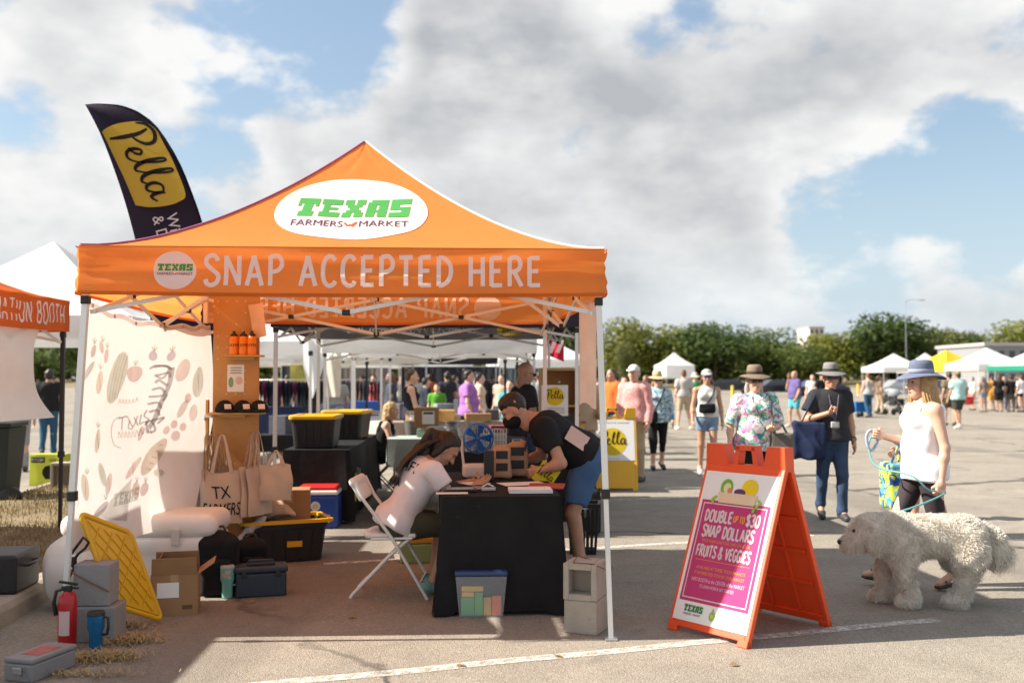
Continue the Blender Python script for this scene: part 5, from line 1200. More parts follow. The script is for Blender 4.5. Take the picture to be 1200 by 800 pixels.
# --- cardboard boxes
def carton(label, loc, rz, w, d, h, flaps=True, lab=False, fopen=(-35, -50, 60, 45)):
    t = thing('cardboard_box', label, 'box', loc, rz); th = .005; b = MB()
    MB().box((0, -d / 2, h / 2), (w, th, h)).build('side', M_CARD, t); MB().box((0, d / 2, h / 2), (w, th, h)).build('side', M_CARD, t)
    MB().box((-w / 2, 0, h / 2), (th, d - th, h - .002)).build('side', M_CARD, t); MB().box((w / 2, 0, h / 2), (th, d - th, h - .002)).build('side', M_CARD, t); MB().box((0, 0, th), (w - .01, d - .01, th)).build('bottom', M_CARD, t)
    if flaps:
        fl = d * .45
        for i, (c_, ax_, L_) in enumerate((((0, -d / 2, h), 'y-', w), ((0, d / 2, h), 'y+', w), ((-w / 2, 0, h), 'x-', d), ((w / 2, 0, h), 'x+', d))):
            a = R(fopen[i]); sgn = -1 if '-' in ax_ else 1; o2 = Vector((0, sgn * math.sin(a), math.cos(a))) if 'y' in ax_ else Vector((sgn * math.sin(a), 0, math.cos(a)))
            sd_ = Vector((1, 0, 0)) if 'y' in ax_ else Vector((0, 1, 0)); c0_ = Vector(c_); q = MB(); nn = sd_.cross(o2) * .004
            p4 = [c0_ - sd_ * L_ * .49, c0_ + sd_ * L_ * .49, c0_ + sd_ * L_ * .47 + o2 * fl, c0_ - sd_ * L_ * .47 + o2 * fl]; q.add(p4 + [x + nn for x in p4], [(3, 2, 1, 0), (4, 5, 6, 7), (0, 1, 5, 4), (1, 2, 6, 5), (2, 3, 7, 6), (3, 0, 4, 7)]); q.build('flap', M_CARD, t)
    else:
        MB().box((0, -d * .255, h + .003), (w, d * .49, th)).build('flap', M_CARD, t); MB().box((0, d * .255, h + .003), (w, d * .49, th)).build('flap', M_CARD, t)
        MB().box((0, 0, h + .007), (w * .99, .05, .001)).build('tape', mat('parcel_tape', (.42, .27, .13), .3), t)
    MB().box((0, -d / 2 - .0035, h - .05), (.05, .0012, .10)).build('tape', mat('parcel_tape', (.42, .27, .13), .3), t); MB().box((w * .28, -d / 2 - .0035, h * .2), (w * .22, .0012, h * .10)).build('carton_print', mat('carton_ink', (.12, .07, .04), .8), t)
    if lab: MB().box((lab[0], -d / 2 - .004, lab[1]), (lab[2], .002, lab[3])).build('label_sheet', M_PAPER, t)
    return t
c = gnd(200, 722); carton('open cardboard box with a white label beside the yellow lid', (c.x - .02, c.y + .16, 0), R(14), .30, .28, .27, True, (-.04, .17, .14, .10), (20, -20, -25, 55))
# --- white chest cooler
c = at(160, 690, 7.45); t = thing('cooler', 'large white chest cooler under the hanging tapestry', 'cooler', (-2.74, 7.55, .0), R(3))
sdf_obj('body', [rbox((0, 0, .21), (.47, .20, .16), None, .05, .02), rbox((0, 0, .36), (.50, .215, .02), None, .05, .02)], .022, M_WHITEP, t)
sdf_obj('lid', [rbox((0, 0, .50), (.49, .20, .012), None, .075, .02)], .02, M_WHITEP, t)
for sx in (-1, 1): MB().box((sx * .565, 0, .33), (.03, .22, .08), None, .012).build('handle', M_WHITEP, t)
for sx in (-.28, .28): MB().box((sx, -.285, .43), (.06, .02, .12), None, .008).build('latch', plastic('latch_grey', (.55, .53, .5)), t)
c_ = at(66, 660, 7.0)
t = thing('plastic_sack', 'white plastic sack slumped against the left end of the cooler', 'sack', (-3.06, 6.95, 0), 0)
sdf_obj('sack_body', [ell((0, 0, .24), (.17, .20, .26), None, .05), ell((.05, .1, .42), (.12, .13, .14), None, .08)], .02, cloth('sack_white', (.66, .62, .58), .15, var=.06), t, folds(.012, 22, 4))
# --- backpacks and toolbox
def backpack(label, px, py, w, h, rz, seed=1):
    c = gnd(px, py); t = thing('backpack', label, 'backpack', (c.x, c.y + .12, 0), R(rz)); m = cloth('backpack_black', (.012, .012, .013), bump=.4, bs=90)
    sdf_obj('pack_body', [rbox((0, 0, h * .45), (w / 2 - .05, .055, h * .45 - .05), None, .05, .03), ell((0, 0, h * .82), (w * .42, .085, h * .18), None, .04)], .014, m, t, folds(.006, 30, seed))
    sdf_obj('front_pocket', [rbox((0, -.11, h * .30), (w / 2 - .07, .015, h * .22), None, .03, .02)], .012, m, t, folds(.004, 30, seed))
    for s_ in (-1, 1): MB().tube([(s_ * w * .25, .09, h * .85), (s_ * w * .36, .15, h * .65), (s_ * w * .38, .13, h * .3), (s_ * w * .33, .09, h * .1)], .014, 6).build('strap', M_BLK, t)
    MB().tube([(-.05, .02, h * .96), (-.03, .02, h * 1.06), (.03, .02, h * 1.06), (.05, .02, h * .96)], .010, 6).build('grab_handle', M_BLK, t)
    sdf_obj('side_pocket', [rbox((-w / 2 - .005, -.02, h * .25), (.012, .035, h * .16), None, .015, .02)], .012, m, t)
backpack('black backpack standing behind the teal tumbler', 250, 699, .29, .46, 8, 2); backpack('slumped black bag between the backpack and the yellow-rimmed bin', 288, 684, .26, .34, 25, 5)
c = gnd(301, 700); t = thing('toolbox', 'dark navy toolbox on the asphalt in front of the backpack', 'toolbox', (c.x, c.y + .11, 0), R(16)); m = plastic('toolbox_navy', (.016, .028, .045), .45, wear=((.06, .06, .06), .6, 10))
MB().box((0, 0, .085), (.36, .19, .17), None, .012).build('box_body', m, t); MB().box((0, 0, .195), (.38, .205, .045), None, .014).build('lid', m, t); MB().box((0, 0, .226), (.20, .06, .018), None, .006).build('lid_recess', M_BLK, t); MB().tube([(-.09, 0, .22), (-.085, 0, .25), (.085, 0, .25), (.09, 0, .22)], .009, 6).build('handle', m, t)
for sx in (-.12, .12): MB().box((sx, -.102, .17), (.04, .012, .05), None, .004).build('latch', M_BLK, t)
# --- open black bin with yellow rim holding a carton and a bag
c = gnd(328, 660); bx0 = Vector((c.x - .03, c.y + .22, 0)); t = tote_bin('open black bin with a yellow rim full of bags, right of the tote bags', bx0, R(24), .72, .46, .34, lid=False)
b = MB(); rr_ = [(.37, .24), (-.37, .24), (-.37, -.24), (.37, -.24)]
for i in range(4):
    a, q = rr_[i], rr_[(i + 1) % 4]; b.bar((a[0], a[1], .352), (q[0], q[1], .352), .045, .028)
b.build('rim', M_YLID, t); MB().box((.06, -.225, .16), (.13, .006, .05), (R(4), 0, 0)).build('label_plate', M_YLID, t)
carton('closed cardboard box rising out of the yellow-rimmed bin', (bx0.x + .05, bx0.y + .08, .20), R(10), .34, .26, .40, False, None)
t = thing('plastic_bag', 'knotted pale plastic bag of bread on the yellow-rimmed bin', 'bag', (bx0.x - .12, bx0.y - .10, .37), R(10)); sdf_obj('bag_body', [ell((0, 0, .075), (.20, .11, .085), None, .04), ell((-.1, 0, .11), (.1, .09, .07), None, .05), cone((.12, -.03, .09), (.24, -.06, .03), .05, .02, .04)], .013, cloth('bag_tan', (.60, .44, .33), .2, var=.15), t, folds(.010, 45, 9))
t = thing('plastic_bag', 'thin clear plastic bag hanging from the yellow-rimmed bin', 'bag', (bx0.x - .2, bx0.y - .34, .30), R(30)); sdf_obj('bag_body', [cone((-.08, 0, -.06), (.10, 0, .08), .025, .035, .04), cone((.0, 0, .02), (.14, .02, .10), .03, .02, .04)], .011, mat('film', (.62, .62, .62), .25, alpha=.75), t, folds(.008, 60, 3))

# --- pegboard stand with shelves
PZ = 8.62; PX0 = (250 - 600) / FPX * PZ; PX1 = (304 - 600) / FPX * PZ
pb = thing('pegboard_stand', 'tall wooden pegboard with shelves under the back left of the orange tent', 'display stand', ((PX0 + PX1) / 2, PZ, 0), R(0)); pw = PX1 - PX0
MB().box((0, 0, 1.18), (pw, .02, 2.28), None, .004).build('board', M_WOOD, pb)
hm = MB().lathe([(.0075, 0), (.006, -.0005), (0, -.0005)], n=8, M=Matrix.Rotation(R(90), 4, 'X')).mesh('peg_hole', mat('peg_hole_pale', (.62, .50, .36), .7))
for i in range(5):
    for j in range(20):
        if random.random() < .42: link('peg_hole', hm, pb, (-pw / 2 + pw * (i + .5) / 5, -.0125, .35 + j * .10))
for sx in (-1, 1): MB().box((sx * .12, .25, .02), (.05, .55, .04)).build('foot', M_LUMB, pb)
def shelf(z, x0, x1, d): return MB().box(((x0 + x1) / 2, -d / 2 - .012, z), (x1 - x0, d, .018), None, .003).build('shelf', M_LUMB, pb)
S1 = at(285, 417, PZ - .08).z; S2 = at(285, 484, PZ - .08).z
shelf(S1, -.07, .25, .12); MB().box((.06, -.05, S1 - .022), (.22, .04, .02)).build('bracket', M_LUMB, pb)
shelf(S2, -.19, .26, .19); MB().box((-.04, -.06, S2 - .024), (.28, .05, .02)).build('bracket', M_LUMB, pb)
for i, px in enumerate((274, 285, 295)):
    t = thing('water_bottle', ('orange sports bottle nearest the left end of the pegboard shelf', 'orange sports bottle in the middle of the pegboard shelf', 'orange sports bottle at the right end of the pegboard shelf')[i], 'bottle', ((px - 600) / FPX * (PZ - .08), PZ - .08, S1 + .009), 0, 'orange bottles on the pegboard shelf')
    MB().lathe([(0, 0), (.036, 0), (.039, .008), (.039, .13), (.035, .15), (.028, .162)], n=20).build('body', plastic('bottle_orange', (.85, .24, .01), .35), t); MB().lathe([(.030, .158), (.031, .175), (.014, .185), (.013, .205), (0, .207)], n=16).build('cap', M_BLK, t)
    s_, w_ = font_text('TXFM', .026); print_on('lettering', shift(s_, -w_ / 2, .07), lambda x, y, d: Vector((math.sin(x / .039) * (.039 + d), -math.cos(x / .039) * (.039 + d), y)), M_INKK, t, .002)
for i, px in enumerate((264, 285, 304)):
    t = thing('baseball_cap', ('black cap with white patch at the left of the lower shelf', 'black cap with white patch in the middle of the lower shelf', 'black cap with white patch at the right end of the lower shelf')[i], 'cap', ((px - 600) / FPX * (PZ - .11), PZ - .11, S2 + .010), R((10, 12, 6)[i]), 'black caps on the pegboard shelf')
    sdf_obj('crown', [ell((0, 0, .0), (.085, .10, .105), None, .01, [((0, 0, .002), (0, 0, -1))])], .010, cloth('cap_black', (.012, .012, .013)), t); sdf_obj('visor', [ell((.04, -.12, .012), (.075, .075, .010), None, .01)], .009, cloth('cap_black', (.012, .012, .013)), t)
    MB().box((.035, -.096, .05), (.055, .004, .045), (R(-28), 0, R(15))).build('patch', M_INKW, t)
t = thing('printed_notice', 'white notice with small drawings pinned between the pegboard shelves', 'notice', ((277 - 600) / FPX * PZ, PZ - .014, at(277, 443, PZ).z)); MB().box((0, 0, 0), (.145, .003, .235)).build('sheet', M_PAPER, t); fp = plane_fn((0, -.0015, 0), (1, 0, 0), (0, 0, 1))
print_on('picture', ellipse2d(.022, .045, 16, -.04, -.035), fp, cloth('leaf_print', (.2, .36, .2), bump=0), t, .002); print_on('picture', ellipse2d(.03, .035, 16, .03, -.02), fp, cloth('blush_print', (.66, .5, .44), bump=0), t, .002)
for k in range(3): print_on('rule', rect2d(-.045, .085 - k * .022, .05, .094 - k * .022), fp, cloth('grey_print', (.3, .3, .32), bump=0), t, .002)
t = thing('paper_bag', 'pale printed sheet hanging at the top right corner of the pegboard', 'poster', ((297 - 600) / FPX * (PZ - .05) + .02, PZ - .05, at(297, 378, PZ).z), R(0)); MB().grid(lambda u, v: (-.07 + .13 * u + .05 * (1 - v), .02 * math.sin(u * 4) - .06 * (1 - v) * u, -.14 + .29 * v + .02 * u), 6, 8).build('sheet', cloth('peach_print', (.70, .50, .38), bump=0), t)
t = thing('wooden_post', 'light wooden post standing left of the pegboard', 'post', ((238.5 - 600) / FPX * 8.5, 8.5, 0)); MB().box((0, 0, .70), (.10, .045, 1.40), None, .004).build('plank', M_LUMB, t); MB().box((.04, -.02, at(243, 487, 8.5).z), (.10, .07, .03), None, .008).build('clamp', M_WHITEP, t)

# --- canvas tote bags on hooks
def tote(label, hook, w, h, rz, bulge=.05, seed=0, text=False, strap=.30, side=False):
    t = thing('tote_bag', label, 'tote bag', hook, R(rz), 'canvas tote bags hanging on the pegboard'); rg_ = random.Random(seed); ph = [rg_.uniform(0, 6) for _ in range(4)]
    def fn(sg):
        def f_(u, v):
            e = (math.sin(math.pi * u) * math.sin(math.pi * min(1, .12 + v * .95))) ** .5 if 0 < u < 1 else 0; x = (u - .5) * w * (1 - .06 * v)
            y = sg * (bulge * e * (1 - .5 * v) + .004) + .012 * math.sin(u * 9 + ph[0] + v * 5) * e + .05 * (1 - v) * math.sin(ph[2]); return (x + .01 * math.sin(v * 7 + ph[1]), y, -strap - h + h * v + .012 * math.sin(u * 7 + ph[3]) * v)
        return f_
    b = MB(); b.grid(fn(-1), 18, 20); b.grid(fn(1), 18, 20, flip=True); b.build('bag_body', M_CANVAS, t)
    for sg in (-1, 1):
        q = MB(); pts = [Vector((-w * .22, sg * .02, -strap - .01)), Vector((-w * .15, sg * .02, -strap * .6)), Vector((-.02, sg * .006, -.03)), Vector((0, sg * .004, 0)), Vector((.02, sg * .006, -.03)), Vector((w * .15, sg * .02, -strap * .6)), Vector((w * .22, sg * .02, -strap - .01))]
        cs = catmull(pts, 5); q.add([c + Vector((o * .016 * (.5 + .5 * min(1, abs(c.z) / strap)), 0, 0)) + Vector((0, .004 * o, 0)) for c in cs for o in (-1, 1)], [(2 * i, 2 * i + 1, 2 * i + 3, 2 * i + 2) for i in range(len(cs) - 1)]); q.build('strap', M_CANVAS, t)
    if text:
        P_ = lambda x, y, d: Vector(fn(-1)(x / w + .5, y / h)) + Vector((0, -d, 0))
        for txt, yy, hh, wd_ in text:
            s_, w2 = font_text(txt, hh); k2 = wd_ / w2; s_, w2 = font_text(txt, hh, k2); b2 = MB()
            print_on('lettering', shift(s_, -wd_ / 2, yy), P_, M_INKK, t, .007)
hk = at(262, 508, 8.45); tote('canvas tote with black lettering, frontmost on the pegboard hook', (hk.x + .02, 8.34, hk.z), .36, .42, 14, .05, 1, [('TX', .21, .10, .15), ('FARMERS', .07, .10, .30)], .31)
for i, (dx_, dy_, rz) in enumerate(((-.09, .02, 62), (-.045, .04, 70), (-.14, .06, 58), (-.01, .08, 66))): tote(('folded plain tote edge-on beside the lettered tote', 'plain tote squeezed behind the lettered tote', 'leftmost plain tote on the pegboard hook', 'rearmost plain tote on the left hook')[i], (hk.x + dx_, 8.40 + dy_, hk.z), .34, .40, rz, .02, 5 + i, None, .30)
hk2 = at(303, 505, 8.5)
for i, (dx_, dy_, rz) in enumerate(((-.035, -.03, 60), (.0, .0, 66), (-.06, .03, 70))): tote(('nearest edge-on tote on the right pegboard hook', 'second edge-on tote on the right pegboard hook', 'rear edge-on tote on the right pegboard hook')[i], (hk2.x + dx_, 8.48 + dy_, hk2.z), .32, .40, rz, .02, 12 + i, None, .30)
tote('pale tote with a green and purple crest on the right hook', (hk2.x + .15, 8.50, hk2.z - .16), .28, .30, 8, .03, 21, None, .12)
MB_ = None

# --- tapestry on the left side of the tent
tp_ = thing('printed_tapestry', 'white cloth printed with vegetables hanging on the left side of the orange tent', 'banner')
def tap(u, v):
    yR = 8.72 if v > .52 else 8.72 - .85 * ((.52 - v) / .52) ** 1.4
    y = 6.12 + (yR - 6.12) * u; z0 = .50 - .05 * u; z1 = 2.055 - .06 * math.sin(math.pi * u) + .012 * math.sin(u * 31)
    x = -2.64 + .03 * math.sin(u * 8 + v * 2) + .02 * math.sin(v * 6 + u * 3) + .12 * (1 - v) ** 2 * (u - .2) - .06 * (1 - v) * (1 - u); return Vector((x, y, z0 + (z1 - z0) * v))
MB().grid(tap, 40, 26).build('cloth', cloth('tapestry_white', (.78, .75, .72), .33, var=.04, bump=.1), tp_)
def ink(n, c): return cloth("tapestry_" + n, [k * .6 + d * .4 for k, d in zip(c, (.88, .85, .82))], .85, var=.12, bump=0)
IK = dict(green=ink('green', (.66, .68, .58)), pink=ink('pink', (.72, .52, .52)), blush=ink('blush', (.75, .62, .58)), purple=ink('purple', (.58, .53, .60)), orange=ink('orange', (.75, .62, .50)), tan=ink('tan', (.68, .58, .46)), dark=ink('dark', (.40, .37, .39)), leaf=ink('leaf', (.50, .60, .50)), grey=ink('grey', (.62, .60, .59)))
def tpix(px, py):
    Z = 2.62 * FPX / (600 - px); u = (Z - 6.12) / 2.6; z = at(px, py, Z).z; return u, (z - .48) / 1.56
def tprint(name, px, py, rx, ry, rot, ik, n=16):
    vs = [(px + (rx * math.cos(a) * math.cos(rot) - ry * math.sin(a) * math.sin(rot)), py + rx * math.cos(a) * math.sin(rot) + ry * math.sin(a) * math.cos(rot)) for a in [2 * math.pi * k / n for k in range(n)]]
    P = [(px, py)] + vs; q = MB(); q.add([tap(*[max(0.01, min(.99, k)) for k in tpix(*p)]) + Vector((.006, 0, 0)) for p in P], [(0, 1 + (k + 1) % n, 1 + k) for k in range(n)]); return q.build(name, IK[ik], tp_)
def tstroke(pts, w, ik):
    c = catmull([(a, b_, 0) for a, b_ in pts], 5); v, f = ribbon([(p.x, p.y) for p in c], w); q = MB(); q.add([tap(*[max(0.01, min(.99, k)) for k in tpix(*p)]) + Vector((.009, 0, 0)) for p in v], f); return q.build('sketch_line', IK[ik], tp_)
for a in (('cucumber', 146, 440, 11, 33, .3, 'green'), ('radish', 168, 432, 9, 10, 0, 'pink'), ('plum', 185, 412, 4, 6, 0, 'purple'), ('plum', 201, 411, 4, 6, 0, 'purple'), ('carrot', 122, 448, 4, 15, .15, 'orange'), ('carrot', 119, 518, 3, 15, .1, 'orange'), ('pepper', 113, 414, 3, 8, .2, 'pink'), ('pepper', 123, 406, 3, 7, -.2, 'pink'), ('pepper', 130, 414, 3, 9, .1, 'pink'), ('leaf', 229, 445, 6, 18, 0, 'green'), ('berry', 204, 500, 3, 5, 0, 'pink'), ('berry', 210, 494, 3, 5, 0, 'pink'), ('berry', 213, 507, 4, 6, 0, 'pink'), ('berry', 218, 496, 3, 5, 0, 'pink'), ('loaf', 194, 531, 8, 24, .45, 'tan'), ('tomato', 177, 569, 6, 9, 0, 'pink'), ('tomato', 189, 567, 5, 8, .3, 'pink'), ('aubergine', 97, 586, 5, 14, -.3, 'purple'), ('aubergine', 129, 596, 4, 12, .6, 'purple'), ('carrot', 108, 574, 4, 16, -.2, 'orange'), ('pepper', 135, 566, 4, 13, .1, 'blush'), ('chilli', 170, 545, 4, 17, .7, 'blush'), ('chilli', 216, 475, 3, 12, .3, 'blush'), ('chilli', 226, 480, 4, 10, 0, 'blush'), ('leaf', 203, 548, 6, 4, .3, 'green'), ('berry', 220, 462, 3, 6, 0, 'pink'), ('berry', 178, 505, 3, 9, .2, 'pink'), ('leaf', 126, 556, 4, 14, -.3, 'green'), ('leaf', 108, 438, 3, 14, .5, 'grey'), ('leaf', 213, 430, 6, 14, .2, 'blush')): tprint(*a)
for y in range(8): tstroke([(187 + 3 * math.sin(y), 425 + y * 9), (196 + 4 * math.sin(y * 2), 421 + y * 9), (203 - y * 1.2, 428 + y * 9)], 2.6, 'dark')
tstroke([(203, 425), (202, 445), (197, 465), (192, 485), (187, 497)], 4.5, 'dark'); tstroke([(183, 428), (190, 422), (200, 424), (196, 436), (188, 434)], 2.4, 'dark'); tstroke([(182, 495), (188, 489), (193, 499), (186, 502), (183, 490)], 2.4, 'dark')
tstroke([(150, 487), (140, 492), (136, 505), (140, 520), (150, 524)], 1.6, 'grey')
for i, st in enumerate(([(147, 490), (160, 484)], [(153, 487), (151, 503)], [(163, 489), (161, 498), (167, 497), (163, 489)], [(160, 484), (163, 489)], [(169, 484), (174, 495)], [(174, 483), (168, 496)], [(178, 482), (176, 493), (181, 491)], [(184, 477), (181, 484), (186, 488), (182, 492)])): tstroke(st, 1.8, 'dark')
for i in range(9): x = 146 + i * 5; tstroke([(x, 513 - i), (x + 1, 505 - i), (x + 4, 512 - i)], 1.3, 'grey')
for i in range(6): x = 148 + i * 4.5; tstroke([(x, 472 - i), (x + 2, 466 - i), (x + 3, 471 - i)], 1.1, 'grey')
# drawn detail on the vegetables, hems and grommets
for k in (-6, -2, 2, 6): tstroke([(140 + k * .9, 468), (146 + k, 440), (153 + k * .8, 412)], .9, 'leaf')
for k in range(5): tstroke([(188 + k * 2.6, 544 - k * 7), (194 + k * 2.2, 545 - k * 7)], 1.4, 'blush')
for px_, py_, ik in ((113, 404, 'leaf'), (123, 398, 'leaf'), (130, 403, 'leaf'), (168, 420, 'leaf'), (185, 405, 'leaf'), (201, 404, 'leaf'), (122, 431, 'leaf'), (119, 501, 'leaf'), (177, 559, 'leaf'), (189, 558, 'leaf'), (97, 571, 'leaf'), (132, 583, 'leaf'), (108, 557, 'leaf')): tstroke([(px_ - 2.5, py_ - 4), (px_, py_ + 1), (px_ + 2.5, py_ - 4)], 1.2, ik); tstroke([(px_, py_ - 6), (px_, py_ + 1)], 1.0, ik)
for px_, py_, l_ in ((122, 448, 9), (119, 518, 9), (108, 574, 9), (229, 445, 11), (170, 545, 8), (135, 566, 8)): tstroke([(px_ - 1.5, py_ - l_), (px_, py_), (px_ + .5, py_ + l_)], .8, 'grey')
MB().grid(lambda u, v: tap(.003 + .994 * u, .975 + .02 * v) + Vector((.004, 0, 0)), 40, 1).build('hem', IK['blush'], tp_)
for k in range(7): MB().tube([tap(.03 + .94 * k / 6, .985) + Vector((.008, .011 * math.cos(a), .011 * math.sin(a))) for a in [q_ * .7854 for q_ in range(8)]], .0035, 5, closed=True).build('grommet', M_STEEL, tp_)
q = MB(); q.add([tap(*tpix(a, b_)) + Vector((.004, 0, 0)) for a, b_ in ((119, 606), (145, 580), (170, 556), (169, 604), (142, 606))], [(0, 1, 2, 3, 4)]); q.build('logo_patch', IK['grey'], tp_)  # neighbouring tent's cast shadow, painted as a flat grey patch under the logo
# the market logo in the lower right of the cloth
for i, ch in enumerate('TEXAS'):
    for v, f, l in block_text(ch, 15, 7)[0]:
        q = MB(); q.add([tap(*[max(.01, min(.99, k)) for k in tpix(143 + i * 8 + x - 0, 592 - i * 2.6 - y - x * .3)]) + Vector((.008, 0, 0)) for x, y in v], [f_[::-1] for f_ in f]); q.build('logo_letter', IK['leaf'], tp_)

# --- black crate by the leaning man
c = gnd(685, 650); t = thing('waste_bin', 'black slatted bin behind the right concrete blocks', 'bin', (c.x, c.y + .13, 0), R(-6)); h = .44
for i in range(7):
    x = -.13 + .26 * i / 6
    for sy in (-1, 1): MB().bar((x * .82, sy * .105, .0), (x, sy * .13, h - .03), .022, .012, (0, 1, 0)).build('slat', M_BLKBIN, t)
for i in range(6):
    y = -.11 + .22 * i / 5
    for sx in (-1, 1): MB().bar((sx * .108, y * .8, .0), (sx * .135, y, h - .03), .012, .022, (0, 1, 0)).build('slat', M_BLKBIN, t)
MB().box((0, 0, .02), (.22, .2, .03)).build('base', M_BLKBIN, t)
for sy in (-1, 1): MB().bar((-.155, sy * .14, h), (.155, sy * .14, h), .03, .035).build('rim', M_BLKBIN, t)
for sx in (-1, 1): MB().bar((sx * .145, -.127, h), (sx * .145, .127, h), .028, .034).build('rim', M_BLKBIN, t)
sdf_obj('liner_bag', [ell((-.03, 0, h - .06), (.08, .09, .07), None, .03)], .013, mat('bag_grey', (.35, .35, .34), .5), t, folds(.01, 50, 2))
c = gnd(693, 628); t = thing('upright_bag', 'black upright bag standing behind the black slatted bin', 'bag', (c.x + .02, c.y + .1, 0)); sdf_obj('bag_body', [rbox((0, 0, .24), (.03, .06, .18), None, .05, .02)], .013, cloth('bag_black', (.02, .02, .023)), t); MB().tube([(-.04, 0, .46), (0, 0, .53), (.04, 0, .46)], .01, 6).build('handle', M_BLK, t)
# ================================================================== A-FRAME SIGNS
def a_frame(label, FLp, FRp, spread, apex_h, bodym, poster):
    FLp = Vector(FLp); FRp = Vector(FRp); wv = (FRp - FLp); W = wv.length; ang = math.atan2(wv.y, wv.x)
    t = thing('a_frame_sign', label, 'sign', ((FLp.x + FRp.x) / 2, (FLp.y + FRp.y) / 2, 0), ang)      # local x = width, y = away from the reader, z = up
    half = spread / 2; sl = math.atan2(half, apex_h); L = math.hypot(half, apex_h); out = {}
    for side in (0, 1):
        up = Vector((0, math.sin(sl), math.cos(sl))) if side == 0 else Vector((0, -math.sin(sl), math.cos(sl))); nrm = Vector((0, -math.cos(sl), math.sin(sl))) if side == 0 else Vector((0, math.cos(sl), math.sin(sl)))
        o = Vector((-W / 2, 0, 0)) if side == 0 else Vector((-W / 2, spread, 0)); M = Matrix((( 1, nrm.x, up.x, o.x), (0, nrm.y, up.y, o.y), (0, nrm.z, up.z, o.z), (0, 0, 0, 1)))
        q = MB()
        def bx(x0, x1, z0, z1, y0, y1, bv=.004):
            bb = MB(); bb.box(((x0 + x1) / 2, (y0 + y1) / 2, (z0 + z1) / 2), (x1 - x0, y1 - y0, z1 - z0), None, bv); q.add(bb.v, bb.f, M)
        T = L - .10
        bx(.028, W - .028, .06, T - .045, -.012, -.002, .0)                                     # face sheet
        bx(.0, .03, .0, T, -.03, .004); bx(W - .03, W, .0, T, -.03, .004); bx(.03, W - .03, .035, .085, -.028, .003); bx(.03, W - .03, T - .075, T - .0, -.028, .003)
        bx(.0, .075, .0, .045, -.034, .008); bx(W - .075, W, .0, .045, -.034, .008)
        q.build('front_panel' if side == 0 else 'back_panel', bodym, t); pn = t.children[-1]
        for k in range(1, 4):                                                                     # stiffening ribs on the inside
            q = MB(); z = .08 + (T - .2) * k / 4; bx(.05, W - .05, z - .012, z + .012, -.026, -.0125, .003); q.build('rib', bodym, pn)
        for x in (W * .33, W * .67):
            q = MB(); bx(x - .01, x + .01, .09, T - .08, -.025, -.0128, .003); q.build('rib', bodym, pn)
        if side == 0: out['fn'] = plane_fn(t.matrix_world @ Vector((0, 0, 0)) * 0 + o + nrm * .004, (1, 0, 0), up); out['T'] = T
    # moulded hinge blocks and carrying handle on the ridge
    zc = apex_h - .085; yc = half; d_ = .05
    def trap(x0, x1, x2, x3, z0, z1, th=.09):
        q = MB(); q.prism([(x0, z0), (x1, z0), (x2, z1), (x3, z1)], th, Matrix.Translation((-W / 2, yc + th / 2, 0)) @ Matrix.Rotation(R(90), 4, 'X')); return q.build('hinge_block', bodym, t)
    trap(.0, .19, .145, .005, zc - .035, apex_h + .03); trap(W - .17, W, W - .005, W - .135, zc - .035, apex_h + .03)
    c_ = W * .5; hb_ = MB()
    for (x0, x1, x2, x3, z0, z1) in ((c_ - .10, c_ - .065, c_ - .045, c_ - .075, zc - .035, apex_h + .02), (c_ + .065, c_ + .10, c_ + .075, c_ + .045, zc - .035, apex_h + .02), (c_ - .078, c_ + .078, c_ + .07, c_ - .07, apex_h - .002, apex_h + .028)):
        hb_.prism([(x0, z0), (x1, z0), (x2, z1), (x3, z1)], .07, Matrix.Translation((-W / 2, yc + .035, 0)) @ Matrix.Rotation(R(90), 4, 'X'))
    hb_.build('carry_handle', bodym, t)
    return t, out, W
M_SIGNO = plastic('sign_orange', (.80, .085, .018), .42, bump=.05, bs=60, wear=((.62, .10, .04), .62, 7))
sg, so, SW = a_frame('orange A-frame sign with a magenta poster on the asphalt', (.985, 6.37, 0), (1.375, 5.885, 0), .86, 1.125, M_SIGNO, None)
fn = so['fn']; k0, k1 = .075, 1.045
def pr(name, sh, m, off): return print_on(name, sh, fn, m, sg, off)
ps = MB(); ps.add([fn(.022, k0, .002), fn(SW - .022, k0, .002), fn(SW - .022, k1, .002), fn(.022, k1, .002)], [(0, 1, 2, 3)]); ps.build('poster', mat('poster_white', (.80, .79, .77), .45, var=.02), sg)
m0, m1, mx0_, mx1_ = .198, .852, .044, SW - .044
pr('poster_field', rect2d(mx0_, m0, mx1_, m1), M_INKM, .004)
b = []
for x0, y0, x1, y1 in ((mx0_ + .018, m0 + .018, mx1_ - .018, m0 + .026), (mx0_ + .018, m1 - .026, mx1_ - .018, m1 - .018), (mx0_ + .018, m0 + .026, mx0_ + .026, m1 - .026), (mx1_ - .026, m0 + .026, mx1_ - .018, m1 - .026)): b += rect2d(x0, y0, x1, y1)
pr('poster_border', b, M_INKW, .006)
cx_ = SW / 2
def line(txt, y, h, w, m, kind='s', x=None, wt=.19):
    if kind == 's':
        s_, w0 = stroke_text(txt, h, wt, .14, .34); k = w / w0; s_ = [([(a * k, b_) for a, b_ in v], f, l) for v, f, l in s_]
    else:
        s_, w0 = font_text(txt, h); s_, w0 = font_text(txt, h, w / w0)
    pr('lettering', shift(s_, (cx_ - w / 2) if x is None else x, y), m, .006)
line('DOUBLE', .715, .072, .215, M_INKW, x=.098, wt=.22); line('UP TO', .727, .040, .085, M_INKO, x=.324, wt=.2); line('$30', .715, .072, .10, M_INKW, x=.424, wt=.22)
line('SNAP DOLLARS', .615, .074, .40, M_INKW, x=.105, wt=.22); line('WITH YOUR LONE STAR CARD ON LOCAL', .578, .020, .38, M_INKO, 'f', x=.115)
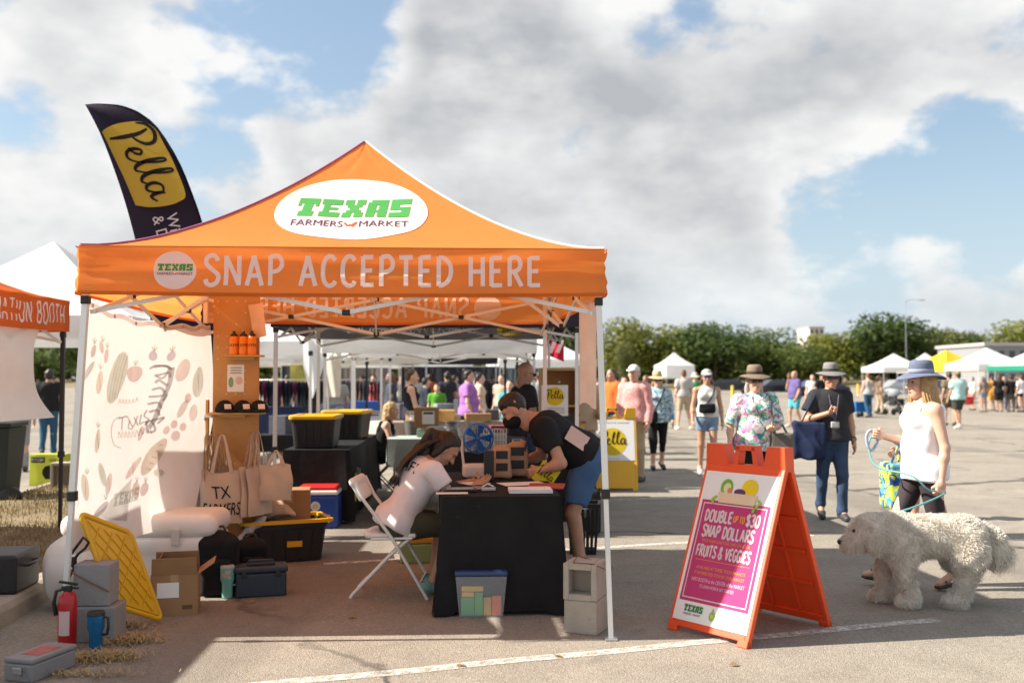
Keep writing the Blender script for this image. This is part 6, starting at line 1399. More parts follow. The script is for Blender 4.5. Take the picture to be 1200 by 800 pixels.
line('FRUITS & VEGGIES', .488, .070, .42, M_INKW, x=.092, wt=.22); pr('poster_rule', rect2d(.10, .463, SW - .10, .466), M_INKO, .006)
line('AVAILABLE AT THESE TEXAS MARKETS', .407, .020, .38, M_INKO, 'f'); line('IF INTERESTED STOP BY OUR MARKET', .372, .019, .39, M_INKO, 'f'); line('INFO BOOTH at the CENTER of the MARKET', .328, .023, .41, M_INKW, 'f'); line('TO LEARN MORE & GET STARTED', .292, .019, .27, M_INKW, 'f')
s_, w_ = block_text('TEXAS', .042, .026); pr('lettering', shift(s_, .10, .135), cloth('sign_green', (.05, .22, .05), bump=0), .005)
s_, w_ = font_text('FARMERS • MARKET', .013); s_, w_ = font_text('FARMERS • MARKET', .013, .14 / w_); pr('lettering', shift(s_, .10, .113), M_INKP, .005)
GR = cloth('soft_green', (.26, .50, .10), bump=0); pr('logo', ellipse2d(.022, .03, 18, .325, .135), GR, .005); pr('logo', ellipse2d(.010, .014, 12, .325, .135), cloth('lemon', (.70, .60, .08), bump=0), .0065); pr('logo', poly2d([(.315, .166), (.325, .185), (.335, .166)]), GR, .005)
for txt, y in (('DOUBLE UP', .147), ('FOOD BUCKS', .125)):
    s_, w_ = font_text(txt, .014); pr('lettering', shift(s_, .36, y), GR, .005)
# fruit crate drawing
pr('picture', poly2d([(.175, .842), (.455, .842), (.47, .91), (.16, .91)]), cloth('crate_tan', (.74, .56, .38), bump=0), .007)
pr('picture', ellipse2d(.048, .055, 24, .215, .945), cloth('melon_green', (.22, .42, .06), bump=0), .005); pr('picture', ellipse2d(.030, .034, 20, .222, .94), cloth('melon_pale', (.66, .70, .36), bump=0), .0062); pr('picture', ellipse2d(.018, .018, 16, .245, .925), cloth('melon_red', (.75, .22, .10), bump=0), .0074)
pr('picture', ellipse2d(.062, .058, 28, .395, .952), cloth('squash_yellow', (.85, .60, .03), bump=0), .005); pr('picture', ellipse2d(.045, .022, 20, .325, .92), cloth('aubergine_print', (.13, .06, .14), bump=0), .0062)
for x, y, a in ((.14, .87, .6), (.13, .845, 2.2), (.49, .87, 2.4), (.475, .84, .8), (.46, .818, 1.2)):
    pr('picture', shift(ellipse2d(.022, .010, 12), x, y, a), cloth('leaf_lime', (.36, .52, .05), bump=0), .0078)

# --- yellow A-frame
M_SIGNY = plastic('sign_yellow', (.80, .43, .015), .42, bump=.05, bs=60)
c0 = gnd(691, 575); c1 = gnd(748, 575); yg, yo, YW = a_frame('yellow A-frame sign with a round yellow logo behind the tent leg', (c0.x, c0.y, 0), (c1.x, c1.y, 0), .55, 1.13, M_SIGNY, None); fy = yo['fn']
q = MB(); q.add([fy(.03, .43, .002), fy(YW - .03, .43, .002), fy(YW - .03, 1.02, .002), fy(.03, 1.02, .002)], [(0, 1, 2, 3)]); q.build('poster', mat('poster_white', (.8, .79, .77)), yg)
print_on('roundel', ellipse2d(.20, .20, 36, YW * .5, .70), fy, M_INKY, yg, .004); s_, w_ = pella_text(.22); print_on('lettering', shift(s_, YW * .5 - w_ / 2 + .02, .63), fy, M_INKK, yg, .006)
for y in (.955, .975): s_, w_ = font_text('WINDOWS & DOORS', .018); s_, w_ = font_text('WINDOWS & DOORS', .018, .5 / w_)
print_on('lettering', shift(s_, YW * .5 - .25, .965), fy, M_INKK, yg, .004)
print_on('lettering', shift(font_text('WINDOWS & DOORS', .014)[0], YW * .5 - .1, .45), fy, cloth('grey_print', (.3, .3, .32), bump=0), yg, .004)
# ================================================================== PEOPLE
def pattern(name, cols, scale=14, base=(.75, .74, .72), thr=.42):
    """printed cloth: blotches of several colours on a ground"""
    m, nt, N, L = node_mat(name); b = N['Principled BSDF']; tcn = N.new('ShaderNodeTexCoord'); cur = None
    for i, c in enumerate(cols):
        mp = N.new('ShaderNodeMapping'); mp.inputs['Location'].default_value = (i * 3.7, i * 1.9, i * 5.1); L.new(tcn.outputs['Object'], mp.inputs[0])
        n = N.new('ShaderNodeTexNoise'); n.inputs['Scale'].default_value = scale * (1 + .15 * i); n.inputs['Detail'].default_value = 3; n.inputs['Distortion'].default_value = 1.2; L.new(mp.outputs[0], n.inputs['Vector'])
        r = N.new('ShaderNodeMapRange'); L.new(n.outputs[0], r.inputs[0]); r.inputs[1].default_value = .5 + thr * .14; r.inputs[2].default_value = .5 + thr * .14 + .035
        mx = N.new('ShaderNodeMix'); mx.data_type = 'RGBA'; L.new(r.outputs[0], mx.inputs[0])
        if cur is None: mx.inputs[6].default_value = (*base, 1)
        else: L.new(cur, mx.inputs[6])
        mx.inputs[7].default_value = (*c, 1); cur = mx.outputs[2]
    L.new(cur, b.inputs['Base Color']); b.inputs['Roughness'].default_value = .85; b.inputs['Specular IOR Level'].default_value = .2; return m
C = lambda n, c, **k: cloth('wear_' + n, c, **k)
CH, NAVY, BLK, WHT, GRY = C('charcoal', (.030, .030, .034)), C('denim_dark', (.022, .04, .085), hue=(.06, .10, .18)), C('black', (.012, .012, .013)), C('white', (.76, .75, .75)), C('grey', (.30, .30, .30))
DEN, KHK, OLV = C('denim_light', (.13, .21, .34), hue=(.26, .36, .50)), C('khaki', (.42, .33, .22)), C('olive', (.07, .07, .045))
M_LANY = cloth('lanyard', (.25, .22, .3))
def strap_thing(name, label, cat, pts, r, m, n=6): return tag(MB().tube([Vector(p) for p in catmull(pts, 5)], r, n).build(name, m), label, cat)
def w2(root, p):
    rz = root.rotation_euler.z; s_ = root.scale.x; return Vector((root.location.x + s_ * (p[0] * math.cos(rz) - p[1] * math.sin(rz)), root.location.y + s_ * (p[0] * math.sin(rz) + p[1] * math.cos(rz)), root.location.z + s_ * p[2]))
def bag(label, c, size, m, rz=0, straps=None, flap=None, seed=0, name='shoulder_bag', cat='bag', soft=.006):
    t = thing(name, label, cat, c, rz); w, d, h = size
    sdf_obj('bag_body', [rbox((0, 0, 0), (w / 2 - .03, max(.004, d / 2 - .03), h / 2 - .03), None, .03, .02), ell((0, 0, -h * .2), (w * .46, d * .55, h * .3), None, .04)], .012, m, t, folds(soft, 30, seed))
    if flap is not None: sdf_obj('flap', [rbox((0, -d * .42, h * .15), (w / 2 - .03, .004, h * .28), None, .012, .01)], .011, flap, t)
    if straps: MB().tube([Vector(p) - Vector(c) for p in catmull(straps, 5)] if rz == 0 else [Matrix.Rotation(-rz, 3, 'Z') @ (Vector(p) - Vector(c)) for p in catmull(straps, 5)], .011, 6).build('strap', m, t)
    return t

# --- man with the grey hat and navy tote
pz = 11.25; X = (973 - 600) / FPX * pz
pose = walk(-.35); pose.update(el_r=(.30, .02, 1.14), wr_r=(.075, .20, 1.235), sh_r=(.18, -.01, 1.42))
t, J = person('man in a grey hat and charcoal tee carrying a navy tote on his shoulder', (X, pz, 0), R(176), 1.70, pose, 'tan', ('tee', CH, -.02, .014), ('jeans', NAVY), (.04, .04, .045), ('short', 'grey'), ('brim', cloth('hat_grey', (.20, .19, .18)), cloth('hat_band_dark', (.05, .05, .05))), True, fat=1.10, near=True, hands=('grip', 'relaxed'), seed=3)
bc = w2(t, (.27, .10, .92)); bag('navy canvas tote under the arm of the man in the grey hat', bc, (.36, .14, .42), C('tote_navy', (.018, .028, .07)), R(-12), [w2(t, (.40, .12, 1.05)), w2(t, (.27, .10, 1.30)), w2(t, (.17, .05, 1.475)), w2(t, (.19, -.06, 1.44)), w2(t, (.30, -.04, 1.1))], None, 3, 'tote_bag', 'tote bag', .012)
sdf_obj('hanging_mask', [rbox((-.0, .185, 1.10), (.038, .003, .028), None, .010, .02)], .009, C('mask_grey', (.42, .42, .42)), t); MB().tube([(.05, .12, 1.44), (.035, .17, 1.28), (.0, .19, 1.13)], .003, 5).build('lanyard', M_LANY, t); MB().tube([(-.06, .12, 1.44), (-.03, .17, 1.28), (.0, .19, 1.13)], .003, 5).build('lanyard', M_LANY, t)
MB().tube([(-.243 + .03 * math.cos(a), .045, .93 + .028 * math.sin(a)) for a in [k * .6283 for k in range(10)]], .006, 5, closed=True).build('watch', M_BLK, t)

# --- woman in the blue hat walking the dog
wz = 7.60; WX = (1082 - 600) / FPX * wz
pose = dict(pelvis=(0, 0, .95), neck=(0, .0, 1.475), head=(.0, .03, 1.62), kn_l=(-.09, -.05, .51), an_l=(-.10, -.18, .13), toe_l=(-.11, -.05, .05), kn_r=(.09, .20, .53), an_r=(.10, .30, .11), toe_r=(.10, .45, .09), el_l=(-.225, -.06, 1.12), wr_l=(-.235, -.02, .86), el_r=(.235, .05, 1.14), wr_r=(.13, .30, 1.20))
t, J = person('woman in a blue hat and white tank top walking the pale dog', (WX, wz, 0), R(92), 1.665, pose, 'light', ('tank', C('tank_white', (.74, .74, .77)), -.14, .006), ('leggings', C('leggings_grey', (.045, .036, .042))), (.03, .028, .028), ('long', 'blonde'), ('brim', cloth('hat_blue', (.13, .15, .22)), cloth('hat_band_pale', (.30, .33, .42))), False, True, 1.12, near=True, hands=('grip', 'grip'), seed=5, extra='sandals', head_yaw=.1)
woman_blue = t
hm_ = []
rg_ = random.Random(4)
q = MB()
for k in range(230):
    a = rg_.uniform(-1.9, 2.2); ln = rg_.uniform(.40, .60); r0 = .088; x0, y0 = r0 * math.sin(a) * .98, -r0 * math.cos(a) * 1.05 - .008; j = rg_.uniform(-.02, .02); top_ = Vector((x0 * .97, y0 + .03, 1.62 + .065 + rg_.uniform(-.01, .01)))
    pts = [top_, top_ + Vector((x0 * .12, y0 * .10, -.10)), top_ + Vector((x0 * .35 + j, y0 * .35 - .02, -ln * .6)), top_ + Vector((x0 * .25 + j * 2, y0 * .30 - .03 + rg_.uniform(-.02, .02), -ln))]
    q.tube(catmull(pts, 4), [.006, .007, .0075, .008, .008, .008, .008, .0075, .007, .006, .005, .003, .0015][:13], 5, False)
o = q.build('hair', HAIR['blonde'], t); tag(o, kind='stuff')
lc = cloth('leash_teal', (.15, .40, .42), bump=.4, bs=150)
hl = w2(t, (-.235, -.02, .80)); hr = w2(t, (.13, .345, 1.19)); dogneck = Vector((2.62, 7.05, .615))
strap_thing('dog_leash', 'teal dog leash looping from the woman’s hands to the dog', 'leash', [hr + Vector((.0, 0, .05)), hr + Vector((-.06, -.02, -.06)), hr + Vector((-.03, -.1, -.22)), hr.lerp(hl, .45) + Vector((-.02, -.18, -.10)), hl + Vector((-.10, -.02, .0)), hl, hl + Vector((-.0, -.03, -.03)), dogneck + Vector((.22, .02, .06)), dogneck], .007, lc)
strap_thing('leash_handle', 'blue and white leash handle wound round the woman’s raised hand', 'leash', [hr + Vector((.02, 0, .02)), hr + Vector((-.05, -.03, .05)), hr + Vector((-.08, -.03, .0)), hr + Vector((-.065, -.03, -.08)), hr + Vector((-.03, -.02, -.10)), hr + Vector((.01, -.01, -.04)), hr + Vector((.02, 0, .02))], .012, cloth('leash_blue', (.08, .16, .40), hue=(.5, .6, .7)))
# --- person half hidden behind her
bz = 10.0; bx_ = (1080 - 600) / FPX * bz
pose = walk(.55); pose.update(wr_r=(.2, .25, .95)); t, J = person('person in a white tee half hidden behind the woman in the blue hat', (bx_ + .05, bz, 0), R(88), 1.58, pose, 'tan', ('tee', WHT, -.02, .015), ('shorts', C('shorts_dark', (.03, .03, .035))), (.35, .04, .16), ('short', 'brown'), near=True, female=True, seed=8)
bag('lime and blue shopping bag swinging beside the white tank top', at(1046, 568, 9.3), (.16, .30, .42), pattern('bag_lime_blue', [(.10, .30, .50), (.02, .06, .2)], 9, (.42, .55, .06), .1), 0, [at(1044, 545, 9.3), at(1050, 528, 9.3), at(1055, 522, 9.35), at(1052, 545, 9.35)], None, 5, 'shopping_bag')

# --- woman in the floral blouse
fz = 10.5; FX = (884 - 600) / FPX * fz
FLOR = pattern('floral_print', [(.10, .45, .36), (.55, .08, .30), (.18, .40, .16), (.62, .30, .45), (.06, .25, .30)], 9, (.72, .72, .70), .45)
pose = dict(el_r=(.27, -.02, 1.14), wr_r=(.30, .06, .90), el_l=(-.26, .0, 1.14), wr_l=(-.13, .22, 1.12))
t, J = person('woman in a floral blouse and brown brimmed hat behind the orange sign', (FX, fz, 0), R(183), 1.665, pose, 'light', ('elbow', FLOR, -.10, .018), ('jeans', BLK), (.03, .03, .03), ('bob', 'grey'), ('brim', cloth('hat_taupe', (.20, .15, .11)), cloth('hat_band_brown', (.07, .045, .03))), True, True, 1.16, near=True, hands=('relaxed', 'grip'), seed=6)
bag('taupe shoulder bag hanging at the floral-blouse woman’s side', w2(t, (-.24, .17, .93)), (.25, .10, .27), C('bag_taupe', (.13, .115, .10)), R(-8), [w2(t, (-.14, .2, 1.04)), w2(t, (-.14, .19, 1.2)), w2(t, (-.15, .06, 1.47)), w2(t, (-.2, -.06, 1.4)), w2(t, (-.34, .12, 1.02))], C('bag_taupe', (.13, .115, .10)), 2)
MB().tube([(.06, .10, 1.46), (.02, .185, 1.30), (.0, .19, 1.22), (-.03, .185, 1.30), (-.07, .10, 1.46)], .005, 5).build('necklace', M_BLK, t)

# --- woman in the straw hat
sz = 17.3; SX = (770 - 600) / FPX * sz
pose = walk(.4); pose.update(el_r=(.24, -.02, 1.13), wr_r=(.22, .12, .92)); TUN = pattern('tunic_blue', [(.12, .28, .36), (.30, .44, .52), (.05, .12, .22), (.20, .42, .42)], 12, (.62, .66, .68), .35)
t, J = person('woman in a straw hat, blue printed tunic and black cropped trousers', (SX, sz, 0), R(182), 1.66, pose, 'light', ('long', TUN, -.12, .02), ('capri', BLK), (.02, .02, .02), ('bob', 'blonde'), ('brim', cloth('hat_straw', (.56, .43, .26)), cloth('hat_band_tan', (.35, .25, .14))), True, True, 1.08, near=True, seed=7)
bag('black handbag on a long strap across the blue tunic', w2(t, (.19, .19, .98)), (.30, .10, .21), C('bag_black', (.015, .015, .016)), 0, [w2(t, (.10, .2, 1.06)), w2(t, (-.02, .175, 1.28)), w2(t, (-.13, .05, 1.48)), w2(t, (-.1, -.12, 1.35))], C('bag_black', (.015, .015, .016)), 4)
# --- woman with the visor
vz = 16.3; VX = (828 - 600) / FPX * vz; pose = walk(-.4)
t, J = person('young woman in a cap, sleeveless white top and denim shorts', (VX, vz, 0), R(176), 1.72, pose, 'tan', ('sleeveless', C('top_pale', (.62, .60, .57)), .08, .006), ('cutoffs', DEN), (.6, .58, .55), ('pony', 'brown'), ('cap', C('cap_grey', (.40, .39, .36)), None), plastic('mirror_blue', (.02, .07, .35), .1), True, .95, near=True, seed=9)
bag('black belt bag worn across the sleeveless white top', w2(t, (.02, .18, 1.12)), (.26, .10, .15), BLK, 0, [w2(t, (.1, .17, 1.1)), w2(t, (-.06, .16, 1.3)), w2(t, (-.13, .03, 1.46))], None, 6, 'belt_bag')

# --- seated woman in the staff tee
pose = dict(pelvis=(0, -.04, .55), neck=(0, .22, 1.00), head=(0, .36, 1.09), sh_r=(.175, .19, .95), sh_l=(-.175, .19, .95), el_r=(.25, .34, .74), el_l=(-.24, .36, .76), wr_r=(.14, .56, .815), wr_l=(-.10, .58, .815), hip_r=(.09, -.02, .53), hip_l=(-.09, -.02, .53), kn_r=(.11, .38, .52), kn_l=(-.11, .38, .52), an_r=(.13, .22, .10), an_l=(-.13, .30, .10), toe_r=(.14, .36, .035), toe_l=(-.15, .45, .035))
t, J = person('seated woman in a white staff tee writing at the front table', (-.82, 7.40, 0), R(-68), 1.68, pose, 'tan', ('tee', C('staff_tee', (.76, .70, .71)), -.08, .010), ('shorts', OLV), (.20, .42, .36), ('pony', 'black'), None, False, True, 1.03, near=True, hands=('relaxed', 'grip'), head_pitch=-.85, head_yaw=-.25, seed=11)
q = MB(); rg_ = random.Random(8)
for k in range(90):
    a = rg_.uniform(-1, 1); b_ = rg_.uniform(-1, 1)
    q.tube(catmull([(.05 * a, .30 + .03 * b_, 1.165), (.06 * a, .22, 1.15 + .01 * b_), (.05 * a + .02 * b_, .10, 1.07 + .015 * b_), (.04 * a + .03 * b_, -.01, .96 + .02 * b_), (.03 * a + .04 * b_, -.06 + .03 * b_, .82 + .04 * rg_.random())], 4), [.010] * 12 + [.008, .006, .004, .003, .002], 5, False)
tag(q.build('hair', HAIR['black'], t), kind='stuff')
s_, w_ = font_text('STAFF', .085)
print_on('lettering', shift(s_, -w_ / 2 + .01, 0), lambda x, y, d: Vector((x, .142, .865)) + Vector((0, .5, .866)) * (y + .01) + Vector((0, -.866, .5)) * (.112 * math.sqrt(max(.05, 1 - (x / .165) ** 2)) + d), M_INKK, t, .034)
# --- leaning man with the mask
pose = dict(pelvis=(0, -.14, .92), neck=(0, .27, 1.21), head=(0, .44, 1.285), sh_r=(.19, .22, 1.17), sh_l=(-.19, .22, 1.17), el_r=(.27, .20, .92), el_l=(-.27, .10, .90), wr_r=(.17, .44, .86), wr_l=(-.22, .26, .845), hip_r=(.09, -.12, .90), hip_l=(-.09, -.12, .90), kn_r=(.11, -.02, .50), kn_l=(-.11, .0, .50), an_r=(.11, -.10, .085), an_l=(-.11, -.06, .085), toe_r=(.13, .06, .035), toe_l=(-.13, .09, .035))
t, J = person('man in a black tee and black face mask leaning over the front table', (.47, 8.0, 0), R(93), 1.80, pose, 'tan', ('tee', C('tee_black', (.016, .016, .019)), .04, .012), ('shorts', C('shorts_denim', (.045, .10, .22), hue=(.10, .19, .36))), (.03, .03, .04), ('fade', 'black'), None, False, False, 1.10, near=True, hands=('relaxed', 'grip'), head_pitch=-.55, mask=True, seed=12)
fnb = lambda x, y, d: Vector((-.195 - d - .02 * (1 - (x / .09) ** 2), .02 + x * .83 + y * .30, 1.135 + x * .5 - y * .60))
print_on('shirt_patch', rect2d(-.085, -.05, .085, .08, 6, 4), lambda x, y, d: Vector((-.165 - d + y * .25, -.02 + x * .83 - y * .45, 1.075 + x * .56 + y * .75)), cloth('patch_blush', (.62, .46, .42), bump=0), t, .05)
MB().tube([(-.07, .27, 1.20), (-.05, .33, 1.08), (-.03, .36, .98), (.03, .36, .98), (.05, .33, 1.08), (.07, .27, 1.20)], .006, 5).build('lanyard', C('lanyard_blue', (.05, .06, .14)), t)
# --- seated blonde woman under the black tent
pose = dict(pelvis=(0, -.03, .52), neck=(0, .10, 1.03), head=(0, .16, 1.18), sh_r=(.165, .08, .97), sh_l=(-.165, .08, .97), el_r=(.22, .16, .72), el_l=(-.22, .16, .72), wr_r=(.10, .40, .66), wr_l=(-.08, .42, .64), hip_r=(.09, 0, .50), hip_l=(-.09, 0, .50), kn_r=(.10, .40, .55), kn_l=(-.08, .42, .58), an_r=(.10, .36, .12), an_l=(-.06, .40, .14), toe_r=(.10, .50, .04), toe_l=(-.06, .55, .05))
qz = 14.2; t, J = person('seated blonde woman in a black tank top beyond the rear table', ((447 - 600) / FPX * qz, qz, 0), R(-84), 1.66, pose, 'light', ('tank', BLK, .0, .006), ('cutoffs', C('skort_black', (.02, .02, .022))), (.35, .34, .33), ('long', 'blonde'), None, False, True, 1.0, near=True, seed=14)
ch = thing('camp_chair', 'low black camp chair under the blonde woman', 'chair', ((447 - 600) / FPX * qz - .02, qz, 0), R(-84)); MB().box((0, 0, .42), (.46, .42, .02), None, .008).build('seat', BLK, ch); MB().box((0, -.23, .68), (.46, .02, .36), (R(-10), 0, 0), .008).build('backrest', BLK, ch)
for sx in (-.22, .22): MB().tube([(sx, .2, 0), (sx, -.2, .42), (sx, -.26, .86)], .011, 6).build('leg', M_BLKLEG, ch); MB().tube([(sx, -.24, 0), (sx, .2, .42)], .011, 6).build('leg', M_BLKLEG, ch)
# --- others under the tents
def P(label, px, Z, H, rz, top, bottom, hair=('short', 'brown'), pose=None, **k):
    return person(label, ((px - 600) / FPX * Z, Z, 0), R(rz), H, pose, k.pop('skin', 'light'), top, bottom, k.pop('shoe', (.05, .05, .05)), hair, seed=int(px), **k)
P('woman in a dark tank and grey shorts standing at the goods table', 482, 16.6, 1.73, -80, ('tank', C('tank_navy', (.02, .02, .035)), -.02, .008), ('shorts', C('shorts_grey', (.10, .10, .09))), ('bun', 'brown'), dict(el_r=(.23, .06, 1.13), wr_r=(.18, .32, 1.0), el_l=(-.23, .06, 1.13), wr_l=(-.17, .3, 1.0)), female=True, near=True)
P('bald man in sunglasses and a charcoal polo behind the leaning man', 615, 11.6, 1.76, -70, ('tee', CH, -.02, .012), ('jeans', NAVY), ('bald', 'brown'), dict(el_r=(.24, .02, 1.13), wr_r=(.15, .25, 1.0), el_l=(-.24, .02, 1.13), wr_l=(-.15, .25, 1.0)), glasses=True, near=True, skin='tan', fat=1.08, head_pitch=-.25)
P('woman in a purple top beyond the white tent', 549, 19.5, 1.74, -85, ('tee', C('purple', (.36, .15, .44)), -.1, .02), ('jeans', BLK), ('bun', 'black'), None, female=True, fat=1.2, near=True)
P('woman in a cream top beside the purple top', 562, 21.5, 1.70, -80, ('tee', C('cream', (.60, .45, .34)), -.05, .01), ('jeans', BLK), ('bun', 'black'), None, female=True)
P('person in a bright green tee in the far stall', 512, 23.5, 1.45, 180, ('tee', C('green', (.12, .34, .04)), -.02, .01), ('jeans', BLK), ('short', 'black'), None)
P('person in a dark jacket bending in the far stall', 499, 24.5, 1.6, -60, ('long', C('jacket_dark', (.03, .035, .05)), -.05, .02), ('jeans', BLK), ('short', 'black'), None)
P('person in orange seen between the far tent posts', 503, 34, 1.72, 10, ('tee', C('orange', (.60, .14, .03)), -.02, .01), ('jeans', NAVY), ('short', 'brown'), None)
P('person in a teal tee behind the bald man', 598, 19, 1.55, 160, ('tee', C('teal', (.05, .30, .36)), -.02, .012), ('jeans', NAVY), ('short', 'black'), None)
P('man in a tan shirt behind the yellow sign', 681, 13.2, 1.74, 175, ('long', C('tan_shirt', (.52, .38, .25)), -.05, .02), ('jeans', KHK), ('short', 'brown'), dict(el_r=(.25, .0, 1.13), wr_r=(.05, .2, 1.05), el_l=(-.25, .0, 1.13), wr_l=(-.3, .22, 1.08)), near=True, hat=('cap', C('cap_teal', (.06, .16, .15)), None))
P('man in a black tee and jeans behind the left booth banner', 58, 20.3, 1.76, 20, ('tee', C('tee_black', (.016, .016, .019)), -.02, .015), ('jeans', C('denim_mid', (.03, .09, .16))), ('short', 'black'), walk(.2), fat=1.1, near=True, skin='tan')
P('person in grey trousers behind the green wheeled bin', 24, 17, 1.70, 30, ('tee', GRY, -.02, .015), ('jeans', GRY), ('short', 'black'), None)
for i, (px, Z, c_, lab) in enumerate(((337, 30, (.02, .02, .03), 'dark-clothed shopper by the far white tents'), (352, 33, (.03, .03, .035), 'dark-clothed shopper beside the blue stock'), (425, 31, (.25, .30, .38), 'shopper in blue by the clothes rails'), (322, 27, (.03, .04, .06), 'shopper seen left of the black tent post'), (533, 30, (.30, .28, .26), 'shopper in grey under the far black canopy'), (577, 33, (.05, .05, .06), 'shopper in black under the far black canopy'), (470, 36, (.4, .38, .35), 'pale-shirted shopper far under the white tent'))):
    P(lab, px, Z, 1.68, (20, 160, 70, 180, -60, 10, 200)[i], ('tee', C('bg%d' % i, c_), -.02, .015), ('jeans', BLK if i % 2 else NAVY), ('short', ('black', 'brown')[i % 2]), walk(.4 if i % 2 else -.3))
# --- people out on the lot
P('man in an orange shirt beyond the yellow sign', 717, 19.5, 1.77, 120, ('long', C('orange', (.60, .14, .03)), -.03, .02), ('jeans', NAVY), ('short', 'brown'), None, skin='tan')
P('woman in a grey top beside the man in orange', 731, 23, 1.62, 200, ('tee', GRY, -.02, .01), ('jeans', BLK), ('short', 'black'), walk(.3), female=True)
P('man in a white cap and pink checked shirt', 743, 15.4, 1.78, 150, ('long', pattern('pink_check', [(.62, .22, .20), (.70, .42, .40)], 30, (.60, .30, .28), .3), -.05, .02), ('jeans', KHK), ('short', 'grey'), None, hat=('cap', C('cap_white', (.66, .64, .60)), None), near=True)
P('person in a grey shirt and khaki shorts seen from behind', 801, 31, 1.84, 5, ('tee', C('shirt_grey', (.42, .40, .37)), .08, .02), ('shorts', KHK), ('bun', 'auburn'), dict(an_r=(.2, -.05, .09), toe_r=(.25, .1, .035), an_l=(-.2, -.05, .09), toe_l=(-.22, .1, .035), kn_r=(.14, .02, .5), kn_l=(-.14, .02, .5)), shoe=(.7, .68, .65), female=True)
P('person in a green shirt and pale hat beside the khaki shorts', 814, 33, 1.72, 190, ('tee', C('kelly', (.03, .28, .10)), -.02, .015), ('jeans', NAVY), ('short', 'brown'), None, hat=('brim', C('hat_cream', (.62, .56, .45)), None))
P('man in a purple shirt and turquoise shorts with a hand at his face', 931, 32.4, 1.82, 110, ('tee', C('violet', (.13, .10, .26)), -.05, .02), ('shorts', C('turquoise', (.08, .36, .42))), ('bald', 'brown'), dict(walk(.5), el_r=(.24, .12, 1.2), wr_r=(.08, .16, 1.55)), skin='tan', shoe=(.6, .58, .55), fat=1.15)
P('man in a black tee behind the grey-hatted man', 963, 36, 1.80, 200, ('tee', BLK, -.02, .015), ('shorts', CH), ('short', 'brown'), walk(.4), skin='tan')
P('person in a pale grey tee left of the black tee', 952, 38, 1.74, 150, ('tee', C('grey_pale', (.45, .44, .42)), -.02, .015), ('jeans', NAVY), ('short', 'brown'), walk(-.4))
P('woman in a grey tank and jeans beside the blue wagon', 1017, 40.5, 1.80, 10, ('tank', C('tank_grey', (.38, .37, .36)), -.03, .01), ('jeans', C('denim_mid', (.03, .09, .16))), ('short', 'auburn'), walk(.4), female=True)
P('woman in brown pushing the stroller', 1030, 44, 1.72, -80, ('tee', C('brown', (.18, .12, .08)), -.02, .015), ('jeans', KHK), ('pony', 'brown'), walk(.3), female=True)
P('man in a mint tee and dark shorts walking away', 1122, 31.4, 1.80, 8, ('tee', C('mint', (.40, .60, .58)), -.06, .025), ('shorts', C('shorts_olive', (.05, .055, .045))), ('short', 'brown'), walk(.45), skin='tan', hat=('cap', C('cap_olive', (.22, .21, .13)), None), shoe=(.6, .58, .55), fat=1.1)
P('man in a brown tee beside the mint tee', 1112, 33.5, 1.80, 5, ('tee', C('brown_tee', (.17, .13, .09)), -.05, .02), ('shorts', OLV), ('short', 'black'), walk(-.4), skin='tan', fat=1.1)
Q = [(1139, 50, 'person in a white tee carrying a red bag by the queue', WHT, ('shorts', C('rose', (.5, .25, .22))), 90), (1152, 47, 'person in a taupe top and denim shorts in the queue', C('taupe', (.22, .17, .14)), ('cutoffs', DEN), 5), (1162, 49, 'person in an ochre dress in the queue', C('ochre', (.50, .24, .04)), ('skirt', C('ochre', (.50, .24, .04))), 10), (1170, 47.5, 'person in a black dress in the queue', BLK, ('skirt', BLK), -10), (1184, 47.5, 'person in a black tee and olive shorts in the queue', BLK, ('shorts', C('shorts_green', (.10, .11, .07))), 0), (1196, 47, 'person in a white tee and black shorts at the right edge', C('lilac_white', (.62, .60, .64)), ('cutoffs', BLK), 15), (1176, 51, 'person in grey behind the black dress', GRY, ('jeans', NAVY), 170), (1190, 52, 'person in dark blue at the back of the queue', C('bg6', (.05, .06, .12)), ('jeans', NAVY), 190), (1204, 46, 'person in tan at the very right edge', KHK, ('jeans', NAVY), 80)]
for i, (px, Z, lab, tm, bt, rz) in enumerate(Q): P(lab, px, Z, (1.64, 1.66, 1.68, 1.74, 1.72, 1.72, 1.7, 1.75, 1.7)[i], rz, ('tee', tm, -.05, .012), bt, (('short', 'pony', 'bun', 'long', 'short', 'bun', 'short', 'short', 'short')[i], ('black', 'brown')[i % 2]), None, female=i < 4, skin=('light', 'tan', 'light', 'tan', 'brown')[i % 5], group='queue before the right tents')
bag('red bag carried at the edge of the queue', at(1135, 469, 49), (.42, .2, .40), C('red', (.55, .04, .04)), 0, None, None, 1, 'carrier_bag')

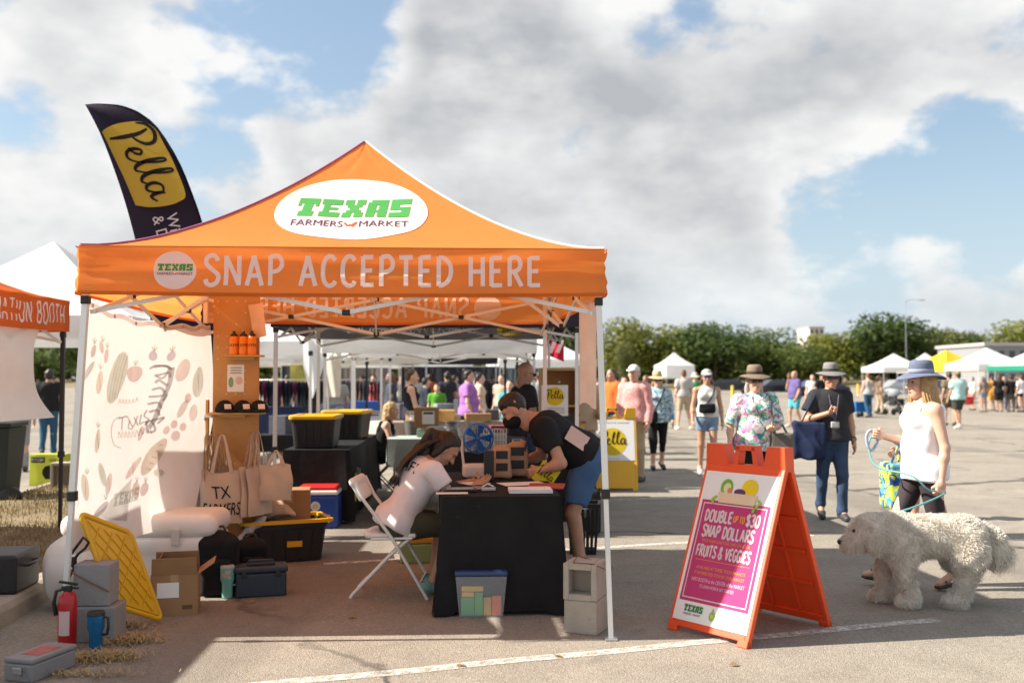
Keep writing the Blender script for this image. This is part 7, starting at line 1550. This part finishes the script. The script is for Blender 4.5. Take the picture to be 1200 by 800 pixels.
# ================================================================== THE DOG
dog = thing('dog', 'large curly cream dog walking on a teal leash', 'dog', (2.90, 7.02, 0), R(90))
D = [cone((0, .20, .475), (0, -.26, .485), .145, .138, .05), ell((0, .20, .44), (.14, .16, .165), None, .06), cone((0, .24, .50), (0, .38, .52), .135, .11, .06), ell((0, .42, .505), (.095, .11, .10), None, .05), cone((0, .46, .475), (0, .535, .43), .070, .062, .04), ell((.10, .39, .46), (.035, .055, .10), None, .03), ell((-.10, .39, .46), (.035, .055, .10), None, .03)]
for sx in (-1, 1):
    fy_ = .17 if sx < 0 else .24; D += [cone((sx * .10, .20, .38), (sx * .10, fy_ + .02, .22), .078, .056, .05), cone((sx * .10, fy_ + .02, .22), (sx * .10, fy_ - (.02 if sx < 0 else -.02), .06), .054, .048, .04), ell((sx * .10, fy_ + (.01 if sx < 0 else .05), .045), (.058, .075, .045), None, .03)]
    ry = -.17 if sx < 0 else -.30; D += [ell((sx * .10, -.25, .38), (.085, .13, .15), None, .06), cone((sx * .10, -.24, .30), (sx * .10, ry - .05, .19), .075, .050, .05), cone((sx * .10, ry - .05, .19), (sx * .10, ry, .06), .046, .044, .04), ell((sx * .10, ry + .03, .045), (.055, .075, .045), None, .03)]
D += [cone((0, -.36, .52), (0, -.45, .45), .040, .048, .05), cone((0, -.45, .45), (0, -.485, .34), .055, .06, .05), cone((0, -.485, .34), (0, -.58, .355), .05, .022, .04)]
M_FUR = mat('curly_fur', (.80, .74, .64), .8, var=.08, vs=9, bump=.5, bs=60, transl=.15, hue=(.88, .83, .74))
V, Fc = sdf_mesh(D, .012, lambda x, y, z: 0.0035 * np.sin(70 * x + 3 * np.sin(40 * z)) * np.sin(65 * y + 2 * np.sin(50 * x)) * np.sin(60 * z)); link('body', np_mesh('body', V, Fc, M_FUR), dog)
me = bpy.data.objects['body'] if False else None
tri = V[Fc]; nrm = np.cross(tri[:, 1] - tri[:, 0], tri[:, 2] - tri[:, 0]); nl = np.linalg.norm(nrm, axis=1); ok = nl > 1e-12; cen = tri.mean(1)[ok]; nrm = nrm[ok] / nl[ok][:, None]
# make normals point outwards
chk = np.array([n @ (c - np.array((0, c[1] * .7, .4))) for c, n in zip(cen, nrm)]); nrm = nrm * (1 if chk.mean() > 0 else -1)
rg = np.random.default_rng(2); ii = rg.integers(0, len(cen), 80000); c_ = cen[ii] + rg.normal(size=(len(ii), 3)) * .003; n_ = nrm[ii]; K_ = len(ii)
flow = np.stack([np.sin(24 * c_[:, 1] + 3 * np.sin(17 * c_[:, 2])), np.sin(26 * c_[:, 2] + 2.5 * np.sin(19 * c_[:, 0] + 14 * c_[:, 1])), np.sin(22 * c_[:, 0] + 19 * c_[:, 1])], 1)      # the curl runs in waves over the coat
tail = np.clip((-.40 - c_[:, 1]) / .06, 0, 1); Ln = rg.uniform(.022, .042, K_) * (1 + 1.3 * tail); unit = lambda a: a / np.linalg.norm(a, axis=1)[:, None]
d1 = unit(n_ * .8 + flow * .45 + rg.normal(size=(K_, 3)) * .22); d2 = unit(n_ * .15 - flow * .55 + rg.normal(size=(K_, 3)) * .25 + np.array((0, -.25, -.6)))
sd_ = unit(np.cross(d1, rg.normal(size=(K_, 3)))); w_ = rg.uniform(.0009, .0018, K_)[:, None]
p0 = c_ - n_ * .004; p1 = p0 + d1 * Ln[:, None] * .55; p2 = p1 + d2 * Ln[:, None] * .6
vv = np.stack([p0 - sd_ * w_, p0 + sd_ * w_, p1 + sd_ * w_, p1 - sd_ * w_, p2 + sd_ * w_ * .4, p2 - sd_ * w_ * .4], 1).reshape(-1, 3); k = np.arange(K_)[:, None] * 6
ff = np.concatenate([k + np.array([[0, 1, 2, 3]]), k + np.array([[3, 2, 4, 5]])]); o = link('coat', np_mesh('coat', vv, ff, M_FUR, False), dog); tag(o, kind='stuff')
sdf_obj('nose', [ell((0, .605, .44), (.024, .018, .019), None, .01)], .005, M_BLK, dog)
for sx in (-1, 1): sdf_obj('eye', [ell((sx * .055, .525, .525), (.014, .012, .013), None, .01)], .004, M_EYE, dog)
0 and strap_thing('dog_collar', 'thin teal collar round the cream dog’s neck', 'collar', [(2.83 - .36 + .13 * math.sin(a) * .2, 7.02 + .135 * math.cos(a), .53 + .135 * math.sin(a)) for a in [k * .5236 for k in range(13)]], .008, lc)
# ================================================================== BACKGROUND STALLS AND CLUTTER
def table_simple(label, X, Z, w, d, h, topm, cloth_drop=0.0, rz=0, clm=None, group=None):
    t = thing('market_table', label, 'table', (X, Z, 0), R(rz), group); MB().box((0, 0, h - .02), (w, d, .04), None, .006).build('table_top', topm, t)
    for sx in (-1, 1):
        for sy in (-1, 1): MB().tube([(sx * (w / 2 - .08), sy * (d / 2 - .08), 0), (sx * (w / 2 - .08), sy * (d / 2 - .08), h - .03)], .015, 6).build('leg', M_STEEL, t)
    if cloth_drop:
        b = MB(); per = [(-w / 2, -d / 2), (w / 2, -d / 2), (w / 2, d / 2), (-w / 2, d / 2), (-w / 2, -d / 2)]
        for (a, c) in zip(per, per[1:]):
            n = Vector((c[1] - a[1], -(c[0] - a[0]))).normalized(); b.grid(lambda u, v: (a[0] + (c[0] - a[0]) * u + n.x * (.012 + .012 * v * math.sin(u * 22)), a[1] + (c[1] - a[1]) * u + n.y * (.012 + .012 * v * math.sin(u * 22)), h + .004 - cloth_drop * v), 22, 5, flip=True)
        b.grid(lambda u, v: ((u - .5) * (w + .024), (v - .5) * (d + .024), h + .004), 4, 4); b.build('table_cover', clm, t)
    return t
GT = cloth('green_cover', (.36, .42, .38), var=.1); W_ = lambda px, Z: (px - 600) / FPX * Z
table_simple('table with a pale grey-green cover behind the seated woman', W_(520, 12.6), 12.6, 1.35, .75, .84, M_WHITEP, .34, 3, GT)
table_simple('black-covered goods table under the black tent', W_(590, 11.9), 11.3, 1.4, .6, .76, M_BLK, .7, 2, M_BLKCLOTH)
table_simple('low ochre bench beside the seated blonde woman', W_(500, 13.6), 13.4, .9, .4, .60, mat('bench_ochre', (.55, .30, .04), .6))
table_simple('goods table in front of the woman in purple', W_(540, 18.2), 18.2, 2.6, .8, .80, M_WOOD, .3, 2, cloth('cover_taupe', (.30, .24, .2)))
table_simple('far stall table before the dark jackets', W_(505, 22.6), 22.6, 2.2, .7, .8, M_WOOD, .5, 0, cloth('cover_dark', (.06, .06, .07)))
table_simple('stall table behind the bald man', W_(640, 14.2), 14.2, 1.3, .7, .85, M_BLK, .8, 2, M_BLKCLOTH)
# red cooler
chest('cooler', 'red cooler with a white lid beside the seated blonde woman', 'cooler', (W_(481, 13.0), 13.0, 0), R(10), .40, .36, .42, plastic('cooler_crimson', (.50, .02, .06)), plastic('cooler_white', (.75, .75, .74)), .07)
# buckets, boxes and crates on the tables
def bucket(label, px, Z, z, r, h, m, handle=True):
    t = thing('bucket', label, 'bucket', (W_(px, Z), Z, z)); MB().lathe([(0, 0), (r * .72, 0), (r, h), (r * .94, h), (r * .68, .01), (0, .01)], n=22).build('pail', m, t); MB().tube([(r * 1.0 * math.cos(a), 0, h - .02 - .10 * math.sin(a) * .6) for a in [k * .314 for k in range(11)]], .004, 5).build('bail', M_STEEL, t)
GAL = mat('galvanised_pail', (.38, .40, .40), .4, .5)
bucket('grey metal pail on the pale green table', 530, 12.5, .848, .085, .19, GAL); bucket('small white pail beside the grey pail', 541, 12.35, .848, .055, .13, M_WHITEP)
def wire_basket(label, px, Z, z, w, h):
    t = thing('wire_basket', label, 'basket', (W_(px, Z), Z, z)); m = plastic('basket_white', (.66, .66, .64), .4)
    for i in range(7): MB().bar((-w / 2 + w * i / 6, 0, 0), (-w / 2 + w * i / 6, 0, h), .010, .008, (0, 1, 0)).build('wire', m, t)
    for j in range(5): MB().bar((-w / 2, -.006, h * j / 4), (w / 2, -.006, h * j / 4), .006, .010, (0, 1, 0)).build('wire', m, t)
    MB().box((0, .12, h * .4), (w * .94, .2, h * .75), None, .01).build('contents', mat('goods_pale', (.52, .48, .44), .7, var=.3, vs=20), t)
for i, (px, lab) in enumerate(((550, 'white wire basket left of the blue fan'), (567, 'white wire basket behind the blue fan'), (583, 'white wire basket beside the masked man'))): wire_basket(lab, px, 11.25, .765, .20, .25)
def goods_box(label, px, Z, z, w, d, h, m, rz=0, lab=True, name='goods_box'):
    t = thing(name, label, 'box', (W_(px, Z), Z, z), R(rz)); MB().box((0, 0, h / 2), (w, d, h), None, .006).build('box_body', m, t)
    if lab: MB().box((w * .08, -d / 2 - .003, h * .5), (w * .5, .003, h * .62)).build('label_sheet', M_PAPER, t); MB().box((w * .08, -d / 2 - .005, h * .72), (w * .4, .002, h * .10)).build('label_band', M_BLK, t)
goods_box('cardboard box with a white label before the standing woman', 500, 14.7, .86, .36, .26, .30, M_CARD, 4)
goods_box('wooden crate of goods on the purple woman’s table', 520, 17.9, .82, .40, .3, .2, M_LUMB, 0, False); goods_box('kraft box on the purple woman’s table', 560, 17.9, .82, .46, .3, .14, M_CARD, 8, False); goods_box('dark red box behind the masked man’s head', 590, 13.3, .84, .36, .2, .12, plastic('box_red', (.30, .03, .04)), 10, False)
goods_box('printed carton above the wire baskets', 570, 12.9, .87, .42, .25, .06, mat('carton_print', (.50, .38, .26), .6, var=.5, vs=24), 14, False)
for i, (px, Z, z, w, h, c) in enumerate(((493, 18.0, .82, .3, .18, (.08, .08, .09)), (506, 17.8, .82, .2, .24, (.40, .28, .16)), (532, 18.1, .82, .22, .12, (.55, .5, .42)), (575, 18.2, .82, .26, .2, (.10, .09, .09)), (470, 22.4, .82, .5, .25, (.06, .07, .10)), (520, 22.4, .82, .4, .2, (.30, .32, .34)), (545, 22.3, .82, .45, .3, (.05, .05, .06)))):
    goods_box(('black goods box at the left of the far table', 'brown upright carton on the far table', 'flat pale box on the far table', 'dark box at the right of the far table', 'dark blue crate on the rearmost stall', 'grey crate on the rearmost stall', 'black crate on the rearmost stall')[i], px, Z, z, w, .25, h, mat('goods_%d' % i, c, .6, var=.3, vs=12), i * 5, False)
# wooden hutch with round-logo poster
t = thing('wooden_hutch', 'wooden cabinet behind the round-logo poster', 'cabinet', (W_(655, 12.2), 12.2, 0), R(4)); MB().box((-.22, 0, .86), (.03, .35, 1.7)).build('side', M_LUMB, t); MB().box((.22, 0, .86), (.03, .35, 1.7)).build('side', M_LUMB, t); MB().box((0, .16, .86), (.41, .02, 1.68)).build('back', M_WOOD, t)
for z in (.3, .9, 1.25, 1.69): MB().box((0, 0, z), (.41, .33, .025)).build('shelf', M_LUMB, t)
t = thing('green_bottle', 'green bottle on the wooden cabinet shelf', 'bottle', (W_(655, 12.15), 12.12, 1.265)); MB().lathe([(0, 0), (.032, 0), (.032, .15), (.012, .2), (.012, .26), (0, .26)], n=14).build('body', plastic('bottle_green', (.02, .20, .06), .2), t); MB().lathe([(.014, .26), (.014, .285), (0, .285)], n=10).build('cap', M_WHITEP, t)
pz_ = 11.2; t = thing('logo_poster', 'white poster with a yellow disc under the black tent', 'poster', (W_(650, pz_), pz_, at(650, 469, pz_).z), R(0)); MB().box((0, 0, 0), (.30, .006, .345)).build('board', M_PAPER, t); fp = plane_fn((0, -.004, 0), (1, 0, 0), (0, 0, 1)); print_on('roundel', ellipse2d(.105, .105, 28, 0, .045), fp, M_INKY, t, .001); s_, w_ = pella_text(.11); print_on('lettering', shift(s_, -w_ / 2 + .01, .005), fp, M_INKK, t, .003)
for k in range(3): print_on('rule', rect2d(-.11, -.09 - k * .025, .11, -.082 - k * .025), fp, cloth('grey_print', (.3, .3, .32), bump=0), t, .002)
t = thing('display_stand', 'black easel stand holding the yellow-disc poster', 'stand', (W_(655, pz_), pz_ + .06, 0)); MB().tube([(0, 0, 0), (0, .02, 1.1), (0, 0, 1.4)], .012, 6).build('post', M_BLKLEG, t); MB().prism([(-.05, 0), (.10, 0), (.22, .20), (-.16, .20)], .06, Matrix.Translation((.02, .0, .98)) @ Matrix.Rotation(R(90), 4, 'X')).build('tray', M_BLK, t); MB().box((0, 0, .01), (.36, .36, .02)).build('base', M_BLKLEG, t)
# hanging cloths, banners
def hang(label, px0, px1, y0, y1, Z, m, pointed=False, name='hanging_cloth'):
    a = at(px0, y0, Z); b_ = at(px1, y1, Z); q = MB()
    def f_(u, v):
        x = a.x + (b_.x - a.x) * u; zz = b_.z + (a.z - b_.z) * v
        if pointed: x = (a.x + b_.x) / 2 + (x - (a.x + b_.x) / 2) * min(1, .08 + v * 1.9); 
        return (x, Z + .05 * math.sin(u * 6 + v * 3), zz)
    q.grid(f_, 12, 12); return tag(q.build(name, m), label, 'banner')
hang('white pointed cloth hanging left of the bins', 355, 378, 392, 466, 19, M_WHITEC, True); hang('narrow cream paper banner hanging behind the bins', 381, 399, 398, 465, 16, cloth('cream_paper', (.66, .60, .52), .3))
q = thing('red_white_flag', 'red flag with white diagonal bands at the right post', 'flag', at(656, 404, 14)); MB().grid(lambda u, v: (-.18 + .24 * u, .03 * math.sin(u * 7), -.14 + .26 * v - .10 * u), 8, 6).build('flag_cloth', cloth('flag_red', (.50, .02, .04), .2), q)
for k in range(2): print_on('band', poly2d([(-.16 + k * .1, -.10), (-.11 + k * .1, -.12), (-.04 + k * .1, .06), (-.09 + k * .1, .08)]), plane_fn((0, -.04, 0), (1, 0, 0), (0, 0, 1)), M_INKW, q, .004)
# clothes rails and stock beyond
def rail(label, px, Z, w, cols, seed=0):
    t = thing('clothes_rail', label, 'clothes rail', (W_(px, Z), Z, 0), R(5)); rg_ = random.Random(seed)
    MB().tube([(-w / 2, 0, 0), (-w / 2, 0, 1.55), (w / 2, 0, 1.55), (w / 2, 0, 0)], .016, 6).build('frame', M_STEEL, t)
    for i in range(int(w / .09)):
        x = -w / 2 + .06 + i * .09; c = cols[i % len(cols)]; h = rg_.uniform(.6, .95); b = MB(); b.grid(lambda u, v: (x + .03 * math.sin(v * 5 + u * 4), -.22 + .44 * u, 1.52 - h * (1 - v) - .10 * abs(u - .5) * v), 4, 5); b.build('garment', cloth('garment_%d_%d' % (int(c[0] * 99), int(c[2] * 99)), c, var=.15), t)
rail('clothes rail with dark and pink garments beyond the bins', 350, 24, 1.9, [(.03, .03, .04), (.40, .06, .22), (.02, .02, .03), (.05, .06, .12)], 1); rail('clothes rail of mixed garments behind the cream banner', 405, 26, 2.0, [(.06, .10, .20), (.35, .28, .22), (.03, .03, .04), (.20, .05, .06)], 2); rail('black garment rail under the small black canopy', 575, 27, .9, [(.02, .02, .025), (.05, .05, .06)], 3)
goods_box('large royal blue crate beyond the cream banner', 420, 24, .62, .95, .5, .42, plastic('crate_blue', (.02, .10, .42)), 0, False); table_simple('stall table under the royal blue crate', W_(415, 24), 24, 1.9, .7, .60, M_WHITEP)
goods_box('navy stock pile left of the bins', 322, 22.5, .0, 1.3, .6, .95, cloth('stock_navy', (.02, .03, .08)), 0, False); goods_box('yellow striped awning roll by the far tent', 357, 27, 1.45, .75, .2, .5, mat('awning_yellow', (.66, .50, .12), .8, var=.6, vs=3), 0, False); goods_box('brown table of stock behind the left post', 345, 20, .6, .8, .5, .18, M_CARD, 4, False)
# slim posts of the far stalls
for i, (px, Z, top, c) in enumerate(((430, 20.5, 2.1, 0), (447, 20, 2.2, 1), (457, 22, 2.2, 1), (592, 18, 2.1, 0), (606, 18.5, 2.0, 0), (413, 19, 2.2, 1), (364, 16.5, 2.2, 1))):
    t = thing('tent_pole', ('dark tent pole left of the blonde woman', 'white tent pole above the blonde woman', 'white tent pole left of the standing woman', 'dark tent pole left of the bald man', 'dark tent pole beside the teal tee', 'white tent pole by the cream banner', 'white tent pole beside the pointed cloth')[i], 'pole', (W_(px, Z), Z, 0)); MB().bar((0, 0, 0), (0, 0, top), .04).build('tube', M_ALU if c else M_BLKLEG, t); MB().box((0, 0, top - .2), (.07, .07, .08), None, .01).build('slider', M_BLK, t); MB().box((0, 0, .008), (.09, .09, .016)).build('foot_plate', M_STEEL, t)
# left side: wheeled bin, green boxed tool, block stool
t = thing('wheeled_bin', 'dark green wheeled bin at the left edge', 'bin', (W_(2, 12.3) - .1, 12.3, 0), R(10)); gm = plastic('bin_green', (.006, .016, .010), .55); b = MB(); b.add([(-.24, -.26, .06), (.24, -.26, .06), (.24, .26, .06), (-.24, .26, .06), (-.30, -.34, .98), (.30, -.34, .98), (.30, .34, .98), (-.30, .34, .98)], [(3, 2, 1, 0), (0, 1, 5, 4), (1, 2, 6, 5), (2, 3, 7, 6), (3, 0, 4, 7), (4, 5, 6, 7)]); b.build('bin_body', gm, t); MB().box((0, 0, 1.02), (.64, .74, .06), None, .02).build('lid', gm, t)
for sy in (-.28,): MB().lathe([(0, -.04), (.12, -.04), (.14, -.02), (.14, .02), (.12, .04), (0, .04)], n=22, M=Matrix.Translation((.30, sy, .14)) @ Matrix.Rotation(R(90), 4, 'X')).build('wheel', M_BLK, t); MB().lathe([(0, -.04), (.12, -.04), (.14, -.02), (.14, .02), (.12, .04), (0, .04)], n=22, M=Matrix.Translation((-.30, sy, .14)) @ Matrix.Rotation(R(90), 4, 'X')).build('wheel', M_BLK, t)
c = gnd(53, 569); t = thing('boxed_tool', 'lime green boxed power tool on the pavement behind the booth', 'box', (c.x, c.y + .15, 0), R(-4)); MB().box((0, 0, .23), (.48, .30, .46), None, .006).build('carton', plastic('carton_lime', (.42, .46, .02), .5), t); fp = plane_fn((0, -.151, 0), (1, 0, 0), (0, 0, 1)); print_on('print', rect2d(-.21, .34, .0, .42), fp, M_INKK, t, .002); print_on('print', ellipse2d(.10, .10, 20, .06, .20), fp, M_INKK, t, .002); print_on('print', rect2d(-.0, .10, .16, .16), fp, M_INKK, t, .003); s_, w_ = font_text('RYOBI', .045); print_on('lettering', shift(s_, -.20, .36), fp, M_INKW, t, .004); s_, w_ = font_text('ONE+', .04); print_on('lettering', shift(s_, .06, .36), fp, M_INKK, t, .004)
c = gnd(68, 583); cmu('grey concrete block standing before the lime box', (c.x + .02, c.y + .12, 0), R(8), M_CMU, .28, .24, .46)
# --- far vehicles, stroller, wagon, bollards
def car(label, px, Z, rz, m, L=4.6):
    t = thing('parked_car', label, 'car', (W_(px, Z), Z, 0), R(rz)); w = 1.8
    prof = [(-L / 2, .35), (-L / 2, .85), (-L * .40, .98), (-L * .24, 1.48), (L * .16, 1.50), (L * .30, 1.02), (L * .47, .88), (L / 2, .70), (L / 2, .35)]
    b = MB(); n = len(prof); vs = []
    for s_, ins in ((-1, 0), (1, 0)):
        for x, z in prof: vs.append((x, s_ * w / 2 * (1 if z < 1.03 else .84), z))
    b.add(vs, [tuple(range(n)), tuple(range(n, 2 * n))[::-1]] + [(i, n + i, n + (i + 1) % n, (i + 1) % n) for i in range(n)]); b.build('body', m, t)
    gm = mat('dark_glass', (.05, .06, .07), .15)
    for s_ in (-1, 1):
        q = MB(); q.add([(-L * .36, s_ * (w / 2 * .93 + .02), 1.05), (-L * .22, s_ * (w / 2 * .845 + .02), 1.42), (L * .14, s_ * (w / 2 * .845 + .02), 1.43), (L * .26, s_ * (w / 2 * .93 + .02), 1.06)], [(0, 1, 2, 3)]); q.build('side_window', gm, t)
        for x in (-L * .31, L * .31):
            wh = MB().lathe([(0, -.1), (.28, -.1), (.33, -.06), (.33, .06), (.28, .1), (0, .1)], n=20, M=Matrix.Translation((x, s_ * w * .46, .33)) @ Matrix.Rotation(R(90), 4, 'X')).build('wheel', M_BLK, t); MB().lathe([(0, .105 ), (.2, .105), (.2, .09)], n=14, M=Matrix.Translation((x, s_ * w * .46, .33)) @ Matrix.Rotation(R(90 * s_), 4, 'X')).build('rim', M_STEEL, wh)
        MB().box((L / 2 - .05, s_ * .65, .72), (.1, .35, .14), None, .02).build('headlight', M_WHITEP, t)
car('dark blue parked car behind the floral-blouse woman', 962, 88, 8, plastic('car_navy', (.012, .02, .06), .25, coat=.5)); car('dark parked car left of the purple-shirted man', 915, 92, 5, plastic('car_dark', (.02, .022, .03), .25, coat=.5)); car('black parked car behind the young woman in the cap', 856, 104, -8, plastic('car_black', (.012, .012, .014), .25, coat=.5)); car('silver parked car behind the stroller', 1062, 78, 4, plastic('car_silver', (.40, .41, .42), .3, metal=.5)); car('grey parked car under the right tents', 1100, 82, 0, plastic('car_grey', (.12, .13, .14), .3, coat=.5))
for i, (px, Z) in enumerate(((858, 74), (833, 90), (1005, 95))):
    t = thing('bollard', ('yellow bollard beside the floral-blouse woman’s hat', 'yellow bollard behind the cap wearer', 'yellow bollard near the far cars')[i], 'bollard', (W_(px, Z), Z, 0)); MB().lathe([(.10, 0), (.10, 1.0), (.07, 1.06), (0, 1.08)], n=14).build('post', plastic('bollard_yellow', (.70, .48, .03)), t); MB().lathe([(.13, 0), (.13, .05), (.1, .055)], n=14).build('base_ring', M_STEEL, t)
t = thing('parking_barrier', 'low yellow rail along the far edge of the lot', 'barrier', (W_(850, 110), 110, 0)); MB().bar((-6, 0, .5), (6, 0, .5), .14, .14).build('rail', plastic('bollard_yellow', (.70, .48, .03)), t)
for x in (-5, -2, 1, 4): MB().bar((x, 0, 0), (x, 0, .5), .1).build('post', M_STEEL, t)
def stroller(label, px, Z, rz):
    t = thing('stroller', label, 'stroller', (W_(px, Z), Z, 0), R(rz)); dm = cloth('stroller_dark', (.03, .03, .035))
    sdf_obj('seat', [rbox((0, .0, .55), (.16, .22, .10), None, .05, .05), rbox((0, -.2, .75), (.16, .05, .2), None, .04, .05)], .03, dm, t); sdf_obj('canopy', [ell((0, -.08, .90), (.26, .32, .24), None, .02, [((0, 0, .88), (0, .3, -1))])], .03, cloth('stroller_grey', (.28, .29, .31)), t)
    for sx in (-1, 1):
        MB().tube([(sx * .22, -.62, 1.02), (sx * .22, -.3, .72), (sx * .22, .42, .15)], .014, 6).build('frame', M_STEEL, t); MB().tube([(sx * .22, -.1, .55), (sx * .22, -.38, .18)], .014, 6).build('frame', M_STEEL, t)
        for y, r_ in ((-.38, .15), (.42, .11)): MB().lathe([(0, -.02), (r_ * .85, -.02), (r_, 0), (r_ * .85, .02), (0, .02)], n=16, M=Matrix.Translation((sx * .25, y, r_)) @ Matrix.Rotation(R(90), 4, 'Y')).build('wheel', M_BLK, t)
    MB().tube([(-.22, -.62, 1.02), (.22, -.62, 1.02)], .018, 6).build('handle', M_BLK, t)
stroller('double-seat dark stroller left of the blue hat, nearer one', 1050, 43.5, -70); stroller('grey-hooded stroller behind the nearer stroller', 1041, 47, 60); stroller('dark stroller behind the man in the white cap', 733, 21, 190)
t = thing('folding_wagon', 'bright blue folding wagon beside the grey tank top', 'wagon', (W_(1007, 41), 41, 0), R(20)); b = MB()
for c_, s2 in (((0, -.25, .42), (.8, .02, .42)), ((0, .25, .42), (.8, .02, .42)), ((-.4, 0, .42), (.02, .48, .42)), ((.4, 0, .42), (.02, .48, .42)), ((0, 0, .22), (.78, .48, .02))): MB().box(c_, s2).build('side', cloth('wagon_blue', (.02, .14, .40)), t)
for sx in (-.3, .3):
    for sy in (-.26, .26): MB().lathe([(0, -.03), (.09, -.03), (.1, 0), (.09, .03), (0, .03)], n=14, M=Matrix.Translation((sx, sy, .1)) @ Matrix.Rotation(R(90), 4, 'X')).build('wheel', M_BLK, t)
MB().tube([(.4, 0, .4), (.7, 0, .9)], .014, 6).build('pull_handle', M_BLK, t)
# ================================================================== more of the crowded middle distance
BG = [(395, 22, 1.70, 30, (.36, .33, .30), 'shopper in a stone tee between the rail and the blue crate'), (438, 27, 1.66, 170, (.45, .10, .10), 'shopper in red beyond the blonde woman'), (458, 24, 1.72, 100, (.06, .07, .09), 'shopper in black left of the standing woman'), (488, 30, 1.70, 200, (.50, .48, .44), 'shopper in off-white under the far canopy'), (524, 27, 1.75, 20, (.03, .03, .04), 'tall shopper in black behind the green tee'), (541, 36, 1.7, 90, (.10, .22, .40), 'shopper in blue far behind the purple top'), (588, 25, 1.68, 150, (.42, .36, .28), 'shopper in beige behind the teal tee'), (632, 24, 1.74, 10, (.28, .30, .32), 'shopper in grey right of the bald man'), (664, 28, 1.72, 160, (.10, .10, .12), 'shopper in dark grey behind the wooden cabinet'), (705, 27, 1.70, 210, (.55, .50, .44), 'shopper in cream left of the man in orange'), (722, 32, 1.72, 30, (.04, .04, .05), 'shopper in black beyond the stroller'), (757, 26, 1.66, 140, (.10, .10, .14), 'shopper in navy behind the checked shirt')]
for i, (px, Z, H, rz, c, lab) in enumerate(BG): P(lab, px, Z, H, rz, ('tee', C('crowd%d' % i, c), -.03, .015), (('jeans', 'shorts')[i % 2], (NAVY, BLK, KHK)[i % 3]), (('short', 'bun', 'pony')[i % 3], ('brown', 'black', 'auburn')[i % 3]), walk((.4, -.3, .2)[i % 3]), female=i % 3 == 1, skin=('light', 'tan', 'brown')[i % 3])
G = [(486, 16.0, .9, .24, .16, (.42, .30, .18), 'kraft carton beside the labelled box'), (514, 12.75, .848, .26, .12, (.60, .60, .56), 'pale tray on the grey-green table'), (497, 12.6, .848, .16, .10, (.15, .22, .16), 'green carton on the grey-green table'), (604, 11.4, .765, .22, .16, (.08, .08, .09), 'black carton beside the masked man'), (571, 12.2, .84, .30, .12, (.34, .08, .08), 'maroon box behind the blue fan'), (556, 12.6, .848, .20, .18, (.55, .50, .42), 'cream carton behind the wire baskets'), (620, 14.1, .86, .34, .22, (.30, .20, .12), 'brown crate behind the bald man'), (645, 14.2, .86, .28, .30, (.62, .60, .55), 'white carton on the rear stall table'), (668, 13.0, .8, .3, .2, (.62, .44, .06), 'yellow box by the wooden cabinet'), (432, 21.0, .6, .5, .3, (.40, .36, .32), 'stone-coloured crate left of the blonde woman'), (450, 18.5, .55, .5, .25, (.52, .48, .42), 'low pale crate behind the blonde woman'), (470, 19.5, .8, .45, .3, (.10, .10, .12), 'dark crate left of the standing woman'), (389, 21, .7, .5, .35, (.16, .20, .28), 'slate crate behind the bins'), (334, 18.5, .55, .5, .35, (.06, .06, .08), 'dark crate right of the caps')]
for i, (px, Z, z, w, h, c, lab) in enumerate(G): goods_box(lab, px, Z, z, w, w * .7, h, mat('crowd_goods_%d' % i, c, .65, var=.35, vs=14), i * 7 - 20, i % 3 == 0)
for i, (px, Z, w, lab) in enumerate(((440, 19.8, 1.3, 'bare stall table behind the blonde woman'), (392, 20.5, 1.2, 'stall table behind the two lidded bins'), (336, 18.3, .9, 'small table of stock left of the rear bins'), (668, 13.1, .5, 'small side table by the wooden cabinet'))): table_simple(lab, W_(px, Z), Z, w, .6, .56 if i in (0, 2) else .72, M_WOOD, .3, i * 4, (M_BLKCLOTH, cloth('cover_stone', (.36, .33, .3)), M_BLKCLOTH, M_BLKCLOTH)[i])
for i, (px0, px1, Z, h, c, lab) in enumerate(((330, 378, 32, 2.0, (.05, .05, .06), 'dark cloth back wall of a stall left of the cream banner'), (398, 455, 34, 1.95, (.20, .17, .15), 'brown cloth back wall behind the stone-tee shopper'), (470, 585, 35, 2.0, (.035, .035, .045), 'black cloth back wall of the far canopy'), (590, 640, 30, 1.9, (.10, .12, .13), 'slate cloth back wall behind the bald man'))):
    a, b_ = W_(px0, Z), W_(px1, Z); t = thing('stall_wall', lab, 'stall wall', ((a + b_) / 2, Z, 0)); w = b_ - a
    MB().grid(lambda u, v: ((u - .5) * w, .05 * math.sin(u * w * 7 + v), .05 + (h - .05) * v), 40, 4).build('curtain', cloth('wall_cloth_%d' % i, c, .1), t); MB().tube([(-w / 2, 0, h), (w / 2, 0, h)], .018, 6).build('rail', M_STEEL, t)
    for sx in (-.5, .5): MB().tube([(sx * w, 0, 0), (sx * w, 0, h)], .018, 6).build('post', M_STEEL, t)
if False: pass
